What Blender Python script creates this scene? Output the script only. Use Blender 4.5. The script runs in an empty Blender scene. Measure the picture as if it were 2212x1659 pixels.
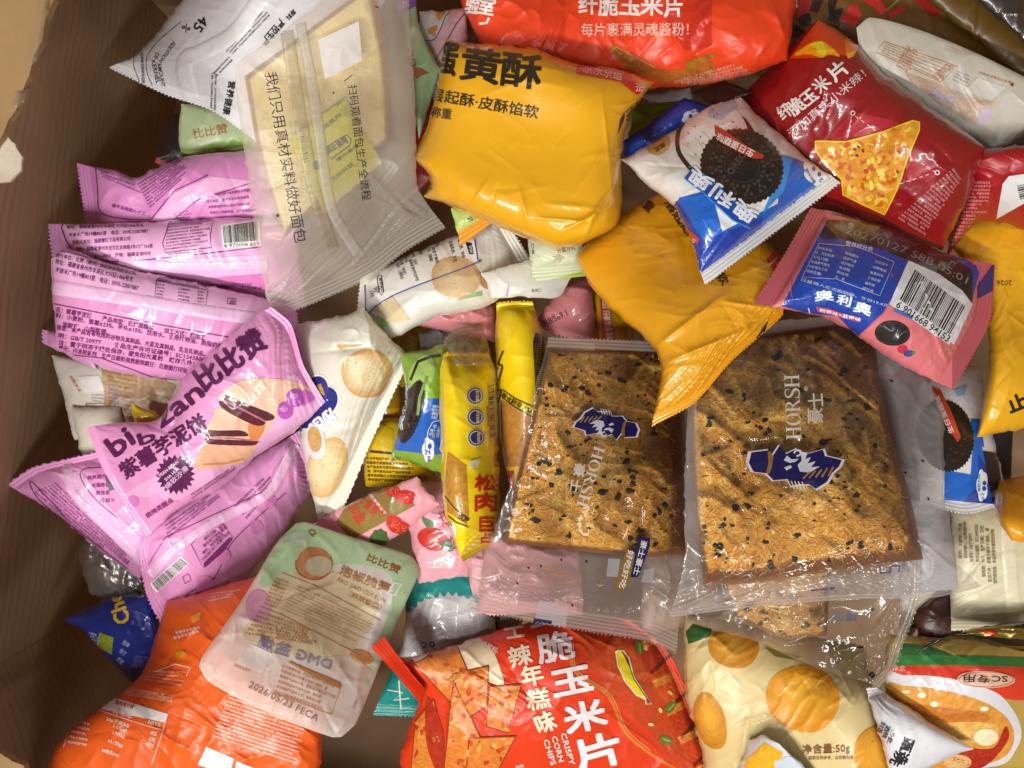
import bpy, math, random
import numpy as np
from mathutils import Vector
from mathutils.bvhtree import BVHTree

C = bpy.context.scene
# ------------------------------------------------------------------ camera, light, exposure
D = 0.45                      # camera height above the top of the pile (z = 0), metres
FP = 2212.0                   # focal length in display pixels (lens 36 on a 36 mm sensor)
CX, CY = 1106.0, 829.5
cam = bpy.data.objects.new('camera', bpy.data.cameras.new('camera'))
C.collection.objects.link(cam); C.camera = cam
cam.location = (0, 0, D)
cam.data.lens = 36; cam.data.sensor_width = 36
cam.data.clip_start = 0.01; cam.data.clip_end = 50
cam.data.dof.use_dof = True; cam.data.dof.focus_distance = 0.49; cam.data.dof.aperture_fstop = 10

W = bpy.data.worlds.new('World'); C.world = W; W.use_nodes = True
wn = W.node_tree.nodes
wn['Background'].inputs[0].default_value = (1.0, 0.96, 0.92, 1)
wn['Background'].inputs[1].default_value = 0.16

def area(name, loc, target, sx, sy, power, col):
    d = bpy.data.lights.new(name, 'AREA'); d.shape = 'RECTANGLE'; d.size = sx; d.size_y = sy
    d.energy = power; d.color = col
    o = bpy.data.objects.new(name, d); C.collection.objects.link(o); o.location = loc
    v = Vector(target) - Vector(loc)
    o.rotation_euler = v.to_track_quat('-Z', 'Y').to_euler()
    return o
area('tube_lamp', (-0.45, -0.95, 1.65), (0, 0, -0.05), 1.3, 0.05, 40, (1.0, 0.965, 0.92))
area('tube_lamp', (0.75, -0.95, 1.8), (0, 0, -0.05), 1.3, 0.05, 11, (1.0, 0.97, 0.93))
area('round_lamp', (-0.7, -0.35, 1.6), (0, 0, -0.05), 0.16, 0.16, 9, (1.0, 0.97, 0.93))

C.view_settings.view_transform = 'Standard'; C.view_settings.look = 'None'
C.view_settings.exposure = -0.12; C.view_settings.gamma = 1.0
C.render.engine = 'CYCLES'
C.cycles.use_denoising = True
C.cycles.max_bounces = 8; C.cycles.transparent_max_bounces = 16; C.cycles.caustics_reflective = False

# ------------------------------------------------------------------ helpers
def lin(h):
    if isinstance(h, (tuple, list)): return tuple(h)
    h = h.lstrip('#'); o = []
    for i in (0, 2, 4):
        c = int(h[i:i+2], 16) / 255.0
        o.append(c / 12.92 if c <= .04045 else ((c + .055) / 1.055) ** 2.4)
    return tuple(o)

def ray(px, py, z):
    d = D - z
    return (px - CX) / FP * d, (CY - py) / FP * d, z

def crop(ox, oy, k): return lambda x, y: (ox + x * k, oy + y * k)
A_ = crop(0, 0, .33067); B_ = crop(493.7, 0, .3307); C_ = crop(932.6, 0, .33067); D_ = crop(1481.2, 0, .33066)
E_ = crop(0, 493.7, .3637); F_ = crop(603.5, 493.7, .36375); G_ = crop(1152, 548.6, .33067); H_ = crop(1591, 493.7, .3638)
I_ = crop(0, 1042.3, .3717); J_ = crop(603.5, 1042.3, .3716); K_ = crop(1097.2, 1097.2, .33864); L_ = crop(1591, 1042.3, .37165)
M_ = crop(192, 0, .17361); N_ = crop(850.3, 0, .124); O_ = crop(82.3, 301.7, .248); P_ = crop(164.6, 658.3, .248)
Q_ = crop(685.8, 466.3, .17361); R_ = crop(1042.3, 466.3, .1984); S_ = crop(384, 1042.3, .248); T_ = crop(768, 630.9, .1984)
U_ = crop(1865.2, 932.6, .16534); V_ = crop(1645.8, 1261.8, .25595); W_ = crop(1645.8, 0, .25595); X_ = crop(795.5, 1097.2, .17361)

def hsh(ix, iy, s):
    v = np.sin(ix * 127.1 + iy * 311.7 + s * 74.7) * 43758.5453
    return v - np.floor(v)
def vnoise(x, y, s=0):
    ix = np.floor(x); iy = np.floor(y); fx = x - ix; fy = y - iy
    fx = fx * fx * fx * (fx * (fx * 6 - 15) + 10); fy = fy * fy * fy * (fy * (fy * 6 - 15) + 10)
    a = hsh(ix, iy, s); b = hsh(ix + 1, iy, s); c = hsh(ix, iy + 1, s); d = hsh(ix + 1, iy + 1, s)
    return (a * (1 - fx) + b * fx) * (1 - fy) + (c * (1 - fx) + d * fx) * fy * 1.0
def sn(x, y, s=0): return vnoise(x, y, s) * 2 - 1

# ------------------------------------------------------------------ materials
MATS = {}
def nd(nt, t, **k):
    n = nt.nodes.new(t)
    for a, b in k.items(): setattr(n, a, b)
    return n
def wrap_mat(key='film', rough=.36, coat=.55, coatr=.12, bump=.35, metal=0.0, film=None, spec=.5, bscale=130, milk=.5):
    if key in MATS: return MATS[key]
    m = bpy.data.materials.new(key); m.use_nodes = True; nt = m.node_tree; L = nt.links.new
    b = nt.nodes['Principled BSDF']; out = nt.nodes['Material Output']
    at = nd(nt, 'ShaderNodeAttribute', attribute_name='col')
    mo = nd(nt, 'ShaderNodeAttribute', attribute_name='mot')
    tc = nd(nt, 'ShaderNodeTexCoord')
    n1 = nd(nt, 'ShaderNodeTexNoise'); n1.inputs['Scale'].default_value = 420; n1.inputs['Detail'].default_value = 5; n1.inputs['Roughness'].default_value = .65
    L(tc.outputs['Object'], n1.inputs['Vector'])
    r1 = nd(nt, 'ShaderNodeMapRange'); r1.inputs['From Min'].default_value = .3; r1.inputs['From Max'].default_value = .7
    r1.inputs['To Min'].default_value = .45; r1.inputs['To Max'].default_value = 1.35
    L(n1.outputs['Fac'], r1.inputs['Value'])
    mx = nd(nt, 'ShaderNodeMix', data_type='RGBA', blend_type='MULTIPLY')
    L(mo.outputs['Fac'], mx.inputs['Factor']); L(at.outputs['Color'], mx.inputs[6])
    gr = nd(nt, 'ShaderNodeCombineColor'); rr_ = nd(nt, 'ShaderNodeMapRange'); rr_.inputs['From Min'].default_value = .45; rr_.inputs['From Max'].default_value = 1.35; rr_.inputs['To Min'].default_value = .62; rr_.inputs['To Max'].default_value = 1.18; L(r1.outputs[0], rr_.inputs['Value']); L(rr_.outputs[0], gr.inputs[0])
    n2 = nd(nt, 'ShaderNodeTexNoise'); n2.inputs['Scale'].default_value = 260; n2.inputs['Detail'].default_value = 4
    L(tc.outputs['Object'], n2.inputs['Vector'])
    r2 = nd(nt, 'ShaderNodeMapRange'); r2.inputs['From Min'].default_value = .35; r2.inputs['From Max'].default_value = .65
    r2.inputs['To Min'].default_value = .78; r2.inputs['To Max'].default_value = 1.12
    L(n2.outputs['Fac'], r2.inputs['Value']); mg = nd(nt, 'ShaderNodeMath', operation='MULTIPLY'); L(rr_.outputs[0], mg.inputs[0]); L(r2.outputs[0], mg.inputs[1]); L(mg.outputs[0], gr.inputs[1])
    ml = nd(nt, 'ShaderNodeMath', operation='MULTIPLY'); L(r1.outputs[0], ml.inputs[0]); L(r2.outputs[0], ml.inputs[1]); L(ml.outputs[0], gr.inputs[2])
    L(gr.outputs[0], mx.inputs[7]); L(mx.outputs[2], b.inputs['Base Color'])
    # fine crinkle
    n3 = nd(nt, 'ShaderNodeTexNoise'); n3.inputs['Scale'].default_value = bscale; n3.inputs['Detail'].default_value = 3
    n3.inputs['Distortion'].default_value = .6; L(tc.outputs['Object'], n3.inputs['Vector'])
    bp = nd(nt, 'ShaderNodeBump'); bp.inputs['Strength'].default_value = bump; bp.inputs['Distance'].default_value = .0006
    L(n3.outputs['Fac'], bp.inputs['Height']); L(bp.outputs[0], b.inputs['Normal']); L(bp.outputs[0], b.inputs['Coat Normal'])
    b.inputs['Roughness'].default_value = rough; b.inputs['Coat Weight'].default_value = coat
    b.inputs['Coat Roughness'].default_value = coatr; b.inputs['Metallic'].default_value = metal
    b.inputs['Specular IOR Level'].default_value = spec
    if film is not None:                       # see-through film: 'opa' says how much ink or milk it carries
        op = nd(nt, 'ShaderNodeAttribute', attribute_name='opa')
        tr = nd(nt, 'ShaderNodeBsdfTransparent'); tr.inputs[0].default_value = (*film, 1)
        gl = nd(nt, 'ShaderNodeBsdfGlossy'); gl.inputs['Roughness'].default_value = .1 if milk > .45 else .34; L(bp.outputs[0], gl.inputs['Normal'])
        fr = nd(nt, 'ShaderNodeFresnel'); fr.inputs['IOR'].default_value = 1.5; L(bp.outputs[0], fr.inputs['Normal'])
        m1 = nd(nt, 'ShaderNodeMixShader'); m2 = nd(nt, 'ShaderNodeMixShader'); m3 = nd(nt, 'ShaderNodeMixShader'); m3.inputs[0].default_value = milk; tl = nd(nt, 'ShaderNodeBsdfTranslucent'); L(mx.outputs[2], tl.inputs[0]); L(b.outputs[0], m3.inputs[1]); L(tl.outputs[0], m3.inputs[2])
        L(fr.outputs[0], m1.inputs[0]); L(tr.outputs[0], m1.inputs[1]); L(gl.outputs[0], m1.inputs[2])
        L(op.outputs['Fac'], m2.inputs[0]); L(m1.outputs[0], m2.inputs[1]); L(m3.outputs[0], m2.inputs[2])
        L(m2.outputs[0], out.inputs['Surface'])
    MATS[key] = m
    return m
GLOSS = wrap_mat('glossy_wrapper', rough=.4, coat=.6, coatr=.10, bump=.3)
SATIN = wrap_mat('satin_wrapper', rough=.45, coat=.25, coatr=.28, bump=.35)
PAPER = wrap_mat('matte_wrapper', rough=.62, coat=.05, coatr=.4, bump=.4)
FOIL = wrap_mat('foil_wrapper', rough=.28, coat=.6, coatr=.08, bump=.5, metal=.75)
CLEAR = wrap_mat('clear_film', rough=.3, coat=.5, coatr=.1, bump=.3, film=(.97, .96, .95))
FROST = wrap_mat('frosted_film', rough=.5, coat=.25, coatr=.25, bump=.25, film=(.98, .97, .95), milk=.4)
CRUMB = wrap_mat('toasted_crumb', rough=.75, coat=.12, coatr=.3, bump=1.0, bscale=500, spec=.4)

# ------------------------------------------------------------------ pile height map (display-pixel cells)
CELL = 6.0; X0, Y0 = -420.0, -420.0
NX, NY = 512, 420
gy, gx = np.mgrid[0:NY, 0:NX]
gpx = X0 + gx * CELL; gpy = Y0 + gy * CELL
FLOOR = -0.28
m_ = np.clip(1.25 - np.sqrt(((gpx - 1420) / 1150) ** 2 + ((gpy - 760) / 820) ** 2), 0, 1)
HM = FLOOR + .18 * m_ ** .45
def msample(Mp, px, py):
    x = np.clip((px - X0) / CELL, 0, NX - 1.001); y = np.clip((py - Y0) / CELL, 0, NY - 1.001)
    ix = x.astype(int); iy = y.astype(int); fx = x - ix; fy = y - iy
    return (Mp[iy, ix] * (1 - fx) + Mp[iy, ix + 1] * fx) * (1 - fy) + (Mp[iy + 1, ix] * (1 - fx) + Mp[iy + 1, ix + 1] * fx) * fy
def maxf(a, r):
    for _ in range(r):
        b = a.copy()
        b[1:] = np.maximum(b[1:], a[:-1]); b[:-1] = np.maximum(b[:-1], a[1:])
        c = b.copy()
        c[:, 1:] = np.maximum(c[:, 1:], b[:, :-1]); c[:, :-1] = np.maximum(c[:, :-1], b[:, 1:])
        a = c
    return a
def blur(a, r):
    k = np.exp(-(np.arange(-2 * r, 2 * r + 1) / max(r * .7, .5)) ** 2); k /= k.sum()
    a = np.apply_along_axis(lambda v: np.convolve(v, k, 'same'), 0, a)
    return np.apply_along_axis(lambda v: np.convolve(v, k, 'same'), 1, a)

# ------------------------------------------------------------------ patches
def edge_curve(p0, mids, p1, t):
    P = np.array([p0] + (list(mids) if mids is not None else []) + [p1], float)
    d = np.r_[0, np.cumsum(np.linalg.norm(np.diff(P, axis=0), axis=1))]; L = d[-1]; d = d / L
    if len(P) == 2: return P[0] + (P[1] - P[0]) * t[:, None], L
    # finite-difference tangents, slightly tight
    m = np.zeros_like(P)
    m[1:-1] = (P[2:] - P[:-2]) / (d[2:] - d[:-2])[:, None] * .8
    m[0] = (P[1] - P[0]) / (d[1] - d[0]); m[-1] = (P[-1] - P[-2]) / (d[-1] - d[-2])
    i = np.clip(np.searchsorted(d, t, side='right') - 1, 0, len(P) - 2)
    h = d[i + 1] - d[i]; s = (t - d[i]) / h; s2 = s * s; s3 = s2 * s
    r = ((2*s3 - 3*s2 + 1)[:, None] * P[i] + ((s3 - 2*s2 + s) * h)[:, None] * m[i]
         + (-2*s3 + 3*s2)[:, None] * P[i + 1] + ((s3 - s2) * h)[:, None] * m[i + 1])
    return r, L

def prof(x, n, m): return np.clip(1 - np.abs(2 * x - 1) ** n, 0, 1) ** m

def axis_samples(Lpx, w0, w1, step):
    a = []
    if w0: a += list(np.linspace(0, w0, max(3, int(w0 / 1.8)), endpoint=False))
    n = max(6, int((Lpx - w0 - w1) / step)); a += list(np.linspace(w0, Lpx - w1, n, endpoint=not w1))
    if w1: a += list(np.linspace(Lpx - w1, Lpx, max(3, int(w1 / 1.8)) + 1))
    return np.array(a) / Lpx

_tc = {}
def text_mesh(s, bold):
    k = (s, bold)
    if k in _tc: return _tc[k]
    c = bpy.data.curves.new('t', 'FONT'); c.body = s; c.resolution_u = 2; c.offset = bold
    o = bpy.data.objects.new('t', c); C.collection.objects.link(o)
    dg = bpy.context.evaluated_depsgraph_get(); me = o.evaluated_get(dg).to_mesh()
    me.calc_loop_triangles()
    v = np.zeros(len(me.vertices) * 3); me.vertices.foreach_get('co', v); v = v.reshape(-1, 3)[:, :2]
    t = np.zeros(len(me.loop_triangles) * 3, int); me.loop_triangles.foreach_get('vertices', t)
    bpy.data.objects.remove(o); bpy.data.curves.remove(c)
    _tc[k] = (v, t.reshape(-1, 3)); return _tc[k]

def subdiv(v, t, col, mot, mx):
    """split triangles by their longest edge until none is longer than mx (display pixels)"""
    v = v[t]                                        # (n,3,2) soup
    done = []; dc = []; dm = []
    for _ in range(26):
        if not len(v): break
        e = np.stack([np.linalg.norm(v[:, (i + 1) % 3] - v[:, i], axis=1) for i in range(3)], 1)
        L = e.max(1); ok = L <= mx
        done.append(v[ok]); dc.append(col[ok]); dm.append(mot[ok])
        v = v[~ok]; c = col[~ok]; mm = mot[~ok]; k = e[~ok].argmax(1)
        if not len(v): break
        r = np.arange(len(v)); a = v[r, k]; b = v[r, (k + 1) % 3]; cc = v[r, (k + 2) % 3]; mid = (a + b) / 2
        v = np.concatenate([np.stack([a, mid, cc], 1), np.stack([mid, b, cc], 1)])
        col = np.concatenate([c, c]); mot = np.concatenate([mm, mm])
    return np.concatenate(done), np.concatenate(dc), np.concatenate(dm)

from mathutils.geometry import tessellate_polygon
# every decal is (verts2d px, tris, colour, mottle, layer, maxedge, opacity)
def poly(pts, col, mot=0., layer=1, mx=4.0, opa=1.):
    P = [Vector((p[0], p[1], 0)) for p in pts]
    t = tessellate_polygon([P])
    return [(np.array([(p[0], p[1]) for p in pts], float), np.array(t, int), lin(col), mot, layer, mx, opa)]
def smooth(pts, closed=True, k=5):
    P = [np.array(p, float) for p in pts]; n = len(P); o = []
    for i in range(n if closed else n - 1):
        g = (lambda j: P[j % n]) if closed else (lambda j: P[min(max(j, 0), n - 1)])
        a, b, c, d = g(i - 1), g(i), g(i + 1), g(i + 2)
        for j in range(k):
            t = j / k; o.append(tuple(.5 * (2 * b + (c - a) * t + (2 * a - 5 * b + 4 * c - d) * t * t + (3 * b - a - 3 * c + d) * t ** 3)))
    if not closed: o.append(tuple(P[-1]))
    return o
def spoly(pts, *a, **k): return poly(smooth(pts), *a, **k)
def cloud(cx, cy, rx, ry, col, mot=0., layer=1, ang=0., bumps=5):
    ca, sa = math.cos(math.radians(ang)), math.sin(math.radians(ang)); pts = []
    for i in range(60):
        a = 6.2832 * i / 60; r = .86 + .2 * abs(math.sin(a * bumps / 2)); x, y = rx * r * math.cos(a), ry * r * math.sin(a); pts.append((cx + x * ca - y * sa, cy + x * sa + y * ca))
    return poly(pts, col, mot, layer)
def blob(cx, cy, rx, ry, col, mot=0., layer=1, ang=0., n=40, rough=0., seed=0, teeth=0, ta=.04, opa=1.):
    pts = []
    rr = random.Random(seed); ph = [rr.uniform(0, 6.28) for _ in range(4)]
    N = n if not teeth else teeth * 2
    for i in range(N):
        a = 2 * math.pi * i / N
        r = 1 + rough * (math.sin(2 * a + ph[0]) + .6 * math.sin(3 * a + ph[1]) + .5 * math.sin(5 * a + ph[2])) / 2
        if teeth: r *= 1 + (ta if i % 2 else -ta)
        x, y = rx * r * math.cos(a), ry * r * math.sin(a)
        ca, sa = math.cos(math.radians(ang)), math.sin(math.radians(ang))
        pts.append((cx + x * ca - y * sa, cy + x * sa + y * ca))
    return poly(pts, col, mot, layer, opa=opa)
def mixc(a, b, t): a, b = lin(a), lin(b); return tuple(x * (1 - t) + y * t for x, y in zip(a, b))
def gblob(cx, cy, rx, ry, c0, c1, mot=.1, layer=1, ang=0., n=5, rough=.05, seed=0, dx=0., dy=0., shrink=.75):
    o = []
    for i in range(n):
        t = i / (n - 1); k = 1 - shrink * t; o += blob(cx + dx * t, cy + dy * t, rx * k, ry * k, mixc(c0, c1, t), mot, layer + i * .6, ang, rough=rough, seed=seed)
    return o
def inside_pts(pts, n, rr):
    T_r = tessellate_polygon([[Vector((p[0], p[1], 0)) for p in pts]]); P = np.array(pts, float)
    ar = [abs(np.cross(P[t[1]] - P[t[0]], P[t[2]] - P[t[0]])) for t in T_r]; o = []
    for _ in range(n):
        t = rr.choices(T_r, ar)[0]; a, b = rr.random(), rr.random()
        if a + b > 1: a, b = 1 - a, 1 - b
        o.append(tuple(P[t[0]] + (P[t[1]] - P[t[0]]) * a + (P[t[2]] - P[t[0]]) * b))
    return o
def line(pts, w, col, layer=2, closed=False, opa=1.):
    if len(pts) >= 5 and not closed: pts = smooth(pts, False, 4)
    o = []; P = [np.array(p, float) for p in pts]
    if closed: P.append(P[0])
    vs = []; n = len(P)
    for i in range(n):
        d = P[min(i + 1, n - 1)] - P[max(i - 1, 0)]; d /= (np.linalg.norm(d) + 1e-9)
        nn = np.array([-d[1], d[0]]) * w / 2; vs += [P[i] + nn, P[i] - nn]
    t = []
    for i in range(n - 1): t += [(2*i, 2*i+1, 2*i+2), (2*i+1, 2*i+3, 2*i+2)]
    return [(np.array(vs), np.array(t), lin(col), 0., layer, 4.2, opa)]
def txt(s, p0, p1, h, col, bold=.0, layer=3, bend=0., shear=0., opa=1.):
    if bold >= .02:
        p0 = np.array(p0, float); p1 = np.array(p1, float); b = min(bold, .04) * h * .8; o = []
        for i, (a, c) in enumerate(((0, 0), (b, b), (-b, b), (b, -b), (-b, -b))):
            o += txt(s, p0 + (a, c), p1 + (a, c), h, col, 0., layer, bend, shear, opa)
        return o
    v, t = text_mesh(s, bold)
    if not len(t): return []
    p0 = np.array(p0, float); p1 = np.array(p1, float); d = p1 - p0; L = np.linalg.norm(d); d = d / L; u = np.array([d[1], -d[0]])
    x0, x1 = v[:, 0].min(), v[:, 0].max(); y0 = -.1 if max(map(ord, s)) > 0x2e80 else 0.; y1 = .86 if y0 else .73
    X = (v[:, 0] - x0) / max(x1 - x0, 1e-6); Y = (v[:, 1] - y0) / (y1 - y0)
    q = p0 + d * (X * L)[:, None] + u * (Y * h + bend * 4 * X * (1 - X))[:, None] + d * (Y * h * shear)[:, None]
    return [(q, t, lin(col), 0., layer, max(4.0, min(5.5, h * .35)), opa)]
MICRO = ['产品名称配料小麦粉紫薯芋头饮用水食用植物油', '生产许可证编号保质期九十天执行标准贮存条件置于阴凉干燥处', '致敏原信息本产品含有麸质的谷物及其制品大豆乳制品',
         '委托单位地址福建省泉州市丰泽区大兴街电话产地', '营养成分表项目每份能量蛋白质脂肪碳水化合物钠', '开封后请尽快食用如发现涨袋漏气请勿食用']
def micro(q, rows, col, fill=.62, seed=0, layer=2, ragged=.25, cpr=None, opa=1.):
    """block of small print inside the quad TL,TR,BR,BL"""
    rr = random.Random(seed); q = [np.array(p, float) for p in q]; out = []
    for r in range(rows):
        f1 = (r + .5 + fill / 2) / rows
        a = q[0] + (q[3] - q[0]) * f1; b = q[1] + (q[2] - q[1]) * f1
        hgt = np.linalg.norm(q[3] - q[0]) / rows * fill
        b2 = a + (b - a) * (1 - rr.random() * ragged if rr.random() < .6 else 1)
        n = max(2, int(np.linalg.norm(b2 - a) / (hgt * 1.02)))
        st = MICRO[rr.randrange(len(MICRO))]; k = rr.randrange(len(st)); s = ((st + '、' + MICRO[rr.randrange(len(MICRO))]) * 4)[k:k + n]
        out += txt(s, a, b2, hgt, col, .012, layer, opa=opa)
    return out
def barcode(q, col='#1a1a1a', bg='#f4f2ee', n=46, seed=3, digits=None, layer=2):
    q = [np.array(p, float) for p in q]; o = poly([tuple(p) for p in q], bg, layer=layer)
    rr = random.Random(seed); x = .05
    top = lambda f: q[0] + (q[1] - q[0]) * f
    bot = lambda f: q[3] + (q[2] - q[3]) * f
    kb = .80 if digits else .95
    while x < .94:
        w = rr.choice([.008, .008, .016, .024])
        a, b = top(x), bot(x); c, d = top(x + w), bot(x + w)
        o += poly([tuple(a + (b - a) * .07), tuple(c + (d - c) * .07), tuple(c + (d - c) * kb), tuple(a + (b - a) * kb)], col, layer=layer + 1, mx=9)
        x += w + rr.choice([.008, .012, .018])
    if digits:
        a, b = top(.04), bot(.04); c, d = top(.96), bot(.96)
        o += txt(digits, a + (b - a) * .98, c + (d - c) * .98, np.linalg.norm(b - a) * .16, col, .01, layer + 1)
    return o

def contact(q, a_in, a_out, fall=30., var=.06):
    """film that clings to a block (clear) and hangs free around it (milky)"""
    def f(px, py, env, c, m, o):
        d = np.full(len(px), 1e9); sg = 0
        for i in range(len(q)):
            (x0, y0), (x1, y1) = q[i], q[(i + 1) % len(q)]; L = math.hypot(x1 - x0, y1 - y0); d = np.minimum(d, ((px - x0) * -(y1 - y0) + (py - y0) * (x1 - x0)) / L)
        t = np.clip(d / fall + .5, 0, 1); t = t * t * (3 - 2 * t)
        return c, m, np.clip(a_out * (1 - t) + a_in * t + var * (sn(px / 70, py / 70, 4) + .5 * sn(px / 25, py / 40, 8)) * (1 - t * .6), 0.01, 1)
    return f
class Surf:
    """top sheet of one package: answers where a display pixel's ray meets it"""
    def __init__(s, verts, quads, normals, part):
        s.v = verts; s.q = quads; s.n = normals; s.part = part
        s.b = BVHTree.FromPolygons([tuple(p) for p in verts], [tuple(int(i) for i in f) for f in quads], all_triangles=False)
    def hit(s, pts):
        n = len(pts); pos = np.zeros((n, 3)); nor = np.zeros((n, 3)); ok = np.zeros(n, bool); fi = np.zeros(n, int)
        o = Vector((0, 0, D))
        for i in range(n):
            d = Vector(((pts[i, 0] - CX) / FP, (CY - pts[i, 1]) / FP, -1.0))
            h = s.b.ray_cast(o, d)
            if h[0] is not None:
                pos[i] = h[0]; ok[i] = True; fi[i] = h[2]
        k = s.q[fi[ok]]; P = s.v[k]; w = 1 / (np.linalg.norm(P - pos[ok][:, None], axis=2) + 1e-6)
        N = (s.n[k] * w[..., None]).sum(1); N /= np.linalg.norm(N, axis=1)[:, None] + 1e-12; nor[ok] = N
        return pos, nor, ok, fi

def build_mesh(name, verts, faces, normals, cols, mots, opas, mat, parent, loc):
    me = bpy.data.meshes.new(name)
    me.from_pydata((verts - np.array(loc)).tolist(), [], faces)
    me.polygons.foreach_set('use_smooth', [True] * len(me.polygons))
    a = me.color_attributes.new('col', 'FLOAT_COLOR', 'POINT'); a.data.foreach_set('color', np.c_[cols, np.ones(len(cols))].ravel())
    f = me.attributes.new('mot', 'FLOAT', 'POINT'); f.data.foreach_set('value', mots)
    f = me.attributes.new('opa', 'FLOAT', 'POINT'); f.data.foreach_set('value', opas)
    if normals is not None: me.normals_split_custom_set_from_vertices(normals.tolist())
    me.materials.append(mat)
    o = bpy.data.objects.new(name, me); C.collection.objects.link(o)
    if parent is not None: o.parent = parent
    return o

def thing(name, label, cat, loc, group=None):
    o = bpy.data.objects.new(name, None); C.collection.objects.link(o); o.empty_display_size = .02
    o.location = loc; o['label'] = label; o['category'] = cat
    if group: o['group'] = group
    return o

STATS = []
SIDES = ('T', 'R', 'B', 'L')
def pack(name, label, cat, c, col, T=None, R=None, B=None, L=None, z=None, H=12., nu=2.4, nv=2.4, mu=.5, mv=.6, seals={},
         wr=.5, fac=.6, crimp=.26, teeth=2.6, mat=None, dec=(), seed=1, group=None, step=3.5, lift=5, gap=.0008, seams=(), colf=None,
         mot=0., opa=1., solid=True, follow=0., creases=(), update=True, slab=None, sealcol=None, extra=None, part='wrapper', wlen=45., sheet=False, under=.3, fscale=1., cr=1., clean=False, rag=1.5):
    """one flexible package: a puffed sheet over the outline, flat crimped seals with toothed edges, a back sheet, printed marks"""
    global HM
    mat = mat or GLOSS
    t = np.linspace(0, 1, 3)
    Ls = {}
    for k, (a, b, m) in {'T': (0, 1, T), 'R': (1, 2, R), 'B': (3, 2, B), 'L': (0, 3, L)}.items():
        Ls[k] = edge_curve(c[a], m, c[b], t)[1]
    Wp = (Ls['T'] + Ls['B']) / 2; Hp = (Ls['L'] + Ls['R']) / 2
    wT, wR, wB, wL = [seals.get(k, 0) for k in SIDES]
    us = axis_samples(Wp, wL, wR, step); vs = axis_samples(Hp, wT, wB, step)
    t_, _ = edge_curve(c[0], T, c[1], us); b_, _ = edge_curve(c[3], B, c[2], us)
    l_, _ = edge_curve(c[0], L, c[3], vs); r_, _ = edge_curve(c[1], R, c[2], vs)
    u = us[None, :, None]; v = vs[:, None, None]; c = [np.array(p, float) for p in c]
    P = (1 - v) * t_[None] + v * b_[None] + (1 - u) * l_[:, None] + u * r_[:, None] \
        - ((1 - u) * (1 - v) * c[0] + u * (1 - v) * c[1] + u * v * c[2] + (1 - u) * v * c[3])
    nvv, nuu = len(vs), len(us)
    U = np.repeat(us[None], nvv, 0); V = np.repeat(vs[:, None], nuu, 1)
    dl, dr, dt, db = U * Wp, (1 - U) * Wp, V * Hp, (1 - V) * Hp
    # toothed ends
    def tooth(row, inner, n):
        out = row - inner; ln = np.linalg.norm(out, axis=1)[:, None] + 1e-9
        s = (np.arange(n) % 2) * 2 - 1
        cs = np.r_[0, np.cumsum(np.linalg.norm(np.diff(row, axis=0), axis=1))]
        s = np.abs(((cs / 8.5) % 1) * 2 - 1) * 2 - 1
        s = s * np.interp(np.arange(n), [0, 2, n - 3, n - 1], [0, 1, 1, 0])
        return row + out / ln * (s * teeth)[:, None]
    if wT: P[0] = tooth(P[0], P[2], nuu)
    if wB: P[-1] = tooth(P[-1], P[-3], nuu)
    if wL: P[:, 0] = tooth(P[:, 0], P[:, 2], nvv)
    if wR: P[:, -1] = tooth(P[:, -1], P[:, -3], nvv)
    if not slab and rag:
        cen = P.reshape(-1, 2).mean(0); dv0 = P - cen; dn = dv0 / (np.linalg.norm(dv0, axis=2)[..., None] + 1e-6)
        free = np.exp(-np.minimum(np.minimum(dl + 400 * bool(wL), dr + 400 * bool(wR)), np.minimum(dt + 400 * bool(wT), db + 400 * bool(wB))) / 9)
        qx, qy = P[..., 0], P[..., 1]
        P = P + dn * (free * rag * (1.2 - 3.4 * np.abs(sn(qx / 34, qy / 34, seed + 40)) + .8 * sn(qx / 9, qy / 9, seed + 41)))[..., None]
    px, py = P[..., 0], P[..., 1]
    xu = np.clip((dl - wL) / (Wp - wL - wR), 0, 1); xv = np.clip((dt - wT) / (Hp - wT - wB), 0, 1)
    if slab:                                   # eL,eR,eT,eB: widths in px over which the block's sides fall away
        def rise(d, e): s = np.clip(d / e, 0, 1); return np.sqrt(np.clip(1 - (1 - s) ** 2.2, 0, 1))
        env = rise(dl - wL, slab[3]) * rise(dr - wR, slab[1]) * rise(dt - wT, slab[0]) * rise(db - wB, slab[2])
    else:
        env = prof(xu, nu, .7 if (wL or wR) else mu) * prof(xv, nv, .7 if (wT or wB) else mv)
    sc = .001
    lowf = sn(px / 150 + seed, py / 150, seed)
    h = H * sc * env * (1 + .12 * lowf)
    # creases of stiff film
    rr = random.Random(seed * 7 + 1); a = rr.uniform(0, 3.14); ca, sa = math.cos(a), math.sin(a)
    X = (px * ca + py * sa) / fscale; Y = (-px * sa + py * ca) / fscale
    wx = X + 26 * sn(X / 90, Y / 90, seed + 5); wy = Y + 26 * sn(X / 90, Y / 90, seed + 9)
    r1 = 1 - np.abs(sn(wx / 95, wy / 60, seed + 2)) ** .62 * 2; r2 = 1 - np.abs(sn(wx / 44, wy / 30, seed + 3)) ** .62 * 2
    r3 = 1 - np.abs(sn(wx / 20, wy / 16, seed + 4)) ** .7 * 2
    es = np.clip(env * 2.2, 0, 1)
    h = h + fac * sc * es * (.9 * r1 + .42 * r2 + .2 * r3 * np.clip(sn(X / 120, Y / 120, seed + 12) + .3 + .7 * np.exp(-env * 3), 0, 1))
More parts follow.
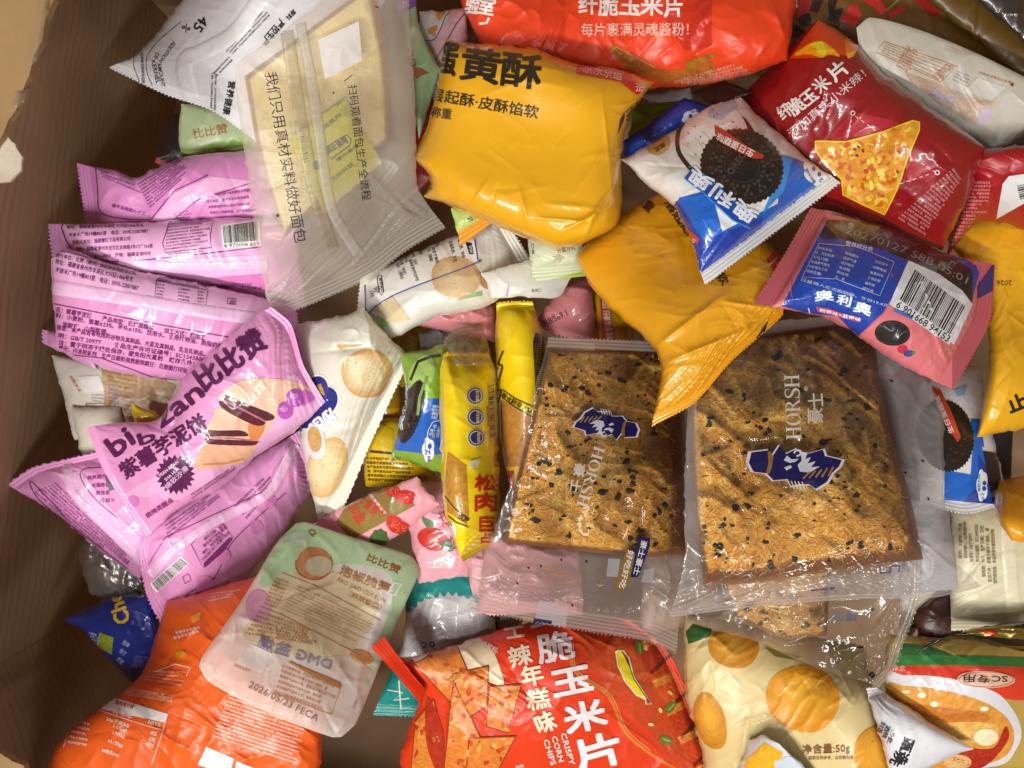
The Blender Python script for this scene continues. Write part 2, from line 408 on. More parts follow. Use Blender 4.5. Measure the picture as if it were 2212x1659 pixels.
    # gathers running from the seals
    def gath(d, w, s):
        e = np.exp(-np.clip(d - w, 0, None) / wlen) * np.clip((d - w) / 7 + .15, 0, 1)
        q = s / 15 / (1 + np.clip(d - w, 0, None) / 110)
        return e * (1 - np.abs(sn(q + .5 * sn(d / 40, s / 60, seed), d / 130, seed + 21)) * 2.2 + .4 * sn(q * 2.3, d / 60, seed + 3))
    if wT: h += wr * sc * gath(dt, wT, dl)
    if wB: h += wr * sc * gath(db, wB, dl + 300)
    if wL: h += wr * sc * gath(dl, wL, dt)
    if wR: h += wr * sc * gath(dr, wR, dt + 300)
    auto = []
    if cr and not slab:
        for _ in range(int(min(26, Wp * Hp / 7000 * cr)) + 2):
            i0, j0 = rr.randrange(nvv), rr.randrange(nuu); an = rr.choice([a, a + 1.2, a - .7]) + rr.uniform(-.5, .5); ll = rr.uniform(24, 120)
            auto.append((px[i0, j0], py[i0, j0], px[i0, j0] + ll * math.cos(an), py[i0, j0] + ll * math.sin(an), rr.choice([1, 1, -1]) * rr.uniform(.35, 1.0) * min(1, fac + .4), rr.uniform(2.5, 6)))
        mid = P.reshape(-1, 2).mean(0)
        for k, (aa, bb) in {'T': ((0, 0), (0, -1)), 'B': ((-1, 0), (-1, -1)), 'L': ((0, 0), (-1, 0)), 'R': ((0, -1), (-1, -1))}.items():
            if seals.get(k, 0) > 8:
                for q_ in (aa, bb):
                    c_ = P[q_]; e_ = c_ + (mid - c_) * rr.uniform(.3, .5); auto.append((c_[0], c_[1], e_[0], e_[1], rr.uniform(.8, 1.6), 5))
    inside = (dl > wL) & (dr > wR) & (dt > wT) & (db > wB)
    for (d, w) in ((dt, wT), (db, wB), (dl, wL), (dr, wR)):
        if w:
            ms = (d < w)
            h = np.where(ms, crimp * sc * np.sin((d - w) / 7.4 * 2 * math.pi) * np.clip((w - d) / 4, 0, 1) + h * 0 + .05 * sc, h)
    for (x0, y0, x1, y1, am, wd) in list(creases) + auto:
        ax, ay = x1 - x0, y1 - y0; LL = math.hypot(ax, ay)
        s = np.clip(((px - x0) * ax + (py - y0) * ay) / LL ** 2, 0, 1)
        dd = np.hypot(px - x0 - s * ax, py - y0 - s * ay)
        h += am * sc * np.exp(-dd / wd) * inside * (np.sin(np.clip(s, 0.0, 1) * math.pi) * .7 + .3) * np.clip(env * 4, 0.15, 1)
    # base plane
    if z is None:
        Hs = msample(HM, px, py); A = np.c_[U.ravel(), V.ravel(), np.ones(U.size)]; Hr = np.maximum(Hs.ravel(), Hs.max() - .045); w = np.ones(U.size)
        for _ in range(8):                 # the plane a fairly stiff bag would come to rest on
            co = np.linalg.lstsq(A * w[:, None], Hr * w, rcond=None)[0]; w = np.where(Hr > A @ co, 2.6, 1.)
        base = (A @ co).reshape(U.shape)
    else:
        zz = [z] * 4 if not isinstance(z, (tuple, list)) else z
        base = (1 - U) * (1 - V) * zz[0] + U * (1 - V) * zz[1] + U * V * zz[2] + (1 - U) * V * zz[3]
    if follow: base = base * (1 - follow) + follow * msample(blur(HM, 3), px, py)
    base = base + .0010 * sn(px / 210, py / 210, seed + 31)
    dip = under * H * sc * env if not slab else 0 * env
    need = msample(HM, px, py) + gap - (base - dip)
    DM = np.zeros((NY, NX)); ix = np.clip(((px - X0) / CELL).round().astype(int), 0, NX - 1); iy = np.clip(((py - Y0) / CELL).round().astype(int), 0, NY - 1)
    np.maximum.at(DM, (iy.ravel(), ix.ravel()), np.clip(need, 0, None).ravel())
    if DM.max() > 0:
        lf = int(np.clip(DM.max() * 1000 / 1.0, lift, 24)); DM = blur(maxf(DM, lf), lf); base = base + msample(DM, px, py)
    zt = base + h
    n_ = nuu * nvv
    wx_, wy_, wz_ = ray(px, py, zt); TV = np.stack([wx_, wy_, wz_], -1)
    gu = np.gradient(TV, axis=1); gv = np.gradient(TV, axis=0); N = np.cross(gu, gv); N /= np.linalg.norm(N, axis=2)[..., None] + 1e-12
    if N[..., 2].mean() < 0: N = -N
    flip = None
    q = np.arange(n_).reshape(nvv, nuu)
    Q = np.stack([q[:-1, :-1], q[1:, :-1], q[1:, 1:], q[:-1, 1:]], -1)
    # orientation check (counter-clockwise from above)
    e1 = TV[1:, :-1] - TV[:-1, :-1]; e2 = TV[:-1, 1:] - TV[:-1, :-1]
    if (e1[..., 0] * e2[..., 1] - e1[..., 1] * e2[..., 0]).mean() < 0: Q = Q[..., ::-1]
    # which part each cell belongs to
    pid = np.zeros((nvv - 1, nuu - 1), int)
    cd = lambda a: (a[:-1, :-1] + a[1:, 1:]) / 2
    for i, (d, w) in enumerate(((dt, wT), (dr, wR), (db, wB), (dl, wL))):
        if w: pid[cd(d) < w] = i + 1
    pid = pid.ravel(); Qf = Q.reshape(-1, 4); TVf = TV.reshape(-1, 3); Nf = N.reshape(-1, 3)
    base_col = np.repeat(np.array([lin(col)]), n_, 0); motv = np.full(n_, mot); opav = np.full(n_, opa)
    if sealcol is not None:
        for (d, w) in ((dt, wT), (db, wB), (dl, wL), (dr, wR)):
            if w: base_col[(d < w + 1).ravel()] = lin(sealcol)
    if mat in (CLEAR, FROST):
        film_seal = [(d, w) for (d, w) in ((dt, wT), (db, wB), (dl, wL), (dr, wR)) if w > 8]
    else: film_seal = []
    if colf:
        r = colf(px.ravel(), py.ravel(), env.ravel(), base_col, motv, opav)
        if r is not None: base_col, motv, opav = r
    for (d, w) in film_seal:
        k = (d < w).ravel(); opav = np.array(opav, float); opav[k] = (np.clip(opa if not colf else .3, .2, .5) + .14 + .14 * np.sin((d - w) / 7.4 * 2 * math.pi)).ravel()[k]
    loc = tuple(TVf.mean(0) * np.array([1, 1, 0]) + np.array([0, 0, (base - dip).min()]))
    root = thing(name, label, cat, loc, group)
    sf = Surf(TVf, Qf, Nf, pid)
    # decals
    dv = {}; 
    items = [d for g in dec for d in g]
    if items:
        soup = []; cc = []; mm = []; off = []; op = []
        for (v2, tr, cl, mo, ly, mx, oo) in items:
            n3 = len(tr)
            s, c3, m3 = subdiv(v2, tr, np.repeat(np.array([cl]), n3, 0), np.full(n3, mo), mx)
            soup.append(s); cc.append(c3); mm.append(m3); off.append(np.full(len(s), ly + len(off) * .9 / len(items))); op.append(np.full(len(s), oo))
        soup = np.concatenate(soup); cc = np.concatenate(cc); mm = np.concatenate(mm); off = np.concatenate(off); op = np.concatenate(op)
        lo = P.reshape(-1, 2).min(0) - 1; hi = P.reshape(-1, 2).max(0) + 1
        keep = ((soup > lo) & (soup < hi)).all(axis=(1, 2)); soup, cc, mm, off, op = soup[keep], cc[keep], mm[keep], off[keep], op[keep]
        flat = soup.reshape(-1, 2)
        uq, inv = np.unique(np.round(flat * 20).astype(np.int64), axis=0, return_inverse=True); inv = inv.ravel()
        pos, nor, ok, fi = sf.hit(uq / 20.0)
        pos, nor, ok, fi = pos[inv].reshape(-1, 3, 3), nor[inv].reshape(-1, 3, 3), ok[inv].reshape(-1, 3), fi[inv].reshape(-1, 3)
        good = ok.all(1); pos, nor, cc, mm, off, op, fi = pos[good], nor[good], cc[good], mm[good], off[good], op[good], fi[good]
        # triangles that leap over a fold are dropped
        zr = pos[..., 2].max(1) - pos[..., 2].min(1); g2 = zr < .012
        pos, nor, cc, mm, off, op, fi = pos[g2], nor[g2], cc[g2], mm[g2], off[g2], op[g2], fi[g2]
        tocam = np.array([0, 0, D]) - pos; tocam /= np.linalg.norm(tocam, axis=2)[..., None]
        pos = pos + (tocam * .6 + nor * .4) * ((.00016 + .00009 * off)[:, None, None])
        cr = np.cross(pos[:, 1] - pos[:, 0], pos[:, 2] - pos[:, 0])
        sw = (cr * nor.mean(1)).sum(1) < 0; pos[sw] = pos[sw][:, ::-1]; nor[sw] = nor[sw][:, ::-1]
        dp = pid[fi[:, 0]]
        if clean: k = dp == 0; pos, nor, cc, mm, op, dp = pos[k], nor[k], cc[k], mm[k], op[k], dp[k]
        for p in np.unique(dp): k = dp == p; dv[p] = (pos[k], nor[k], cc[k], mm[k], op[k])
    # back sheet
    BV = None
    if solid:
        zb = base - dip - .00015; st = 1
        bx, by, bz = ray(px, py, np.minimum(zb, zt - .0001)); BV = np.stack([bx, by, bz], -1).reshape(-1, 3)
    for p in np.unique(pid):
        nm = (part if p == 0 else 'end_seal')
        F = Qf[pid == p]; used = np.unique(F); mp = -np.ones(n_, int); mp[used] = np.arange(len(used))
        Vp = [TVf[used]]; Np = [Nf[used]]; Cp = [base_col[used]]; Mp = [motv[used]]; Op = [opav[used]]; Fp = mp[F].tolist(); o = len(used)
        if solid:
            Vp.append(BV[used]); Np.append(np.repeat([[0, 0, -1.]], len(used), 0)); Cp.append(base_col[used]); Mp.append(motv[used]); Op.append(opav[used])
            Fp += (mp[F][:, ::-1] + o).tolist()
            # rim
            cnt = {}
            for f in mp[F].tolist():
                for i in range(4):
                    e = (f[i], f[(i + 1) % 4]); cnt[e] = 1
            for (a_, b2) in list(cnt):
                if (b2, a_) not in cnt: Fp.append([b2, a_, a_ + o, b2 + o])
            o *= 2
        if p in dv:
            pos, nor, cc, mm, op = dv[p]; k = len(pos)
            Vp.append(pos.reshape(-1, 3)); Np.append(nor.reshape(-1, 3)); Cp.append(np.repeat(cc, 3, 0)); Mp.append(np.repeat(mm, 3)); Op.append(np.repeat(op, 3))
            Fp += (np.arange(k * 3).reshape(-1, 3) + o).tolist()
        build_mesh(nm, np.concatenate(Vp), Fp, np.concatenate(Np), np.concatenate(Cp), np.concatenate(Mp), np.concatenate(Op), mat, root, loc)
    for sm in seams: seam(sf, root, loc, mat, *sm)
    if update:
        sx = np.repeat(np.repeat(px, 1, 0), 1, 1)
        TM = np.full((NY, NX), -9.)
        for (a_, b2) in ((0, 0), (.5, 0), (0, .5), (.5, .5)):
            qx = px[:-1, :-1] * (1 - a_) * (1 - b2) + px[:-1, 1:] * a_ * (1 - b2) + px[1:, :-1] * (1 - a_) * b2 + px[1:, 1:] * a_ * b2
            qy = py[:-1, :-1] * (1 - a_) * (1 - b2) + py[:-1, 1:] * a_ * (1 - b2) + py[1:, :-1] * (1 - a_) * b2 + py[1:, 1:] * a_ * b2
            qz = zt[:-1, :-1]
            jx = np.clip(((qx - X0) / CELL).round().astype(int), 0, NX - 1); jy = np.clip(((qy - Y0) / CELL).round().astype(int), 0, NY - 1)
            np.maximum.at(TM, (jy.ravel(), jx.ravel()), qz.ravel())
        HM = np.maximum(HM, TM)
    STATS.append((name, round(float(zt.min()), 3), round(float(zt.max()), 3), n_))
    if extra: extra(sf, root, loc)
    return sf, root, loc

def seam(sf, root, loc, mat, pts, w, col, raise_=.9, opa=1., nm='back_seam', grain=1.5):
    """the raised fin that runs along the back of a flow-wrapped package"""
    P = np.array(pts, float); d = np.r_[0, np.cumsum(np.linalg.norm(np.diff(P, axis=0), axis=1))]; n = max(8, int(d[-1] / 4))
    t = np.linspace(0, 1, n); Pc, _ = edge_curve(P[0], P[1:-1], P[-1], t)
    tg = np.gradient(Pc, axis=0); tg /= np.linalg.norm(tg, axis=1)[:, None]; nn = np.c_[-tg[:, 1], tg[:, 0]]
    ks = np.linspace(-.5, .5, 9)
    G = Pc[:, None] + nn[:, None] * (ks * w)[None, :, None]
    pos, nor, ok, fi = sf.hit(G.reshape(-1, 2))
    pos = pos.reshape(n, 9, 3); ok = ok.reshape(n, 9)
    up = np.array([.1, .75, .85, .9, .95, 1., 1., .95, .1]) * raise_ * .001
    wob = .12e-3 * sn(np.arange(n) * .9, np.arange(n) * 0., 3) * grain
    up = up[None] + wob[:, None]
    tocam = np.array([0, 0, D]) - pos; tocam /= np.linalg.norm(tocam, axis=2)[..., None]
    pos = pos + tocam * up[..., None]
    gu = np.gradient(pos, axis=1); gv = np.gradient(pos, axis=0); N = np.cross(gu, gv); N /= np.linalg.norm(N, axis=2)[..., None] + 1e-12
    if np.nanmean(N[..., 2]) < 0: N = -N
    F = []
    for i in range(n - 1):
        for j in range(8):
            if ok[i, j] and ok[i + 1, j] and ok[i, j + 1] and ok[i + 1, j + 1]: F.append([i*9+j, i*9+j+1, (i+1)*9+j+1, (i+1)*9+j])
    if not F: return
    used = np.unique(np.array(F)); mp = -np.ones(n * 9, int); mp[used] = np.arange(len(used)); F = mp[np.array(F)]
    k = len(used)
    cl = np.repeat(np.array([lin(col)]), k, 0)
    build_mesh(nm, pos.reshape(-1, 3)[used], F.tolist(), N.reshape(-1, 3)[used], cl, np.zeros(k), np.full(k, opa), mat, root, loc)
# ------------------------------------------------------------------ the cardboard box
def card_mat(name, base, var):
    m = bpy.data.materials.new(name); m.use_nodes = True; nt = m.node_tree; L = nt.links.new; b = nt.nodes['Principled BSDF']
    tc = nd(nt, 'ShaderNodeTexCoord'); mp = nd(nt, 'ShaderNodeMapping'); mp.inputs['Scale'].default_value = (6, 6, 8)
    L(tc.outputs['Object'], mp.inputs['Vector'])
    n1 = nd(nt, 'ShaderNodeTexNoise'); n1.inputs['Scale'].default_value = 3; n1.inputs['Detail'].default_value = 6; L(mp.outputs[0], n1.inputs['Vector'])
    n2 = nd(nt, 'ShaderNodeTexNoise'); n2.inputs['Scale'].default_value = 900; n2.inputs['Detail'].default_value = 3; L(tc.outputs['Object'], n2.inputs['Vector'])
    ad = nd(nt, 'ShaderNodeMath', operation='MULTIPLY_ADD'); ad.inputs[1].default_value = .35; L(n2.outputs['Fac'], ad.inputs[0]); L(n1.outputs['Fac'], ad.inputs[2])
    cr = nd(nt, 'ShaderNodeValToRGB'); cr.color_ramp.elements[0].position = .4; cr.color_ramp.elements[1].position = .9
    cr.color_ramp.elements[0].color = (*[c * var for c in base], 1); cr.color_ramp.elements[1].color = (*base, 1)
    L(ad.outputs[0], cr.inputs[0])
    wc = nd(nt, 'ShaderNodeTexWave'); wc.inputs['Scale'].default_value = 38; wc.inputs['Distortion'].default_value = 2.5; wc.inputs['Detail'].default_value = 3; wc.bands_direction = 'Z'; L(tc.outputs['Object'], wc.inputs['Vector'])
    n4 = nd(nt, 'ShaderNodeTexNoise'); n4.inputs['Scale'].default_value = 16; n4.inputs['Detail'].default_value = 4; L(tc.outputs['Object'], n4.inputs['Vector'])
    pw = nd(nt, 'ShaderNodeMath', operation='POWER'); pw.inputs[1].default_value = 6; L(wc.outputs['Fac'], pw.inputs[0])
    mu_ = nd(nt, 'ShaderNodeMath', operation='MULTIPLY'); L(pw.outputs[0], mu_.inputs[0]); L(n4.outputs['Fac'], mu_.inputs[1])
    m9 = nd(nt, 'ShaderNodeMix', data_type='RGBA', blend_type='MULTIPLY'); m9.inputs[7].default_value = (.74, .70, .66, 1); L(mu_.outputs[0], m9.inputs[0]); L(cr.outputs[0], m9.inputs[6]); L(m9.outputs[2], b.inputs['Base Color']); b.inputs['Roughness'].default_value = .8
    b.inputs['Specular IOR Level'].default_value = .25
    w = nd(nt, 'ShaderNodeTexWave'); w.inputs['Scale'].default_value = 45; w.inputs['Distortion'].default_value = 1.5; w.bands_direction = 'Z'
    L(tc.outputs['Object'], w.inputs['Vector'])
    bp = nd(nt, 'ShaderNodeBump'); bp.inputs['Strength'].default_value = .1; bp.inputs['Distance'].default_value = .0008
    a2 = nd(nt, 'ShaderNodeMath', operation='MULTIPLY_ADD'); a2.inputs[1].default_value = .5; L(n2.outputs['Fac'], a2.inputs[0]); L(w.outputs['Fac'], a2.inputs[2])
    L(a2.outputs[0], bp.inputs['Height']); L(bp.outputs[0], b.inputs['Normal'])
    return m
CARD = card_mat('brown_cardboard', (.42, .27, .152), .84)
CARD2 = card_mat('pale_cardboard', (.34, .205, .09), .8)
TORN = card_mat('torn_paper', (.62, .52, .40), .7)

def plain(name, verts, faces, mat, parent=None, loc=(0, 0, 0)):
    me = bpy.data.meshes.new(name); me.from_pydata([tuple(np.array(v) - np.array(loc)) for v in verts], [], faces); me.materials.append(mat)
    o = bpy.data.objects.new(name, me); C.collection.objects.link(o)
    if parent: o.parent = parent
    return o
def slabpoly(name, pts3, th, mat, parent, loc, wob=0., seed=0, sub=1, n=Vector((0, 0, 1))):
    """polygon sheet of thickness th with a ragged outline"""
    rr = random.Random(seed); P = []
    for i in range(len(pts3)):
        a = Vector(pts3[i]); b = Vector(pts3[(i + 1) % len(pts3)])
        for k in range(sub):
            p = a.lerp(b, k / sub); P.append(p + Vector((rr.uniform(-wob, wob), rr.uniform(-wob, wob), rr.uniform(-wob, wob) * .5)))
    k = len(P); tr = tessellate_polygon([P])
    V = [tuple(p + n * th / 2) for p in P] + [tuple(p - n * th / 2) for p in P]
    F = [tuple(t) for t in tr] + [tuple(reversed([i + k for i in t])) for t in tr] + [(i, (i + 1) % k, (i + 1) % k + k, i + k) for i in range(k)]
    o = plain(name, V, F, mat, parent, loc)
    import bmesh
    bm = bmesh.new(); bm.from_mesh(o.data); bmesh.ops.recalc_face_normals(bm, faces=bm.faces); bm.to_mesh(o.data); bm.free()
    return o

ground = bpy.data.materials.new('grey_floor'); ground.use_nodes = True
g_ = ground.node_tree; gn = nd(g_, 'ShaderNodeTexNoise'); gn.inputs['Scale'].default_value = 30; gc = nd(g_, 'ShaderNodeValToRGB')
gc.color_ramp.elements[0].color = (.10, .095, .09, 1); gc.color_ramp.elements[1].color = (.17, .16, .15, 1)
g_.links.new(gn.outputs['Fac'], gc.inputs[0]); g_.links.new(gc.outputs[0], g_.nodes['Principled BSDF'].inputs['Base Color'])
fl = plain('ground', [(-2, -2, FLOOR - .02), (2, -2, FLOOR - .02), (2, 2, FLOOR - .02), (-2, 2, FLOOR - .02)], [(0, 1, 2, 3)], ground); fl['kind'] = 'structure'

box = thing('cardboard_box', 'open brown cardboard box that holds all the snack packets, one flap torn', 'box', (0, 0, FLOOR - .005))
bl = tuple(box.location)
out = [(-.285, -.155), (-.245, -.27), (.02, -.335), (.38, -.335), (.38, .28), (-.235, .25)]
tops = .035; th = .004
for i in range(len(out)):
    a = Vector(out[i]); b = Vector(out[(i + 1) % len(out)]); d = (b - a).normalized(); nrm = Vector((d.y, -d.x))   # outward for ccw
    n = 40; V = []; F = []
    for k in range(n + 1):
        p = a.lerp(b, k / n)
        for r in range(13):
            zz = FLOOR + (tops - FLOOR) * r / 12
            bow = .0022 * math.sin(k * .35 + i) * math.sin(r * .5) - .002 * math.exp(-((k / n - .12) * 30) ** 2)
            q = p + nrm * bow; V.append((q.x, q.y, zz))
    m = len(V)
    V += [(x + nrm.x * th, y + nrm.y * th, z) for (x, y, z) in V]
    for k in range(n):
        for r in range(12):
            j = k * 13 + r; F += [(j, j + 1, j + 14, j + 13), (j + m, j + 13 + m, j + 14 + m, j + 1 + m)]
        F += [(k*13+12, k*13+12+m, k*13+25+m, k*13+25)]
    o = plain('wall', V, F, CARD, box, bl)
    o.data.polygons.foreach_set('use_smooth', [True] * len(o.data.polygons))
slabpoly('bottom', [(x, y, FLOOR - .002) for x, y in out], .004, CARD, box, bl)
fz = .045
slabpoly('flap', [ray(*p, z) for p, z in [((-570, -300), .036), ((128, -300), .05), ((122, 0), .05), ((104, 42), .048), ((96, 92), .047), ((80, 118), .046), ((68, 165), .045), ((52, 205), .043), ((40, 240), .042), ((24, 262), .041), ((8, 300), .04), ((-40, 350), .04), ((-570, 420), .036)]],
         .004, CARD2, box, bl, wob=.00012, seed=4, sub=3)
slabpoly('torn_paper', [ray(*p, z) for p, z in [((-90, 300), .034), ((12, 290), .037), ((34, 312), .039), ((50, 340), .039), ((46, 368), .036), ((22, 392), .032), ((-90, 408), .03)]],
         .0015, TORN, box, bl, wob=.0003, seed=8, sub=3)
slabpoly('flap', [ray(*p, z) for p, z in [((-600, 1560), .036), ((6, 1624), .03), ((30, 1640), .03), ((56, 1650), .03), ((70, 1690), .03), ((60, 1900), .03), ((-600, 1900), .036)]], .004, CARD2, box, bl, wob=.0001, seed=2, sub=3)
def tape(pts, z, label, sd):
    sf = pack('tape_strip', label, 'tape', pts, '#cdbfae', z=z, H=.4, fac=.5, wr=0, mat=CLEAR, opa=.22, solid=False, seed=sd, update=False, lift=1, step=3)
tape([(98, -60), (112, -60), (80, 130), (62, 150)], .053, 'clear packing tape along the torn edge of the upper flap', 3)
tape([(30, 200), (62, 190), (56, 222), (24, 240)], .047, 'short crumpled piece of clear tape under the torn flap', 5)

# ------------------------------------------------------------------ deep layer
PINK = '#e59fd2'; PK2 = '#f0bfe2'; PKD = '#7a2a6e'; YEL = '#e3a414'; LEM = '#e8c70a'; ORG = '#e2541a'; RED = '#8a1013'; BLU = '#1547b4'; CRM = '#e6e1d2'; WHT = '#e9e9e7'
pack('candy_packet', 'crumpled silver foil packet low against the box wall, between pink packet and blue packet', 'packet', [(178, 1140), (320, 1150), (330, 1330), (196, 1285)], '#b9b6b4', L=[(172, 1215)],
     z=-.13, H=16, fac=2.2, fscale=.6, mat=FOIL, seed=4)
pack('tuna_packet', 'dark navy and mint packet half hidden beside the teal packet', 'packet', [(960, 1120), (1120, 1150), (1130, 1400), (1010, 1400)], '#2a2a55', z=-.125, H=10,
     dec=[poly([(960, 1180), (1000, 1170), (1050, 1300), (1090, 1420), (960, 1300)], '#9fb59b'), poly([(1045, 1250), (1140, 1290), (1140, 1420), (1090, 1400)], '#a9b8a2'), poly([(990, 1150), (1010, 1150), (1012, 1190), (998, 1200)], '#2b7fd0', layer=2)], seed=6)
def fur():
    rr = random.Random(5); o = []
    pts = []
    for i in range(60):
        a = math.pi * (1.02 + i / 60 * .96); R = 1 + (.045 if i % 3 == 0 else -.02) + rr.uniform(-.02, .02)
        pts.append((968 + 112 * R * math.cos(a), 1392 + 108 * R * math.sin(a)))
    pts += [(1078, 1450), (850, 1450)]
    o += poly(pts, '#b4b3b3')
    for i in range(46):
        x = rr.uniform(880, 1060); y = rr.uniform(1310, 1400); l = rr.uniform(12, 30); o += line([(x, y), (x + l * .5, y - 4), (x + l, y - rr.uniform(2, 12))], rr.uniform(1, 2.4), rr.choice(['#8d8c8e', '#d9d7d4', '#a5a3a3', '#c9c4ba']), 2)
    return o
pack('seafood_packet', 'teal packet with a grey furry print between the bamboo shoot pouch and the chips bag', 'packet', [(878, 1200), (1050, 1200), (1100, 1560), (806, 1545)], '#12867f', L=[(870, 1380)],
     z=-.115, H=14, seals={'B': 26}, fac=1.2, dec=[fur(), txt('20', (912, 1400), (940, 1398), 14, '#45444a', .02),
     line([(880, 1240), (868, 1300), (884, 1340), (862, 1400)], 4, '#d8a65a'), line([(838, 1490), (870, 1496), (850, 1512), (884, 1508)], 2.5, '#dfe3cd'), line([(862, 1470), (866, 1530)], 2.5, '#dfe3cd')], seed=7)
pack('floss_roll_packet', 'mustard and red packet under the cream cookie packet, leftmost of the buried yellow ones', 'packet', [(770, 670), (850, 640), (880, 1000), (800, 1010)], '#cf9a12', z=-.12, H=14, seed=11, group='buried yellow floss roll packets',
     dec=[txt('松', (818, 742), (848, 708), 40, '#c8200f', .03), txt('肉', (800, 700), (826, 668), 38, '#c8200f', .03), poly([(800, 880), (880, 880), (880, 945), (800, 950)], '#d8ab10'), txt('三亿', T_(370, 1340), T_(380, 1500), 22, '#c0200f', .03), poly([T_(330, 1530), T_(420, 1530), T_(420, 1700), T_(350, 1700)], '#c42a1b', layer=2)])
pack('floss_roll_packet', 'olive yellow glossy packet buried between the cookie packet and the upright yellow rolls', 'packet', [(845, 655), (935, 700), (925, 850), (850, 830)], '#b59e12', z=-.118, H=12, seed=12, fac=1.2, group='buried yellow floss roll packets')
pack('floss_roll_packet', 'black and yellow printed packet end below the green cream packet', 'packet', [(775, 900), (880, 905), (960, 1060), (790, 1050)], '#d9b312', z=-.115, H=12, seed=13, group='buried yellow floss roll packets',
     dec=[micro([(790, 985), (890, 990), (930, 1045), (795, 1040)], 6, '#2a2412', .7, 4), line([(800, 975), (900, 985)], 5, '#2a2412'), poly([(780, 945), (800, 900), (850, 930), (850, 975)], '#c8ab10')])
pack('floss_roll_packet', 'yellow packet with a red band standing between the mango coloured packet and the pink one', 'packet', [(1275, 620), (1365, 640), (1370, 790), (1288, 790)], '#d6a412', z=-.105, H=12, seed=14, group='buried yellow floss roll packets',
     dec=[poly([R_(1280, 900), R_(1370, 900), R_(1470, 1420), R_(1310, 1420)], '#c8311c'), txt('用料超厚', R_(1430, 1380), R_(1370, 900), 15, '#efd9b8', .02), txt('亿', R_(1240, 1280), R_(1240, 1000), 14, '#c2200f', .02)])
pack('snack_bag', 'clear crumpled sleeve between the buried olive packet and the upright yellow roll', 'wrapper', [(905, 720), (1000, 690), (1010, 760), (900, 830)], '#7d8483', z=-.11, H=7, fac=2.2, fscale=.5, mat=GLOSS, seed=15)
def pinkc(lab, c, sd, **k):
    return pack('candy_packet', lab, 'packet', c, '#d3858a', H=11, fac=1.6, fscale=.7, seed=sd, group='dusty pink candy packets', **k)
pinkc('dusty pink packet crumpled below the cracker packet', [(845, 690), (980, 640), (1075, 655), (1070, 740), ][0:4], 21, B=None, z=-.10)
pinkc('dusty pink packet stamped 018/569 behind the upright yellow rolls', [(1150, 700), (1215, 612), (1276, 604), (1292, 745)], 22, z=-.098, seals={'L': 14}, L=[(1215, 728)],
      dec=[txt('018/569 1', R_(668, 1210), R_(930, 1085), 15, '#3a2226', .0)])
def strawberry(x, y, r, a, c='#cf2c27'):
    o = blob(x, y, r, r * .72, c, .5, 2, a, rough=.12, seed=int(x))
    rr = random.Random(int(x))
    for _ in range(int(r * .8)): 
        t = rr.uniform(0, 6.28); q = rr.uniform(0, .8); o += blob(x + r * q * math.cos(t) * .9, y + r * q * math.sin(t) * .6, 1.3, .8, '#f0b070', 0, 3, a, n=5)
    return o
pack('strawberry_packet', 'pink strawberry printed packet end beside the upright yellow roll', 'packet', [(868, 1050), (1000, 1030), (1085, 1230), (905, 1262)], '#e5a3ae', z=-.10, H=12, seed=23, fac=1.6, seals={'R': 30},
     dec=[blob(935, 1165, 34, 24, '#cf2f26', .5, 2, 20), blob(968, 1178, 18, 14, '#3f5f34', .4, 2), poly([X_(670, 20), X_(700, 120), X_(830, 180), X_(810, 240), X_(720, 240), X_(670, 150)], '#4c7a45', .5), micro([(935, 1100), (960, 1090), (1010, 1190), (990, 1200)], 2, '#c8324a', .6, 3)])
pack('strawberry_packet', 'narrow pink gathered packet tail hanging over the teal packet', 'packet', [(985, 1180), (1080, 1150), (1100, 1330), (1050, 1330)], '#d99aa4', z=-.095, H=10, seed=24, fac=2., fscale=.6, wr=1.4, seals={'B': 12},
     dec=[blob(1050, 1278, 16, 10, '#4c6a3c', .5, 2, 60)])
pack('strawberry_packet', 'small striped pink tail by the lower tip of the upright yellow roll', 'packet', [(1010, 1200), (1060, 1160), (1075, 1265), (1020, 1290)], '#e2aab0', z=-.085, H=5, seed=25, fac=1.6, fscale=.5)
# far side; golden, olive and brown bags coloured darker for the corner's shade
pack('corn_chip_bag', 'shade-darkened golden bag with dark cut-out print and red strokes at the far box wall', 'bag', [(1640, -160), (2260, -160), (2260, 220), (1640, 190)], '#684712', z=-.135, H=12, seed=31, mat=SATIN,
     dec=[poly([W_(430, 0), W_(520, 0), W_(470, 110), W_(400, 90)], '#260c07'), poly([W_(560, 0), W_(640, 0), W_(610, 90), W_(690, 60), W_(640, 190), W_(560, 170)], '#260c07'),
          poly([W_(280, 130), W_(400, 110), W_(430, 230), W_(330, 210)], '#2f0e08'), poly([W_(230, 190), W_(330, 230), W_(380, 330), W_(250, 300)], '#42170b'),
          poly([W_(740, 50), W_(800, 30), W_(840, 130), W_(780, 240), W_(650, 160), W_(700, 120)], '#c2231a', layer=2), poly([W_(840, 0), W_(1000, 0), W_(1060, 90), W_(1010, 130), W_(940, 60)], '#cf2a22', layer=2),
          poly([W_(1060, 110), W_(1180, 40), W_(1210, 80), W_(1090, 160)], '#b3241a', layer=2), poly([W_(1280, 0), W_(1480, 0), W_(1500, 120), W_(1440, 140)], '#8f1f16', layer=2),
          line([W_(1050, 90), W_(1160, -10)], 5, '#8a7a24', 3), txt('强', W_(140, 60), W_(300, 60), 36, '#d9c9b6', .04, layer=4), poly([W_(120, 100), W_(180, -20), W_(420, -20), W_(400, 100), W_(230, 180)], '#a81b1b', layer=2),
          txt('女', W_(150, 130), W_(240, 170), 22, '#d9c9b6', .03, layer=4)])
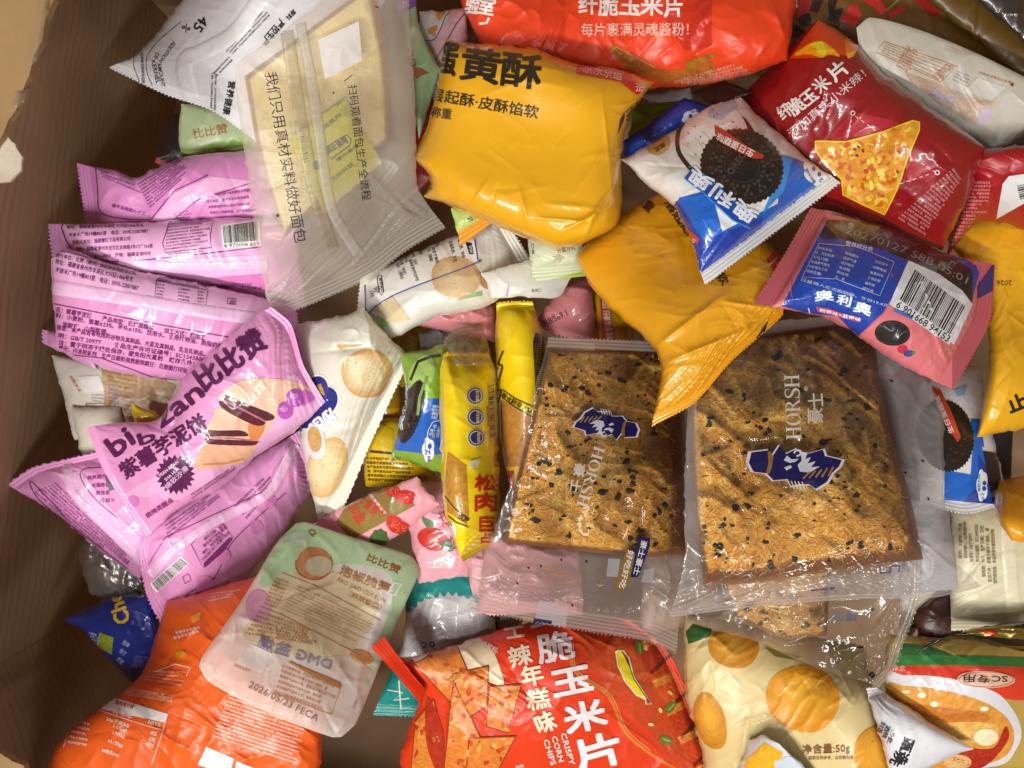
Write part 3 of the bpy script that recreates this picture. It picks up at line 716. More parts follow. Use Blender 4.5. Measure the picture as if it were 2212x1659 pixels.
pack('seaweed_bag', 'long shade-darkened olive bag fold behind the white pouch at the far corner', 'bag', [(1930, -60), (2060, -80), (2290, 120), (2230, 190)], '#5a4010', z=-.115, H=7, seed=32, mat=SATIN, nv=3, mv=.5)
pack('film_bag', 'shade-darkened brown clear bag in the far corner above the white pouch', 'bag', [(2010, -90), (2320, -120), (2320, 150), (2230, 110)], '#33281f', z=-.10, H=6, seed=33, mat=GLOSS)
pack('corn_chip_bag', 'dark red empty bag panel seen between the mint pouch and the orange chips bag', 'bag', [(880, 190), (1060, 60), (1180, 230), (890, 420)], '#8f1418', z=-.115, H=6, seed=34, mat=SATIN)
def petal(x, y): return blob(x, y, 16, 22, '#d69a3e', .4, 2, 20, rough=.3, seed=3)
pack('cracker_packet', 'pale pink packet with blue outline and orange scraps beside the mint pouch', 'packet', [(905, 25), (1010, 20), (1015, 110), (960, 270)], '#d3adb4', L=[(912, 150)], z=-.10, H=9, seed=35, mat=SATIN,
     dec=[spoly([N_(450, 180), N_(740, 180), N_(980, 220), N_(830, 500), N_(700, 690), N_(520, 720)], '#cfd0d2'), line([N_(980, 220), N_(900, 300), N_(830, 480), N_(700, 690), N_(520, 710)], 2, '#3b4384', 3), line([N_(1230, 240), N_(1090, 420), N_(940, 690), N_(740, 1030)], 2, '#3b4384', 3),
          spoly([N_(740, 230), N_(900, 180), N_(880, 260), N_(790, 360)], '#cf9644', .4, 2), spoly([N_(600, 520), N_(760, 430), N_(740, 560), N_(640, 600)], '#cf9644', .4, 2), poly([N_(660, 610), N_(740, 580), N_(720, 640)], '#cf9644', .4, 2)])
pack('mint_pouch', 'mint green foil pouch with brown letters beside the frosted bread bag', 'pouch', [(858, -40), (895, -30), (950, 150), (905, 300)], '#a5cfa3', R=[(906, 60)], z=-.085, H=6, seed=36, fac=1.4, mat=SATIN,
     dec=[poly([N_(60, 200), N_(290, 240), N_(460, 640), N_(380, 1000), N_(300, 1200), N_(60, 600)], '#b9c7a2'), txt('bibizan', N_(60, 250), N_(190, 960), 17, '#b77a52', .02), poly([N_(350, 1180), N_(480, 1180), N_(620, 1280), N_(500, 1310), N_(400, 1380), N_(330, 1250)], '#b06f44', .6, 2), txt('口口', N_(180, 900), N_(260, 1180), 20, '#a86a44', .01)])
pack('grape_packet', 'small purple packet corner above the mint pouch', 'packet', [(840, -60), (905, -60), (898, 14), (860, 34)], '#7f5bb0', z=-.075, H=6, seed=37, dec=[txt('比比', (854, 22), (886, 12), 10, '#dcd0ea')])
pack('berry_cookie_packet', 'blue and red packet edge above the frosted bread bag', 'packet', [(600, -60), (760, -60), (720, 40), (630, 45)], '#27479f', z=-.085, H=8, seed=38,
     dec=[poly([B_(570, -20), B_(770, -20), B_(720, 60), B_(600, 40)], '#b05a58'), poly([B_(480, 30), B_(600, 40), B_(560, 130), B_(490, 90)], '#6d86b5', .6)])
# near right corner
pack('black_packet', 'matte black packet standing between the blue cookie packet and the orange packet', 'packet', [(2090, 880), (2190, 900), (2185, 1040), (2110, 1040)], '#17161a', z=-.10, H=10, seed=41, mat=PAPER)
pack('paper_packet', 'white packet with large black letters peeking behind the toast bags', 'packet', [(1935, 1130), (2046, 1150), (2060, 1220), (1945, 1420)], '#e6e4e4', R=[(2000, 1330)], z=-.105, H=7, seed=42, mat=SATIN,
     dec=[txt('D', (2030, 1210), (2026, 1160), 18, '#15151a', .04), txt('匠', (1950, 1350), (1985, 1360), 30, '#15151a', .04), line([(1944, 1400), (1960, 1380), (1980, 1388)], 6, '#15151a')])
pack('cream_packet', 'plain cream packet corner between the toast bags and the beige packet', 'packet', [(1900, 1140), (2130, 1130), (2110, 1230), (1990, 1350)], '#d8d0b4', z=-.10, H=8, seed=43, mat=SATIN)
pack('choco_packet', 'dark chocolate brown packet fold beside the beige text packet', 'packet', [(1975, 1330), (2060, 1240), (2110, 1420), (1990, 1440)], '#43241c', z=-.105, H=7, seed=44, mat=SATIN)
def noodle(px, py, env, c, m, o):
    return None
pack('cake_box_bag', 'glossy red and green bag with a white dish of pastry and an SC mark', 'bag', [V_(1050, 420), V_(2400, 480), V_(2500, 1560), V_(1000, 1600)], '#b89a4a', z=(-.10, -.10, -.09, -.09), H=16, seed=45, fac=1.1, T=[V_(1300, 440)],
     dec=[poly([V_(1100, 600), V_(1400, 598), V_(2300, 620), V_(2300, 700), V_(1600, 690), V_(1080, 690)], '#2f7a3a'), poly([V_(1050, 690), V_(1600, 684), V_(2300, 702), V_(2300, 980), V_(2130, 980), V_(1700, 900), V_(1050, 800)], '#dc3a22'),
          poly([V_(1180, 500), V_(1400, 520), V_(1620, 600), V_(1150, 602)], '#2a5e33'), txt('净含', V_(1100, 735), V_(1215, 735), 13, '#f2c9b8', .0),
          spoly([V_(1040, 790), V_(1200, 768), V_(1500, 782), V_(1800, 850), V_(2000, 930), V_(2130, 1080), V_(2190, 1250), V_(2140, 1400), V_(2000, 1530), V_(1500, 1560), V_(1000, 1500)], '#d7d6da', layer=2),
          spoly([V_(1040, 880), V_(1200, 858), V_(1450, 880), V_(1750, 950), V_(1960, 1040), V_(2090, 1160), V_(2130, 1290), V_(2080, 1420), V_(1950, 1500), V_(1600, 1560), V_(1000, 1500)], '#dd9a3d', .6, 3),
          spoly([V_(1200, 1000), V_(1500, 1040), V_(1850, 1080), V_(1900, 1150), V_(1650, 1180), V_(1350, 1100)], '#c97a2c', .8, 4), spoly([V_(1450, 1180), V_(1750, 1160), V_(1980, 1190), V_(1960, 1300), V_(1700, 1340), V_(1500, 1260)], '#e3b863', .8, 4),
          spoly([V_(1600, 1440), V_(1700, 1380), V_(1950, 1380), V_(2050, 1200), V_(2080, 1300), V_(1950, 1480), V_(1800, 1560), V_(1600, 1520)], '#b1301d', .9, 5),
          blob(*V_(1890, 1290), 26, 18, '#efe2bb', .3, 5), blob(*V_(1650, 1500), 30, 16, '#e2b878', .6, 5), blob(*V_(1350, 935), 9, 6, '#f3e7cf', 0, 5), blob(*V_(1455, 1010), 8, 6, '#f3e7cf', 0, 5), blob(*V_(1875, 1050), 9, 5, '#f3e7cf', 0, 5), blob(*V_(1220, 905), 9, 4, '#e9d3ab', 0, 5),
          blob(*V_(1890, 803), 62, 18, '#e3b9a0', 0, 6, 2), line([(V_(1890, 803)[0] + 58 * math.cos(a / 30 * 6.283), V_(1890, 803)[1] + 16 * math.sin(a / 30 * 6.283)) for a in range(31)], 1.3, '#8c5638', 7),
          txt('SC专用', V_(2070, 770), V_(1700, 765), 17, '#54231a', .012, layer=8)])
pack('beige_packet', 'beige packet with rows of brown vertical small print at the box corner', 'packet', [(2050, 1095), (2290, 1085), (2290, 1350), (2056, 1362)], '#ccc4a4', R=[(2300, 1260)], B=[(2160, 1362)], z=-.082, H=12, seed=47, mat=SATIN, seals={'B': 26}, wr=.9,
     dec=[txt('配料：小麦粉、鸡蛋', U_(1290, 1650), U_(1290, 1200), 8, '#6d5a2c', .01), txt('白砂糖、山梨酸钾', U_(1360, 1650), U_(1350, 1180), 8, '#6d5a2c', .01), txt('标准号：GB/T 20977', U_(1440, 1700), U_(1420, 1330), 9, '#6d5a2c', .01),
          txt('许可证编号：SC12435050', U_(1520, 1700), U_(1500, 1220), 9, '#6d5a2c', .01), txt('保质期：90天　生产日期：见包', U_(1600, 1900), U_(1570, 1230), 9, '#6d5a2c', .01), txt('贮存条件：请置于阴凉干燥处，避', U_(1680, 1960), U_(1640, 1260), 9, '#6d5a2c', .01), txt('致敏原信息：本品中含有麸质的谷物', U_(1750, 1980), U_(1710, 1280), 9, '#6d5a2c', .01)],
     seams=[([(2176, 1090), (2184, 1240), (2200, 1400)], 34, '#d6cfb2')])
pack('seaweed_bag', 'dark olive foil bag with orange stripes above the red and green bag', 'bag', [V_(1270, 600), V_(1760, 372), V_(2400, 285), V_(2400, 606)], '#3b3420', T=None, L=[V_(1500, 460)], z=-.066, H=10, seed=46, fac=1.8, mat=FOIL, seals={},
     dec=[poly([V_(1600, 470), V_(1680, 455), V_(1960, 555), V_(1890, 592)], '#d0442a', layer=3), poly([V_(1800, 380), V_(1960, 395), V_(2000, 410), V_(1930, 440)], '#d0442a', layer=3),
          spoly([V_(1400, 560), V_(1650, 420), V_(1900, 480), V_(2300, 560), V_(2300, 480), V_(1900, 440), V_(1700, 400), V_(1900, 360), V_(2300, 400), V_(2300, 595), V_(1980, 600)], '#8c7a34', layer=1), micro([V_(1440, 520), V_(1590, 500), V_(1600, 530), V_(1450, 550)], 2, '#b0aaa0', .6)])

pack('strawberry_packet', 'dusty pink packet seen through the seal of the narrower toast bag', 'packet', [(1052, 1150), (1250, 1180), (1262, 1330), (1030, 1326)], '#c98f94', z=-.11, H=10, seed=26, fac=1.8, fscale=.7)
pack('film_bag', 'grey silvery packet under the far edge of the biggest toast bag', 'bag', [(1880, 740), (2010, 760), (2070, 1270), (1930, 1290)], '#a7a5ac', z=-.105, H=10, seed=27, fac=1.4, mat=SATIN)
pack('film_bag', 'tan brown packet between the two toast bags, low in the pile', 'bag', [(1400, 1060), (1540, 1060), (1560, 1330), (1380, 1380)], '#8d7460', z=-.115, H=9, seed=28, fac=1.6)
# ------------------------------------------------------------------ middle layer
pack('choco_packet', 'black packet with a red crimped edge beside the green walnut pouch', 'packet', [(336, 352), (372, 246), (460, 250), (420, 400)], '#231518', z=-.115, H=5, seed=51, mat=SATIN, seals={'L': 13}, sealcol='#b3242a',
     dec=[micro([O_(1060, 150), O_(1160, 110), O_(1130, 230), O_(1040, 240)], 3, '#8d8486', .6)])
pack('walnut_pouch', 'light green pouch with brown print under the white kernel packet', 'pouch', [(392, 225), (570, 235), (575, 320), (392, 328)], '#afc194', L=[(384, 300)], B=[(410, 336), (480, 326)], z=-.108, H=7, seed=52, mat=SATIN,
     dec=[poly([(376, 312), (400, 322), (480, 306), (575, 286), (575, 312), (480, 322), (400, 338), (376, 330)], '#93b85a'), line([(385, 331), (480, 325), (575, 312)], 6, '#dfe79a', 3), poly([A_(1300, 800), A_(1400, 830), A_(1450, 900), A_(1280, 910)], '#bcc9a0'), txt('比比赞', A_(1270, 910), A_(1490, 870), 22, '#a5764a', .01)])
pack('white_pouch', 'white pouch end squeezed between the walnut pouch and the folded pink packet', 'pouch', [(414, 338), (575, 318), (580, 392), (420, 380)], '#e3ded2', L=[(404, 360)], z=-.10, H=6, seed=53, mat=SATIN,
     dec=[line([(466, 346), (540, 352)], 2.4, '#a07040'), ])
pack('white_pouch', 'translucent pouch with brown print under the pink packets on the near side', 'pouch', [(112, 768), (400, 800), (400, 960), (162, 950)], '#dcd6ca', L=[(140, 870)], z=-.118, H=6, seed=54, mat=SATIN, nu=4, nv=4,
     dec=[poly([E_(600, 830), E_(800, 830), E_(1050, 930), E_(950, 1130), E_(600, 1170), E_(620, 1000)], '#c0a480', .8), micro([E_(640, 840), E_(820, 870), E_(800, 1100), E_(640, 1060)], 9, '#a9713f', .6, 3), txt('DMG', E_(640, 940), E_(680, 1050), 13, '#8f8bb0', .03),
          line([E_(510, 1040), E_(650, 1040), E_(720, 1150), E_(560, 1170)], 1.8, '#a86d3c', 3, True), micro([E_(530, 1050), E_(640, 1050), E_(690, 1150), E_(570, 1160)], 4, '#a9713f', .6, 5), micro([E_(540, 980), E_(620, 980), E_(620, 1040), E_(545, 1030)], 3, '#8c8aa4', .6, 6),
          txt('扫码关注', E_(412, 880), E_(470, 975), 6, '#b3632c', .01), poly([E_(460, 880), E_(590, 872), E_(622, 960), E_(505, 976)], '#e9e6e2', layer=3)])
pack('white_pouch', 'pale cream pouch beneath the translucent one by the box wall', 'pouch', [(152, 880), (260, 880), (280, 1010), (178, 1005)], '#d5cfbe', z=-.135, H=5, seed=55, mat=SATIN)
pack('lemon_packet', 'small bright yellow packet corner lying on the translucent pouch', 'packet', [(286, 872), (338, 888), (350, 916), (288, 920)], '#e2c512', z=-.098, H=6, seed=56, fac=1.4)
FSP = dict(group='pink taro cake packets', mat=GLOSS)
pack('taro_cake_packet', 'pink packet tip sticking out below the second pink packet, nearest the box wall', 'packet', [(90, 712), (200, 730), (210, 800), (92, 742)], PINK, z=-.115, H=4, seed=57, seals={'L': 12}, **FSP)
# folded back packet
pack('taro_cake_packet', 'pink packet folded in the middle, farthest from the camera edge of the pink stack', 'packet', [(166, 352), (600, 330), (610, 500), (188, 500)], '#dc8fca', T=[(196, 360), (250, 368), (290, 384), (330, 366), (400, 338), (470, 330)], z=-.115, H=15, seed=58, seals={'L': 26}, wr=.9, fac=1.,
     creases=[(292, 384, 322, 480, -5, 18), (322, 480, 440, 400, 1.2, 8)],
     dec=[micro([O_(860, 380), O_(1240, 160), O_(1310, 300), O_(980, 600)], 9, '#8a3d80', .6, 7), micro([O_(520, 260), O_(800, 320), O_(900, 480), O_(560, 330)], 3, '#8a3d80', .6, 8, ragged=.6), micro([O_(620, 550), O_(960, 640), O_(960, 680), O_(640, 590)], 1, '#8a3d80', .8, 9),
          line([O_(500, 235), O_(520, 440), O_(530, 600), O_(600, 660), O_(760, 690), O_(980, 700)], 2, '#7a2a6e'), poly([O_(990, 700), O_(1200, 460), O_(1500, 320), O_(1880, 360), O_(1880, 420), O_(1600, 440), O_(1400, 520), O_(1180, 720)], '#efb6e0'),
          line([O_(990, 690), O_(1180, 450), O_(1480, 310)], 2, '#7a2a6e', 3), line([O_(1180, 700), O_(1380, 530), O_(1880, 370)], 2, '#7a2a6e', 3),
          micro([O_(1450, 470), O_(1880, 400), O_(1900, 640), O_(1500, 660)], 4, '#8a3d80', .5, 10), micro([O_(1180, 640), O_(1320, 600), O_(1350, 680), O_(1200, 690)], 3, '#8a3d80', .6, 11)])
pack('taro_cake_packet', 'pink packet with barcode and address print under the frosted bread bag', 'packet', [(104, 484), (640, 480), (660, 680), (118, 600)], PINK, T=[(200, 484), (330, 478), (420, 474), (520, 470)], z=-.108, H=13, seed=59, seals={'L': 20}, sealcol='#c98abf', wr=.8, fac=.9,
     dec=[poly([O_(220, 740), O_(1900, 660), O_(1940, 940), O_(1100, 1040), O_(640, 1060), O_(320, 970)], '#edb4de'), line([O_(210, 735), O_(215, 800), O_(320, 970), O_(640, 1060), O_(1100, 1030), O_(1940, 935)], 2.6, PKD, 3),
          txt('地址：福建省泉州市丰泽区大兴街1466号东', O_(250, 780), O_(920, 765), 9, PKD, .015), txt('海泰禾广场19幢803室　电话：0595-22007887', O_(268, 850), O_(960, 815), 9.5, PKD, .015), txt('受委托单位：福建壹饼食品有限公司', O_(300, 915), O_(805, 880), 9.5, PKD, .015),
          txt('地址：福建省漳州市龙文区龙美路3号C2幢104室', O_(330, 975), O_(1000, 945), 9.5, PKD, .015), txt('363118810　产地：福建省漳州市', O_(480, 1035), O_(985, 1010), 9.5, PKD, .015),
          line([O_(1140, 720), O_(1530, 680), O_(1500, 830), O_(1510, 940), O_(1110, 985), O_(1085, 900), O_(1120, 800)], 2, PKD, 3, True), poly([O_(1140, 720), O_(1310, 700), O_(1380, 700), O_(1520, 684), O_(1510, 705), O_(1300, 735), O_(1135, 745)], PKD, layer=4),
          micro([O_(1125, 750), O_(1500, 710), O_(1490, 920), O_(1110, 970)], 8, PKD, .55, 12), micro([O_(1130, 990), O_(1500, 955), O_(1500, 975), O_(1130, 1010)], 1, PKD, .8, 13),
          barcode([O_(1590, 745), O_(1930, 690), O_(1940, 925), O_(1610, 945)], digits='6 970006 659', seed=5),
          poly([O_(700, 1080), O_(1960, 1000), O_(1980, 1160), O_(1500, 1200), O_(1100, 1150)], '#efb9e2'), poly([O_(1500, 1210), O_(1990, 1170), O_(2030, 1340), O_(1700, 1290)], '#e083c4', layer=2), txt('SC12435060310250', O_(1500, 1290), O_(1860, 1275), 8, PKD, .01), txt('热加工　开袋即食', O_(1560, 1300), O_(1960, 1310), 8, PKD, .01)],
     seams=[([O_(700, 1080), O_(1300, 1110), O_(2000, 1090)], 26, '#f1c3e6')])
pack('taro_cake_packet', 'broad pink packet with nutrition table and ingredient lines, middle of the pink stack', 'packet', [(112, 560), (640, 660), (655, 830), (122, 750)], '#e49ace', T=[(140, 536), (230, 568), (420, 610)], L=[(114, 650)], B=[(240, 800), (400, 828), (520, 850)], z=-.098, H=17, seed=60, wr=.7, fac=.9, seals={'R': 22}, nv=2.2, mv=.5,
     dec=[poly([O_(125, 970), O_(300, 990), O_(700, 1110), O_(1500, 1230), O_(2030, 1350), O_(2040, 1540), O_(1500, 1480), O_(900, 1350), O_(140, 1210)], '#efb8e1'),
          txt('委托单位：比赞（泉州）供应链管理有限公司', O_(150, 1020), O_(845, 1185), 10, PKD, .015), txt('地址：福建省泉州市丰泽区大兴街1466号东', O_(148, 1080), O_(820, 1245), 12, PKD, .015), txt('海泰禾广场19幢803室　电话：0595-22007887', O_(148, 1155), O_(870, 1320), 12, PKD, .015),
          line([O_(125, 980), O_(180, 965), O_(500, 1040), O_(2030, 1370)], 1.6, PKD, 2),
          poly([O_(1030, 1220), O_(1060, 1190), O_(1450, 1260), O_(1480, 1300), O_(1460, 1310), O_(1030, 1235)], PKD, layer=4), line([O_(1030, 1215), O_(1015, 1390), O_(1455, 1470), O_(1480, 1300)], 1.8, PKD, 3), txt('营养成分表', O_(1160, 1250), O_(1380, 1280), 8, '#e9c0df', .01, layer=6),
          micro([O_(1035, 1245), O_(1110, 1258), O_(1100, 1395), O_(1025, 1385)], 5, PKD, .6, 14), micro([O_(1220, 1285), O_(1330, 1300), O_(1310, 1450), O_(1210, 1430)], 5, PKD, .6, 15), micro([O_(1390, 1310), O_(1455, 1320), O_(1440, 1460), O_(1380, 1450)], 5, PKD, .6, 16),
          line([O_(1650, 1380), O_(1725, 1390), O_(1720, 1440), O_(1645, 1430)], 1.5, PKD, 3, True), txt('回', O_(1668, 1430), O_(1708, 1436), 9, PKD, .02),
          line([O_(140, 1430), O_(1000, 1600), O_(1600, 1710), O_(2030, 1790)], 2.2, PKD, 2),
          txt('名：紫薯芋泥饼　　产品类型：烘烤类糕点　　加工方式：热加工', E_(330, 495), E_(1215, 665), 11.5, PKD, .015), txt('料：小麦粉、紫薯≥23%、芋头≥15%、饮用水、食用植物油、脱脂奶粉', E_(330, 530), E_(1320, 715), 11.5, PKD, .015),
          txt('丙酸钙、山梨酸钾。', E_(370, 585), E_(640, 632), 11.5, PKD, .015), txt('信息：本产品含有麸质的谷物及其制品、大豆及其制品、乳及乳制品。', E_(335, 600), E_(1215, 760), 11.5, PKD, .015),
          txt('明：GB/T 20977　　食品生产许可证编号：SC12435060', E_(345, 650), E_(1230, 795), 11.5, PKD, .015), txt('法：置于阴凉干燥处保存，避免阳光直射　贮存条件：食用', E_(345, 690), E_(1240, 830), 11.5, PKD, .015), txt('提示：内含脱氧剂　生产日期和保质期到期日：见侧面打印处', E_(345, 722), E_(1110, 860), 11.5, PKD, .015),
          line([E_(340, 740), E_(600, 768), E_(900, 880), E_(1120, 915)], 2, PKD, 2),
          barcode([O_(1560, 1465), O_(1990, 1510), O_(1950, 1580), O_(1700, 1540)], seed=6)],
     seams=[([O_(135, 1290), O_(700, 1370), O_(1300, 1470), O_(2000, 1570)], 30, '#f0c4e8', 1.1)])
pack('taro_cake_packet', 'pink packet showing its back at the near left, its pointed end against the box wall', 'packet', [(14, 1046), (270, 962), (352, 1190), (300, 1250)], '#e59bd0', L=[(120, 1110), (215, 1190)], T=[(70, 1010), (150, 990)], z=(-.105, -.1, -.1, -.11), H=12, seed=61, seals={'T': 16}, wr=.8,
     dec=[line([I_(380, 200), I_(190, 0), I_(186, 40), I_(260, 130), I_(480, 300), I_(740, 500)], 1.8, PKD), micro([I_(330, 0), I_(780, 430), I_(720, 500), I_(195, 60)], 7, '#8a3d80', .6, 21), poly([E_(340, 1460), E_(480, 1440), E_(640, 1640), E_(900, 1900), E_(800, 1950)], '#efb9e2'),
          line([E_(600, 1420), E_(500, 1430), E_(480, 1480), E_(560, 1600), E_(700, 1720)], 1.8, PKD), micro([E_(500, 1460), E_(620, 1450), E_(690, 1640), E_(600, 1640)], 4, '#8a3d80', .5, 22), poly([E_(620, 1470), E_(660, 1465), E_(680, 1550), E_(650, 1560)], '#6d6672', layer=3)],
     seams=[([E_(400, 1400), E_(430, 1560), E_(640, 1780), E_(860, 2000)], 22, '#f0bfe4')], **{k: v for k, v in FSP.items() if k != 'mat'})
pack('cheese_puff_packet', 'dark blue foil snack packet with yellow letters on the box floor', 'packet', [I_(370, 800), I_(880, 640), I_(980, 1010), I_(780, 1180)], '#1c2f86', T=[I_(470, 745), I_(640, 668)], L=[I_(480, 860), I_(650, 1040)], z=(-.17, -.15, -.15, -.165), H=16, fac=2., seed=62, mat=GLOSS,
     dec=[txt('Che', I_(760, 800), I_(700, 640), 34, '#e0b81a', .05), micro([I_(510, 860), I_(560, 880), I_(590, 950), I_(540, 940)], 4, '#cfd6e6', .5, 3), poly([I_(580, 870), I_(660, 900), I_(650, 1000), I_(560, 950)], '#8d9a2c', .9), micro([I_(720, 900), I_(760, 920), I_(700, 1070), I_(670, 1040)], 3, '#aebbe0', .6, 5), micro([I_(790, 1000), I_(870, 1010), I_(830, 1090), I_(760, 1070)], 6, '#93a3d8', .5, 6)])
pack('taro_cake_packet', 'long pink packet with barcode lying diagonally, seal pointing to the near box wall', 'packet', [(296, 1180), (650, 930), (702, 1030), (372, 1392)], '#e59bd0', T=[(340, 1130), (480, 1020)], L=[(318, 1290)], B=[(660, 1080), (590, 1180), (500, 1290), (440, 1350)][::-1], z=None, H=15, seed=63, seals={'L': 26, 'R': 26}, wr=1., fac=.9,
     dec=[line([I_(860, 480), I_(960, 320), I_(1300, 160), I_(1640, 0)], 1.8, PKD), line([I_(960, 780), I_(1100, 640), I_(1240, 560), I_(1340, 360), I_(1500, 200), I_(1660, 60)], 1.8, PKD),
          micro([I_(960, 240), I_(1260, 40), I_(1280, 90), I_(980, 330)], 4, '#8a3d80', .55, 31), micro([I_(1200, 230), I_(1290, 205), I_(1340, 300), I_(1180, 470)], 6, '#8a3d80', .5, 32), line([I_(1110, 360), I_(1270, 200), I_(1350, 320), I_(1180, 495)], 1.6, PKD, 3, True), poly([I_(1180, 470), I_(1330, 320), I_(1350, 330), I_(1300, 400), I_(1190, 495)], PKD, layer=4),
          barcode([I_(870, 590), I_(1050, 430), I_(1100, 470), I_(910, 640)], seed=8, n=30), line([I_(1062, 550), I_(1095, 530), I_(1110, 565), I_(1075, 588)], 1.6, PKD, 3, True),
          micro([I_(1350, 130), I_(1560, -60), I_(1600, 20), I_(1440, 220)], 4, '#8a3d80', .5, 33), blob(*I_(1300, 430), 15, 17, '#db86c4', 0, 2), blob(*I_(1490, 260), 14, 16, '#db86c4', 0, 2), blob(*I_(1190, 600), 20, 22, '#db86c4', 0, 2), blob(*I_(1570, 110), 14, 14, '#db86c4', 0, 2),
          poly([I_(1070, 790), I_(1170, 720), I_(1090, 840), I_(1050, 860)], '#b54fa6', .3, 3)],
     seams=[([I_(870, 540), I_(1000, 400), I_(1250, 230), I_(1560, 60), (640, 960)], 22, '#f1c2e7')], **{k: v for k, v in FSP.items() if k != 'mat'})
def dots(cx, cy, rx, ry, n, col, sd, r0=1, r1=2.5, layer=4):
    rr = random.Random(sd); o = []
    for _ in range(n):
        a = rr.uniform(0, 6.28); q = math.sqrt(rr.random()); o += blob(cx + rx * q * math.cos(a), cy + ry * q * math.sin(a), rr.uniform(r0, r1), rr.uniform(r0, r1) * .6, col, 0, layer, rr.uniform(0, 180), n=7)
    return o
pack('chips_bag', 'bright orange bag with a nutrition table in the near corner of the box', 'bag', [(360, 1300), (600, 1230), (690, 1760), (70, 1760)], '#e8601a', L=[(300, 1460), (130, 1600)], T=[(470, 1270)], R=[(690, 1450)], z=(-.10, -.09, -.07, -.09), H=34, seed=64, fac=1.6, wr=.9, mat=SATIN, nu=2.2, mu=.5,
     dec=[poly([I_(600, 1270), I_(680, 1255), I_(975, 1345), I_(960, 1395), I_(560, 1310)], '#f0ede8'), txt('营养成分表', I_(668, 1290), I_(775, 1318), 10, '#d8521a', .02), txt('每份16克(g)', I_(650, 1345), I_(765, 1368), 10, '#f4e6da', .01), txt('NRV%', I_(860, 1400), I_(930, 1420), 9, '#f4e6da', .01),
          line([I_(560, 1320), I_(750, 1380), I_(945, 1440)], 1.4, '#f4e6da', 2), line([I_(975, 1345), I_(930, 1500), I_(880, 1640)], 1.4, '#f4e6da', 2), line([I_(520, 1330), I_(400, 1440), I_(370, 1540)], 1.4, '#f4e6da', 2),
          txt('306千焦(kJ)', I_(618, 1385), I_(748, 1425), 9.5, '#f4e6da', .01), txt('1.1克(g)', I_(658, 1425), I_(735, 1450), 9.5, '#f4e6da', .01), txt('2.9克(g)', I_(650, 1460), I_(725, 1485), 9.5, '#f4e6da', .01), txt('10.1克(g)', I_(628, 1510), I_(712, 1540), 9.5, '#f4e6da', .01), txt('98毫克(mg)', I_(590, 1565), I_(690, 1595), 9.5, '#f4e6da', .01),
          txt('4%', I_(872, 1462), I_(910, 1472), 9, '#f4e6da', .01), txt('2%', I_(864, 1498), I_(900, 1508), 9, '#f4e6da', .01), txt('5%', I_(856, 1528), I_(892, 1540), 9, '#f4e6da', .01), micro([I_(440, 1370), I_(530, 1390), I_(500, 1540), I_(390, 1520)], 5, '#f4e6da', .5, 41),
          line([I_(900, 1100), I_(1020, 1055), I_(1105, 1075), I_(1085, 1125)], 1.4, '#f4e6da', 2), micro([I_(880, 1090), I_(1090, 1090), I_(1060, 1190), I_(820, 1150)], 4, '#f2c4a4', .5, 42), micro([I_(720, 1190), I_(1010, 1240), I_(1000, 1280), I_(640, 1230)], 3, '#f2c4a4', .5, 43),
          micro([I_(1350, 1200), I_(1790, 1340), I_(1720, 1640), I_(1230, 1480)], 14, '#f7dccb', .62, 44, ragged=.1), micro([I_(1030, 860), I_(1190, 830), I_(1180, 870), I_(1010, 920)], 2, '#f7dccb', .6, 45), micro([I_(1230, 640), I_(1400, 620), I_(1390, 660), I_(1210, 700)], 3, '#f7dccb', .5, 46),
          poly([I_(1200, 1535), I_(1360, 1605), I_(1330, 1700), I_(1150, 1640)], '#f2f0ee'), poly([I_(1375, 1620), I_(1560, 1690), I_(1530, 1800), I_(1350, 1760)], '#f2f0ee'), poly([I_(1110, 780), I_(1170, 750), I_(1160, 800), I_(1120, 820)], '#e8a024'), blob(*I_(1050, 1000), 12, 9, '#d98a20', .6, 2)],
     creases=[(I_(1080, 1300)[0], I_(1080, 1300)[1], I_(980, 1700)[0], I_(980, 1700)[1], 1.6, 7), (I_(1400, 1100)[0], I_(1400, 1100)[1], 700, 1500, -1.2, 8)])
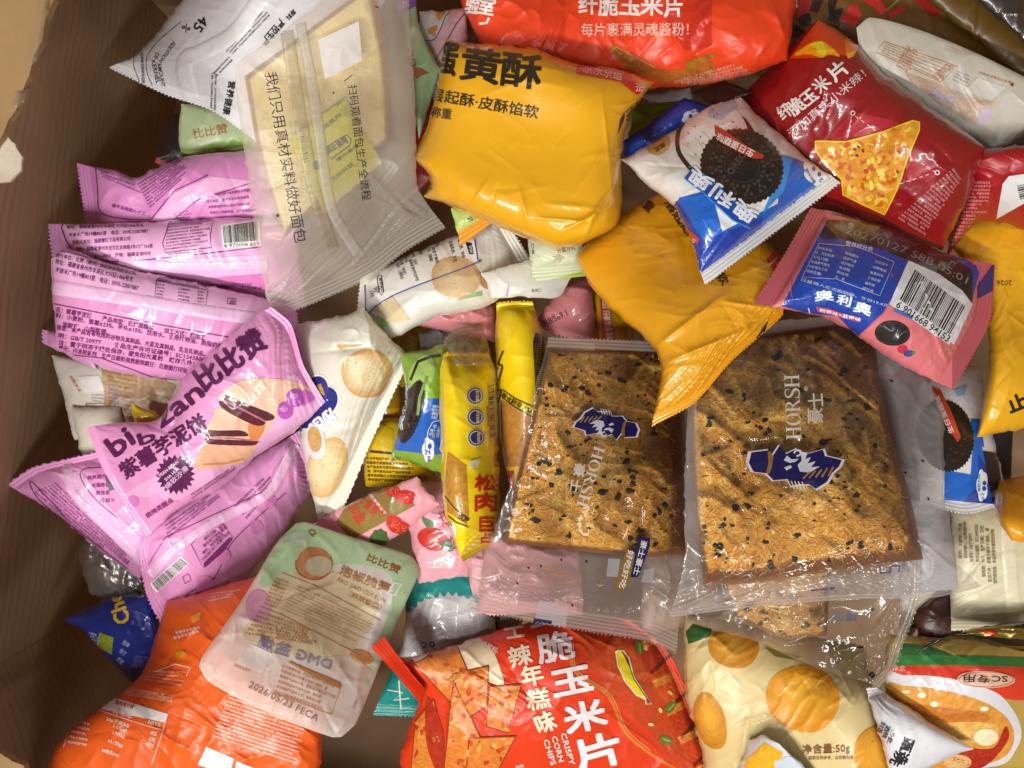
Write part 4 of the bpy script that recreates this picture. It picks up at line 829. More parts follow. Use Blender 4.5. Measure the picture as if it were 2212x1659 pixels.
# cracker packets around the centre
def cookie(x, y, rx, ry, a=0, col='#e2bd86', core='#efdfb8', sd=1, layer=1):
    o = gblob(x, y, rx, ry, col, core, .15, layer, a, n=5, seed=sd, dx=-rx * .06, shrink=.45); rr = random.Random(sd)
    for _ in range(14): t = rr.uniform(0, 6.28); q = rr.uniform(.1, .8); o += blob(x + rx * q * math.cos(t), y + ry * q * math.sin(t), rr.uniform(.8, 2), rr.uniform(.7, 1.4), '#c99a5c', 0, layer + 4, n=6)
    return o
pack('cracker_packet', 'cream cracker packet showing its back, blue outline and round crackers, below the frosted bag', 'packet', [(778, 600), (1090, 470), (1165, 590), (776, 735)], '#dcd9cc', L=[(772, 670)], T=[(930, 530)], B=[(1050, 660), (930, 690), (850, 730)][::-1], z=-.085, H=14, seed=71, seals={'R': 24, 'L': 20}, wr=1., mat=GLOSS,
     dec=[poly([Q_(620, 1060), Q_(760, 960), Q_(900, 700), Q_(1650, 60), Q_(1960, 300), Q_(1990, 560), Q_(960, 985), Q_(620, 1220)], '#eceae6'), line([Q_(1955, 300), Q_(1990, 540), Q_(1955, 600), Q_(960, 985), Q_(630, 1215)], 2.2, '#2f49a0', 6), line([Q_(590, 860), Q_(600, 1200)], 2, '#33407a', 6),
          cookie(*Q_(1720, 770), 52, 48, 10, '#cfae7e', '#d9c29a', 3, 2), blob(*Q_(2150, 800), 24, 20, '#b8875a', .3, 2), poly([Q_(700, 1200), Q_(920, 980), Q_(1150, 1290), Q_(920, 1330)], '#dbcba2', .2, 2), poly([Q_(560, 1180), Q_(690, 1215), Q_(900, 1330), Q_(600, 1560), Q_(560, 1400)], '#9cc77e', layer=2), poly([Q_(1850, 990), Q_(2050, 930), Q_(2050, 990), Q_(1830, 1030)], '#8fbc78', layer=2),
          *[txt(s, Q_(*a), Q_(*b), 8, '#34322f', .01) for s, a, b in [('生产日期见', (1430, 250), (1475, 390)), ('贮存：阴凉干燥处', (1375, 270), (1475, 600)), ('受委托方（福建）', (1330, 310), (1400, 580)), ('产地：福建', (1290, 330), (1320, 430)), ('电话：0596', (1240, 360), (1270, 490)), ('委托单位（漳州）', (1150, 420), (1205, 620)), ('地址：福建省漳州市龙海区', (1100, 460), (1225, 820)), ('厂家代码', (1060, 510), (1090, 590)), ('传真（总机）', (1015, 550), (1070, 740)), ('配料：小麦粉白', (975, 600), (1035, 790)), ('棕榈油、全脂乳粉、食盐', (1590, 170), (1700, 580)), ('净含量、脂肪、蛋白质、钠含', (1670, 30), (1800, 530))]],
          poly([Q_(1840, 330), Q_(1920, 340), Q_(1945, 480), Q_(1890, 480)], '#1d1b1b', layer=4), txt('inal', Q_(1885, 380), Q_(1905, 465), 8, '#e5e1dc', .01, layer=6), line([Q_(760, 745), Q_(790, 740), Q_(830, 940), Q_(800, 990), Q_(770, 950), Q_(745, 780)], 1.4, '#2b2b2b', 4, True), txt('营养成分', Q_(765, 780), Q_(800, 960), 7, '#2b2b2b', .02), txt('25%', Q_(730, 880), Q_(745, 960), 8, '#3a3836'), txt('9%', Q_(690, 900), Q_(700, 960), 8, '#3a3836'), txt('14%', Q_(650, 940), Q_(665, 1020), 8, '#3a3836')])
pack('white_pouch', 'plain white pouch corner above the dusty pink packets', 'pouch', [(1040, 590), (1150, 560), (1236, 590), (1222, 640)][0:2] + [(1234, 600), (1060, 644)], '#cfcdc4', B=[(1210, 640), (1130, 642)][::-1], z=-.088, H=2.5, seed=72, mat=SATIN, dec=[line([R_(285, 760), R_(262, 880)], 4, '#c59aa6', 2), txt('易撕口', R_(530, 835), R_(635, 830), 8, '#6b6660')])
pack('mint_pouch', 'pale green ribbed pouch corner under the bright yellow pastry packet', 'pouch', [(1140, 490), (1260, 500), (1275, 595), (1150, 610)], '#c9d0b0', z=-.078, H=6, seed=73, mat=SATIN, seals={'B': 26}, teeth=0,
     dec=[poly([R_(490, 480), R_(530, 480), R_(560, 680), R_(620, 735), R_(570, 745), R_(490, 660)], '#9cc21e'), poly([R_(620, 725), R_(1120, 600), R_(1135, 640), R_(640, 745)], '#a6c41c'), txt('撕口', R_(570, 420), R_(560, 310), 6, '#4a4a3a'), txt('计量方式', R_(815, 415), R_(1010, 370), 11, '#a07a4c', .01), txt('净', R_(770, 520), R_(900, 490), 18, '#b8ae8c')])
pack('lime_packet', 'green packet tip with an orange striped seal below the bright yellow pastry packet', 'packet', [(975, 450), (1060, 440), (1082, 468), (994, 532)], '#b9cf74', z=-.07, H=5, seed=74, seals={'B': 20}, sealcol='#e39412', teeth=0, dec=[txt('量大', Q_(1870, 80), Q_(2030, 20), 10, '#43491e')])
pack('cookie_packet', 'cream cookie packet with a navy cloud badge, its foil seal beside the green cream packet', 'packet', [(640, 700), (785, 668), (888, 776), (700, 1165)], '#e4e0d0', L=[(636, 790), (650, 960), (672, 1060)], T=[(700, 690)], B=[(860, 830), (800, 960), (745, 1090)][::-1], z=None, H=22, seed=75, seals={'B': 30}, wr=1.1, fac=1.3,
     creases=[(F_(200, 735)[0], F_(200, 735)[1], F_(560, 700)[0], F_(560, 700)[1], -2.6, 9)],
     dec=[cookie(*F_(520, 860), 56, 52, 20, '#dba96a', '#ecdab0', 5), cookie(*F_(280, 1420), 44, 66, 20, '#e0b878', '#eedfae', 6), poly([F_(340, 690), F_(500, 690), F_(360, 720)], '#d9a56a', .2),
          cloud(*F_(200, 1050), 52, 66, '#f1efe9', 0, 3, 25), cloud(*F_(200, 1050), 48, 62, '#232c7e', 0, 4, 25), txt('脆x', F_(300, 1060), F_(130, 1190), 34, '#eceaf2', .045, layer=6),
          blob(*F_(215, 1265), 22, 38, '#e9e7e6', 0, 6, -8), blob(*F_(212, 1250), 15, 28, '#d9ad62', .6, 7, -8), txt('家', F_(215, 930), F_(240, 1000), 14, '#dcb030', .02, layer=6)])
def oreo_round(cx, cy, rx, ry, a, layer=3, sd=1):
    """printed dark embossed biscuit"""
    o = blob(cx, cy, rx, ry, '#17110f', 0, layer, a, teeth=44, ta=.022)
    ca, sa = math.cos(math.radians(a)), math.sin(math.radians(a))
    def pt(r, t): x, y = rx * r * math.cos(t), ry * r * math.sin(t); return (cx + x * ca - y * sa, cy + x * sa + y * ca)
    o += line([pt(.86, 2 * math.pi * i / 40) for i in range(41)], 1.3, '#3a302c', layer + 1)
    o += line([pt(.42, 2 * math.pi * i / 30) for i in range(31)], 1.5, '#41352f', layer + 1)
    for i in range(12):
        t = 2 * math.pi * i / 12
        for (r, dt) in ((.64, 0), (.53, .12), (.53, -.12), (.75, .1), (.75, -.1)):
            p = pt(r, t + dt); o += blob(p[0], p[1], rx * .055, ry * .045, '#40352f', 0, layer + 1, a + math.degrees(t), n=8)
    return o, pt
# green cream packet and the upright rolls
og, pg_ = oreo_round(*T_(610, 1300), 22, 70, 16, 3)
pack('cookie_packet', 'green and blue cream cookie packet standing beside the upright yellow roll', 'packet', [(865, 765), (985, 738), (975, 1045), (850, 990)][0:2] + [(972, 1030), (845, 985)], '#86ad38', L=[(876, 850), (858, 930)], z=-.09, H=18, seed=76, fac=1.3, nu=2, wr=1.,
     dec=[poly([T_(770, 1160), T_(950, 1160), T_(950, 1760), T_(880, 1770), T_(420, 1720), T_(470, 1300), T_(560, 1000), T_(620, 990), T_(600, 1150)], '#1d62c2'), blob(*T_(720, 900), 26, 44, '#a6c76a', .2, 2, 20), line([T_(600, 960), T_(680, 760), T_(830, 700), T_(930, 690)], 6, '#1c2412', 3),
          og, line([T_(780, 920), T_(700, 1150), T_(680, 1340)], 6, '#7f9a4c', 6), txt('奥利奥', T_(520, 1500), T_(590, 1010), 15, '#cfe0f5', .05, layer=6), line([F_(680, 1330), F_(680, 1360), F_(860, 1480)], 4, '#b9c7dd', 3), poly([F_(680, 1350), F_(840, 1400), F_(950, 1560), F_(900, 1555)], '#5a9a2a', layer=2),
          line([T_(930, 1390), T_(840, 1410), T_(790, 1500), T_(780, 1600)], 1.8, '#d5e2f3', 5), txt('计量称重', T_(855, 1380), T_(880, 1230), 8, '#cfe0f5', .01, layer=5), txt('周围文化', T_(885, 1390), T_(920, 1230), 8, '#cfe0f5', .01, layer=5), txt('能量', T_(830, 1560), T_(850, 1490), 7, '#cfe0f5', .01, layer=5), txt('397千焦', T_(862, 1590), T_(885, 1440), 8, '#cfe0f5', .01, layer=5), txt('5%NRV', T_(905, 1580), T_(925, 1470), 7, '#cfe0f5', .01, layer=5),
          cloud(*F_(885, 1310), 13, 26, '#eef1f6', 0, 5, 0), txt('≈2', F_(900, 1380), F_(895, 1310), 10, '#1d5ab8', .03, layer=7), blob(*F_(893, 1290), 4, 6, '#1d5ab8', 0, 7), txt('每份19.4克', F_(878, 1340), F_(872, 1250), 5, '#1d5ab8', .01, layer=7)])
def tube_roll(lab, c, L, R, sd, dec, z=None, **k):
    return pack('floss_roll_packet', lab, 'packet', c, '#f6d614', L=L, R=R, z=z, H=26, seed=sd, mu=.5, nu=2.05, seals={'T': 10, 'B': 12}, wr=1.3, fac=.7, group='upright yellow floss roll packets', dec=dec, **k)
tube_roll('upright yellow roll packet with a slanted black lettered band and a brown roll window', [(1072, 652), (1150, 650), (1165, 1010), (1110, 1072)], [(1070, 740), (1074, 860), (1086, 980)], [(1172, 720), (1184, 780), (1182, 900)], 77,
     [poly([T_(1930, 540), T_(1960, 440), T_(2060, 480), T_(2090, 700), T_(2060, 1150), T_(1960, 1120)], '#1f1c0e'), micro([T_(1945, 560), T_(2075, 560), T_(2060, 1110), T_(1955, 1110)], 26, '#c9ae18', .5, 61, layer=3),
      poly([T_(1590, 1170), T_(1700, 1230), T_(1930, 1370), T_(1940, 1800), T_(1900, 1900), T_(1620, 1900)], '#c08a3c', .7), line([T_(1600, 1060), T_(1740, 1160), T_(1930, 1250)], 2.2, '#1c1a12', 3), line([T_(1600, 1150), T_(1740, 1250), T_(1940, 1370)], 2.2, '#1c1a12', 3), txt('PLY 在线补给', T_(1920, 1285), T_(1610, 1090), 11, '#1c1a12', .03, layer=4),
      line([T_(1530, 1280), T_(1590, 1080), T_(1540, 1050), T_(1600, 820), T_(1560, 780), T_(1610, 640)], 4, '#1c1a12', 3), poly([T_(1525, 850), T_(1570, 840), T_(1560, 1000), T_(1525, 1020)], '#efefe8', layer=3), poly([T_(1520, 1150), T_(1600, 1100), T_(1590, 1700), T_(1530, 1700)], '#e9e8e0', layer=2), line([T_(1590, 1180), T_(1600, 1700)], 2, '#1c1a12', 4),
      poly([F_(1330, 1440), F_(1395, 1440), F_(1395, 1560), F_(1350, 1540)], '#cf3a24', layer=3), txt('Tor', F_(1385, 1480), F_(1340, 1480), 9, '#f2e6d8', .03, layer=5), line([F_(1130, 300), F_(1130, 300)], 1, '#000000')], z=-.085)
def badge(x, y):
    r = 19.5
    o = blob(x, y, r, r, '#e6dfc4', 0, 3, n=44) + blob(x, y, r - 1.6, r - 1.6, '#2d3067', 0, 4, n=44)
    o += line([(x + 13.5 * math.cos(a / 24 * 6.283), y + 13.5 * math.sin(a / 24 * 6.283)) for a in range(25)], 1.6, '#e6dfc4', 5)
    for i in range(22):
        a = i / 22 * 6.283; o += line([(x + 15.4 * math.cos(a), y + 15.4 * math.sin(a)), (x + 17 * math.cos(a), y + 17 * math.sin(a))], 1.3, '#e6dfc4', 5)
    return o
tube_roll('upright yellow roll packet with three round navy badges and large red characters', [(958, 760), (1054, 762), (1060, 1176), (1000, 1214)], [(950, 800), (952, 1000), (964, 1120)], [(1070, 800), (1076, 950), (1078, 1100)], 78,
     [*[badge(*T_(*p)) for p in ((1300, 1130), (1305, 1360), (1312, 1585))], *[txt(s, T_(x, y0), T_(x, y1), 7, '#e9e2c8', .03, layer=6) for s, x, y0, y1 in (('进口杂粮', 1303, 1070, 1190), ('行业标准', 1310, 1300, 1420), ('真材实料', 1318, 1530, 1640))],
      barcode([T_(1505, 970), T_(1520, 1620), T_(1462, 1640), T_(1440, 990)], bg='#cdb89a', seed=9, n=60), txt('每日营养补充', T_(1420, 1240), T_(1432, 1460), 5, '#4a3c14', .02),
      poly([F_(1000, 1330), F_(1010, 1330), F_(1110, 1410), F_(1125, 1700), F_(1110, 1760), F_(1000, 1680), F_(985, 1500)], '#c8922e', .8), line([F_(985, 1590), F_(1050, 1670), F_(1120, 1720)], 2, '#1b1910', 4), line([X_(1000, 100), X_(1100, 180), X_(1245, 240)], 2, '#1b1910', 4), txt('SUP', X_(1110, 130), X_(1235, 185), 11, '#1b1910', .05, layer=5),
      blob(*X_(1035, 290), 11, 20, '#efe9e0', 0, 3), txt('74', X_(1000, 240), X_(1050, 225), 10, '#c8301c', .02, layer=5),
      poly([F_(1130, 1380), F_(1200, 1360), F_(1175, 1420), F_(1120, 1420)], '#e9dfae', layer=3), txt('占巨肉松', F_(1250, 1400), F_(1205, 1850), 1, '#c8200f') if 0 else [],
      *[txt(s, F_(*a), F_(*b), h, '#cf2410', .035, layer=4) for s, a, b, h in (('松', (1160, 1560), (1285, 1560), 36), ('肉', (1160, 1680), (1290, 1680), 40)) ], *[txt(s, X_(*a), X_(*b), h, '#cf2410', .035, layer=4) for s, a, b, h in (('巨', (1380, 300), (1570, 300), 34), ('占', (1400, 440), (1530, 440), 24))], micro([F_(1275, 1330), F_(1300, 1330), F_(1300, 1600), F_(1280, 1600)], 9, '#d03018', .6, 63)])
pack('wrap_tail', 'crumpled clear film tail at the top of the upright yellow roll with badges', 'film', [(958, 735), (1040, 700), (1066, 790), (985, 790)], '#b9a583', T=[(980, 712), (1010, 704)], z=None, H=4, fac=2.4, fscale=.4, mat=CLEAR, opa=.5, seed=79, seals={'T': 16}, solid=False)
pack('strawberry_packet', 'pink packet with strawberries, leaves and a gold panel under the cookie packet', 'packet', [(668, 1135), (900, 1030), (950, 1090), (745, 1238)], '#e7a2ab', z=None, H=9, seed=80, seals={'L': 30}, sealcol='#e29aa4', fac=1., T=[(770, 1080)], B=[(830, 1180)],
     dec=[poly([S_(1380, 340), S_(1560, 60), S_(1920, 60), S_(2070, 200), S_(1510, 500)], '#8b7434', layer=1), txt('士食良', S_(1560, 150), S_(1700, 300), 22, '#c63a2a', .02, layer=3), txt('50金', S_(1470, 220), S_(1570, 370), 26, '#c63a2a', .03, layer=3), poly([S_(1615, 60), S_(1660, 60), S_(1830, 280), S_(1800, 300)], '#c83a34', layer=3), txt('酥脆草莓冻干', S_(1640, 80), S_(1805, 285), 7, '#f3ddd0', .02, layer=5),
          strawberry(*S_(1890, 360), 22, 40), strawberry(*S_(1960, 400), 22, 30), strawberry(*S_(1960, 560), 26, 10), strawberry(*S_(1490, 590), 28, 60), strawberry(*S_(1860, 60), 20, 30), strawberry(*S_(1990, 130), 22, 10),
          blob(*S_(1750, 500), 20, 24, '#4d6a35', .7, 3, 20, teeth=9, ta=.07), blob(*S_(1480, 710), 7, 7, '#f0efe6', 0, 4, teeth=6, ta=.2), blob(*S_(1480, 710), 2.4, 2.4, '#d8b028', 0, 5), blob(*S_(1430, 740), 16, 8, '#66895a', .7, 3, 20), blob(*S_(1360, 660), 9, 6, '#dfe6d4', .7, 3)])
# ------------------------------------------------------------------ upper layer
pack('bamboo_pouch', 'green and translucent beige pouch of bamboo shoots with rounded corners and brown print', 'pouch', [(640, 1130), (905, 1222), (738, 1592), (430, 1440)], '#f0e8de', T=[(660, 1128), (760, 1160), (886, 1200)], R=[(904, 1240), (850, 1360), (770, 1560)], B=[(450, 1472), (590, 1545), (716, 1592)], L=[(600, 1170), (520, 1300), (436, 1420)], z=None, H=3.5, seed=91, mat=FROST, opa=.84, solid=False, rag=0, nu=5, nv=5, fac=1.,
     dec=[spoly([(640, 1128), (770, 1160), (890, 1200), (906, 1230), (868, 1320), (800, 1470), (790, 1460), (850, 1260), (760, 1220), (700, 1230), (620, 1260), (560, 1258)], '#b9d2a8'), poly([(600, 1190), (640, 1130), (700, 1146), (690, 1210), (640, 1250), (560, 1260)], '#b9d2a8'),
          blob(*S_(1190, 700), 38, 34, '#c98a5c', .2, 3, 10), blob(*S_(1230, 730), 30, 22, '#cfc4a4', .1, 4), line([S_(1030, 680), S_(1030, 740), S_(1070, 805), S_(1160, 845), S_(1240, 840), S_(1310, 795), S_(1345, 730), S_(1330, 650)], 3, '#b5642e', 4),
          spoly([S_(900, 790), S_(1500, 800), S_(1760, 980), S_(1700, 1200), S_(1500, 1500), S_(1400, 1620), S_(900, 1480), S_(560, 1340), S_(740, 1080)], '#d9c9a6', .2, 1), blob(*S_(700, 1080), 28, 36, '#dba3bd', 0, 2),
          txt('泡椒脆笋', S_(1400, 800), S_(1830, 970), 22, '#b8804c', .02, layer=4), txt('比比赞', S_(1640, 680), S_(1920, 800), 18, '#a5663a', .03, layer=4), txt('PAO JIAO CUI SUN', S_(1380, 860), S_(1800, 1050), 9, '#b98a5c', .005, layer=4), txt('（鲜嫩爽口）', S_(1480, 990), S_(1760, 1120), 13, '#b98a5c', .01, layer=4),
          line([S_(905, 785), S_(1200, 900), S_(1760, 1200)], 1.8, '#b8804c', 3), line([S_(720, 1080), S_(900, 1150), S_(1600, 1510)], 1.8, '#b8804c', 3), txt('Q', S_(1130, 440), S_(1190, 470), 12, '#8c5a2c', .02),
          micro([S_(860, 820), S_(980, 860), S_(860, 1110), S_(740, 1060)], 8, '#b98452', .6, 81, ragged=.1), micro([S_(1050, 890), S_(1720, 1210), S_(1640, 1440), S_(900, 1110)], 9, '#c09468', .55, 82, ragged=.35), micro([S_(720, 1110), S_(1300, 1330), S_(1180, 1420), S_(580, 1330)], 6, '#b98452', .6, 83),
          txt('DMG 盐焗', S_(1320, 1640), S_(690, 1440), -28, '#a595a4', .03, layer=4), micro([J_(20, 1050), J_(340, 1180), J_(300, 1350), J_(-30, 1230)], 6, '#b98452', .55, 84), line([J_(60, 1040), J_(360, 1180), J_(300, 1350), J_(-20, 1230)], 1.8, '#b8804c', 3), poly([J_(40, 1040), J_(80, 1050), J_(350, 1165), J_(355, 1200), J_(200, 1130)], '#b8804c', layer=4),
          poly([S_(630, 1400), S_(825, 1490), S_(740, 1659), S_(530, 1580)], '#e3dbd3', layer=4), txt('扫码关注官方', S_(480, 1600), S_(620, 1659), 7, '#b8804c', .01), txt('2026/05/23 FECA', I_(1440, 1190), I_(1840, 1390), 15, '#8f8176', .0, layer=4),
          poly([J_(100, 1030), J_(420, 1000), J_(540, 1100), J_(500, 1140), J_(380, 1090)], '#d6c9b8', .2, 2), txt('易撕', S_(340, 1350), S_(385, 1290), 9, '#55565f', .01), micro([J_(420, 1310), J_(440, 1260), J_(455, 1262), J_(440, 1315)], 2, '#55667a', .6, 85), blob(*S_(1600, 1520), 26, 14, '#c99a60', .4, 2, 20),
          line([S_(1885, 870), S_(1950, 880), S_(1890, 980), S_(1830, 960)], 4, '#dfe3dc', 4, True), poly([S_(1000, 430), S_(1100, 420), S_(1150, 480), S_(1040, 560), S_(970, 510)], '#bccab4', layer=2)])
def chip(pts, sd, layer=3):
    rr = random.Random(sd); o = poly(pts, '#8e3a12', .3, layer)
    c = np.mean(np.array(pts), 0)
    o += poly([tuple(c + (np.array(p) - c) * .93) for p in pts], '#dd8434', .75, layer + 1)
    for x, y in inside_pts([tuple(c + (np.array(p) - c) * .88) for p in pts], 18, rr):
        o += blob(x, y, rr.uniform(3, 9), rr.uniform(2, 6), rr.choice(['#bc4016', '#c9541c', '#e8ac52', '#dd9440']), .6, layer + 2, rr.uniform(0, 180), rough=.4, seed=rr.randrange(99), n=12)
    return o
def spicy():
    o = [spoly([K_(420, 800), K_(640, 840), K_(960, 920), K_(1060, 1060), K_(1250, 1400), K_(1400, 1680), K_(1120, 1660), K_(900, 1420), K_(640, 1180)], '#c8461a', .5, 1)]
    o += [line([K_(400, 860), K_(430, 1050), K_(640, 1200), K_(740, 1420), K_(900, 1560), K_(1060, 1659)], 7, '#d9772f', 3), line([K_(415, 860), K_(445, 1040), K_(655, 1190), K_(755, 1410), K_(910, 1545)], 2, '#ef9a55', 4)]
    o += [spoly([K_(640, 850), K_(720, 840), K_(860, 1010), K_(900, 1090), K_(660, 1100)], '#cf5420', .8, 2)]
    base = [(790, 860), (900, 1090), (980, 1270), (1060, 1450), (1180, 1640)]
    for i, (x, y) in enumerate(base):
        o += [poly([K_(x, y), K_(x + 150, y - 70 + i * 8), K_(x + 250, y + 60), K_(x + 120, y + 190)], ['#b9331a', '#d8541f', '#c23c1a', '#c8421c', '#b4341a'][i], .85, 3), poly([K_(x + 20, y + 10), K_(x + 140, y - 40), K_(x + 160, y), K_(x + 40, y + 60)], '#e08a34', .8, 4),
              line([K_(x + 20, y + 20), K_(x + 120, y - 20 + 190 * 0)], 3, '#e9a24c', 5), poly([K_(x + 120, y + 180), K_(x + 250, y + 60), K_(x + 255, y + 85), K_(x + 125, y + 205)], '#6d1a0e', .5, 5)]
    o += [spoly([K_(690, 920), K_(720, 915), K_(790, 1050), K_(880, 1210), K_(830, 1200), K_(760, 1110), K_(700, 1000)], '#e8d416', 0, 6), line([K_(685, 915), K_(735, 912), K_(770, 960), K_(800, 1080), K_(910, 1250), K_(880, 1250), K_(870, 1205), K_(820, 1195), K_(750, 1110), K_(700, 1010)], 2.4, '#f2ece4', 7, True), line([K_(750, 940), K_(800, 1090), K_(905, 1245)], 2, '#221a18', 8)]
    for (x, y, a) in ((835, 890, 80), (1035, 1270, -50), (1005, 1480, 20)): o += [blob(*K_(x, y), 15, 9, '#5d7a2e', .4, 6, a), blob(*K_(x + 5, y), 11, 2, '#97b35a', .2, 7, a)]
    for (x, y) in ((875, 895), (1030, 1178), (970, 1290), (910, 1380), (1200, 1415), (1290, 1575)): o += [blob(*K_(x, y), 6, 3.5, '#efd28e', 0, 8, x % 90)]
    return [d for g in o for d in g]
pack('chips_bag', 'red orange bag of corn chips printed with tortilla triangles, nearest the picture bottom', 'bag', [(815, 1395), (1360, 1340), (1640, 1720), (860, 1760)], '#de3d17', T=[(870, 1420), (960, 1400), (1120, 1350), (1250, 1335)], R=[(1440, 1400), (1520, 1560)], L=[(905, 1500), (868, 1620)], z=None, H=34, seed=92, mat=SATIN, seals={'R': 24}, fac=1.3, wr=1.2, nv=2.2, mv=.5,
     dec=[spicy(), spoly([J_(650, 950), J_(900, 900), J_(1100, 880), J_(1230, 970), J_(1290, 1100), J_(1290, 1180), J_(1100, 1120), J_(800, 1060)], '#e9d7b4', .05, 2), chip([J_(760, 1030), J_(1020, 910), J_(1120, 1140), J_(1000, 1290)], 1), chip([J_(1000, 1110), J_(1220, 1060), J_(1210, 1300), J_(1090, 1380)], 2, 4), chip([J_(1010, 1140), J_(1230, 1600), J_(1090, 1700), J_(950, 1700)], 3, 5), chip([J_(1220, 1180), J_(1410, 1170), J_(1330, 1460), J_(1200, 1420)], 4, 4), chip([J_(1100, 1480), J_(1380, 1470), J_(1260, 1700), J_(1080, 1700)], 5, 6), chip([J_(790, 1380), J_(900, 1250), J_(960, 1500), J_(900, 1700), J_(760, 1700)], 6),
          spoly([J_(860, 1250), J_(920, 1340), J_(960, 1500), J_(940, 1700), J_(880, 1600), J_(850, 1450)], '#b3331a', .7, 5),
          poly([J_(715, 990), J_(760, 930), J_(920, 905), J_(930, 930), J_(850, 1020), J_(790, 1045)], '#eae3e0', 0, 6), txt('30', J_(860, 960), J_(770, 965), 15, '#c8202a', .04, layer=8), line([J_(715, 990), J_(750, 1030), J_(790, 1045), J_(860, 1010), J_(930, 925)], 1.6, '#c8303a', 7),
          txt('浓满灵魂酱粉·', J_(1070, 905), J_(1260, 1010), 17, '#f0d9c0', .02, layer=5),
          *[txt(s, J_(x, y), J_(x2, y2), h, c, b, layer=5) for s, x, y, x2, y2, h, c, b in (('士', 1320, 920, 1430, 900, 38, '#f3dfc0', .035), ('辣', 1350, 1080, 1475, 1050, 44, '#f3dfc0', .03), ('年', 1420, 1190, 1540, 1165, 44, '#f3dfc0', .035), ('糕', 1450, 1330, 1580, 1305, 46, '#f3dfc0', .03), ('味', 1520, 1470, 1620, 1425, 46, '#f3dfc0', .035))],
          *[txt(s, K_(x, y), K_(x2, y2), h, '#ece8ea', b, layer=5) for s, x, y, x2, y2, h, b in (('脆', 205, 1000, 430, 960, 64, .03), ('玉', 300, 1215, 545, 1165, 62, .05), ('米', 385, 1450, 640, 1385, 64, .045), ('片', 455, 1700, 740, 1620, 74, .045), ('纤', 150, 780, 380, 740, 50, .04))],
          *[txt(s, K_(x, y), K_(x2, y2), 12, '#f0e2d4', .03, layer=5) for s, x, y, x2, y2 in (('CRISPY', 335, 1440, 395, 1640), ('CORN', 278, 1460, 325, 1620), ('CHIPS', 225, 1480, 275, 1640))], micro([J_(1370, 1640), J_(1420, 1620), J_(1430, 1700), J_(1380, 1700)], 2, '#f0d9c0', .6, 86)],
     creases=[(J_(1010, 1150)[0], J_(1010, 1150)[1], J_(970, 1600)[0], J_(970, 1600)[1], 2.5, 5), (J_(1260, 960)[0], J_(1260, 960)[1], 1180, 1560, -1.2, 7)])
pack('red_seal_tab', 'folded bright red crimped end tab leaning over the corn chips bag', 'tab', [J_(535, 960), J_(610, 895), J_(850, 1210), J_(820, 1285)], '#d8300f', z=None, H=2, fac=.3, crimp=.3, seed=93, seals={'T': 2}, mat=SATIN, teeth=1.5, seams=[], wr=.2,
     dec=[line([J_(548 + i * 14, 950 - i * 12), J_(830 + i * 6, 1265 - i * 14)], 1.2, '#b3240d') for i in range(1, 5)])
pack('potato_chips_bag', 'cream bag printed with golden potatoes and a net weight line', 'bag', [(1480, 1325), (1870, 1395), (1960, 1740), (1500, 1760)], '#d9c48c', L=[(1478, 1400), (1484, 1520), (1520, 1640)], R=[(1880, 1470), (1900, 1560)], z=None, H=30, seed=94, mat=SATIN, fac=1.1, nu=2.6, mu=.45, under=.15,
     dec=[poly([K_(1135, 790), K_(1180, 740), K_(1300, 770), K_(1290, 820), K_(1150, 870)], '#2f5a2a'), gblob(*K_(1440, 890), 56, 44, '#c98622', '#e0a83f', .2, 2, 5, dx=-8, dy=-8), gblob(*L_(385, 1258), 82, 70, '#dd9420', '#f2b434', .15, 2, 10, dx=6, dy=-16), gblob(*K_(1290, 1360), 34, 62, '#c98a24', '#e8ac3c', .2, 2, -15, dx=-4, dy=-10),
          *[line([L_(x, y), L_(x + 40, y - 50), L_(x + 60, y - 40)], 2.2, '#f6dc9e', 4) for x, y in ((250, 1240), (330, 1250), (360, 1210), (420, 1240), (280, 1210), (450, 1200))], gblob(*L_(800, 1570), 44, 56, '#d99420', '#eaa92c', .2, 2, 10), poly([L_(160, 955), L_(250, 985), L_(380, 1015), L_(330, 1032), L_(220, 1010)], '#7a7434'),
          txt('净含量:50g', L_(385, 1580), L_(660, 1570), 21, '#7d4a26', .01, layer=4), txt('图案仅供参考，以实物为准', L_(420, 1612), L_(680, 1608), 8, '#7d4a26', .01, layer=4), poly([K_(1050, 860), K_(1130, 850), K_(1145, 1200), K_(1060, 1100)], '#e2b45a', .3, 2)],
     creases=[(1620, 1530, 1600, 1640, 2.2, 8), (1660, 1600, 1720, 1659, 1.6, 7)])
pack('potato_chips_bag', 'small potato bag corner with pale blue window over the cream potato bag', 'bag', [(1618, 1600), (1680, 1602), (1850, 1760), (1560, 1760)], '#cfd3d2', T=[(1650, 1588)], z=None, H=8, seed=95, mat=GLOSS,
     dec=[poly([L_(50, 1620), L_(160, 1510), L_(270, 1570), L_(240, 1700), L_(40, 1700)], '#ecb22a', .3), poly([L_(220, 1620), L_(300, 1590), L_(460, 1640), L_(500, 1720), L_(230, 1720)], '#c4d2dd', layer=2)])
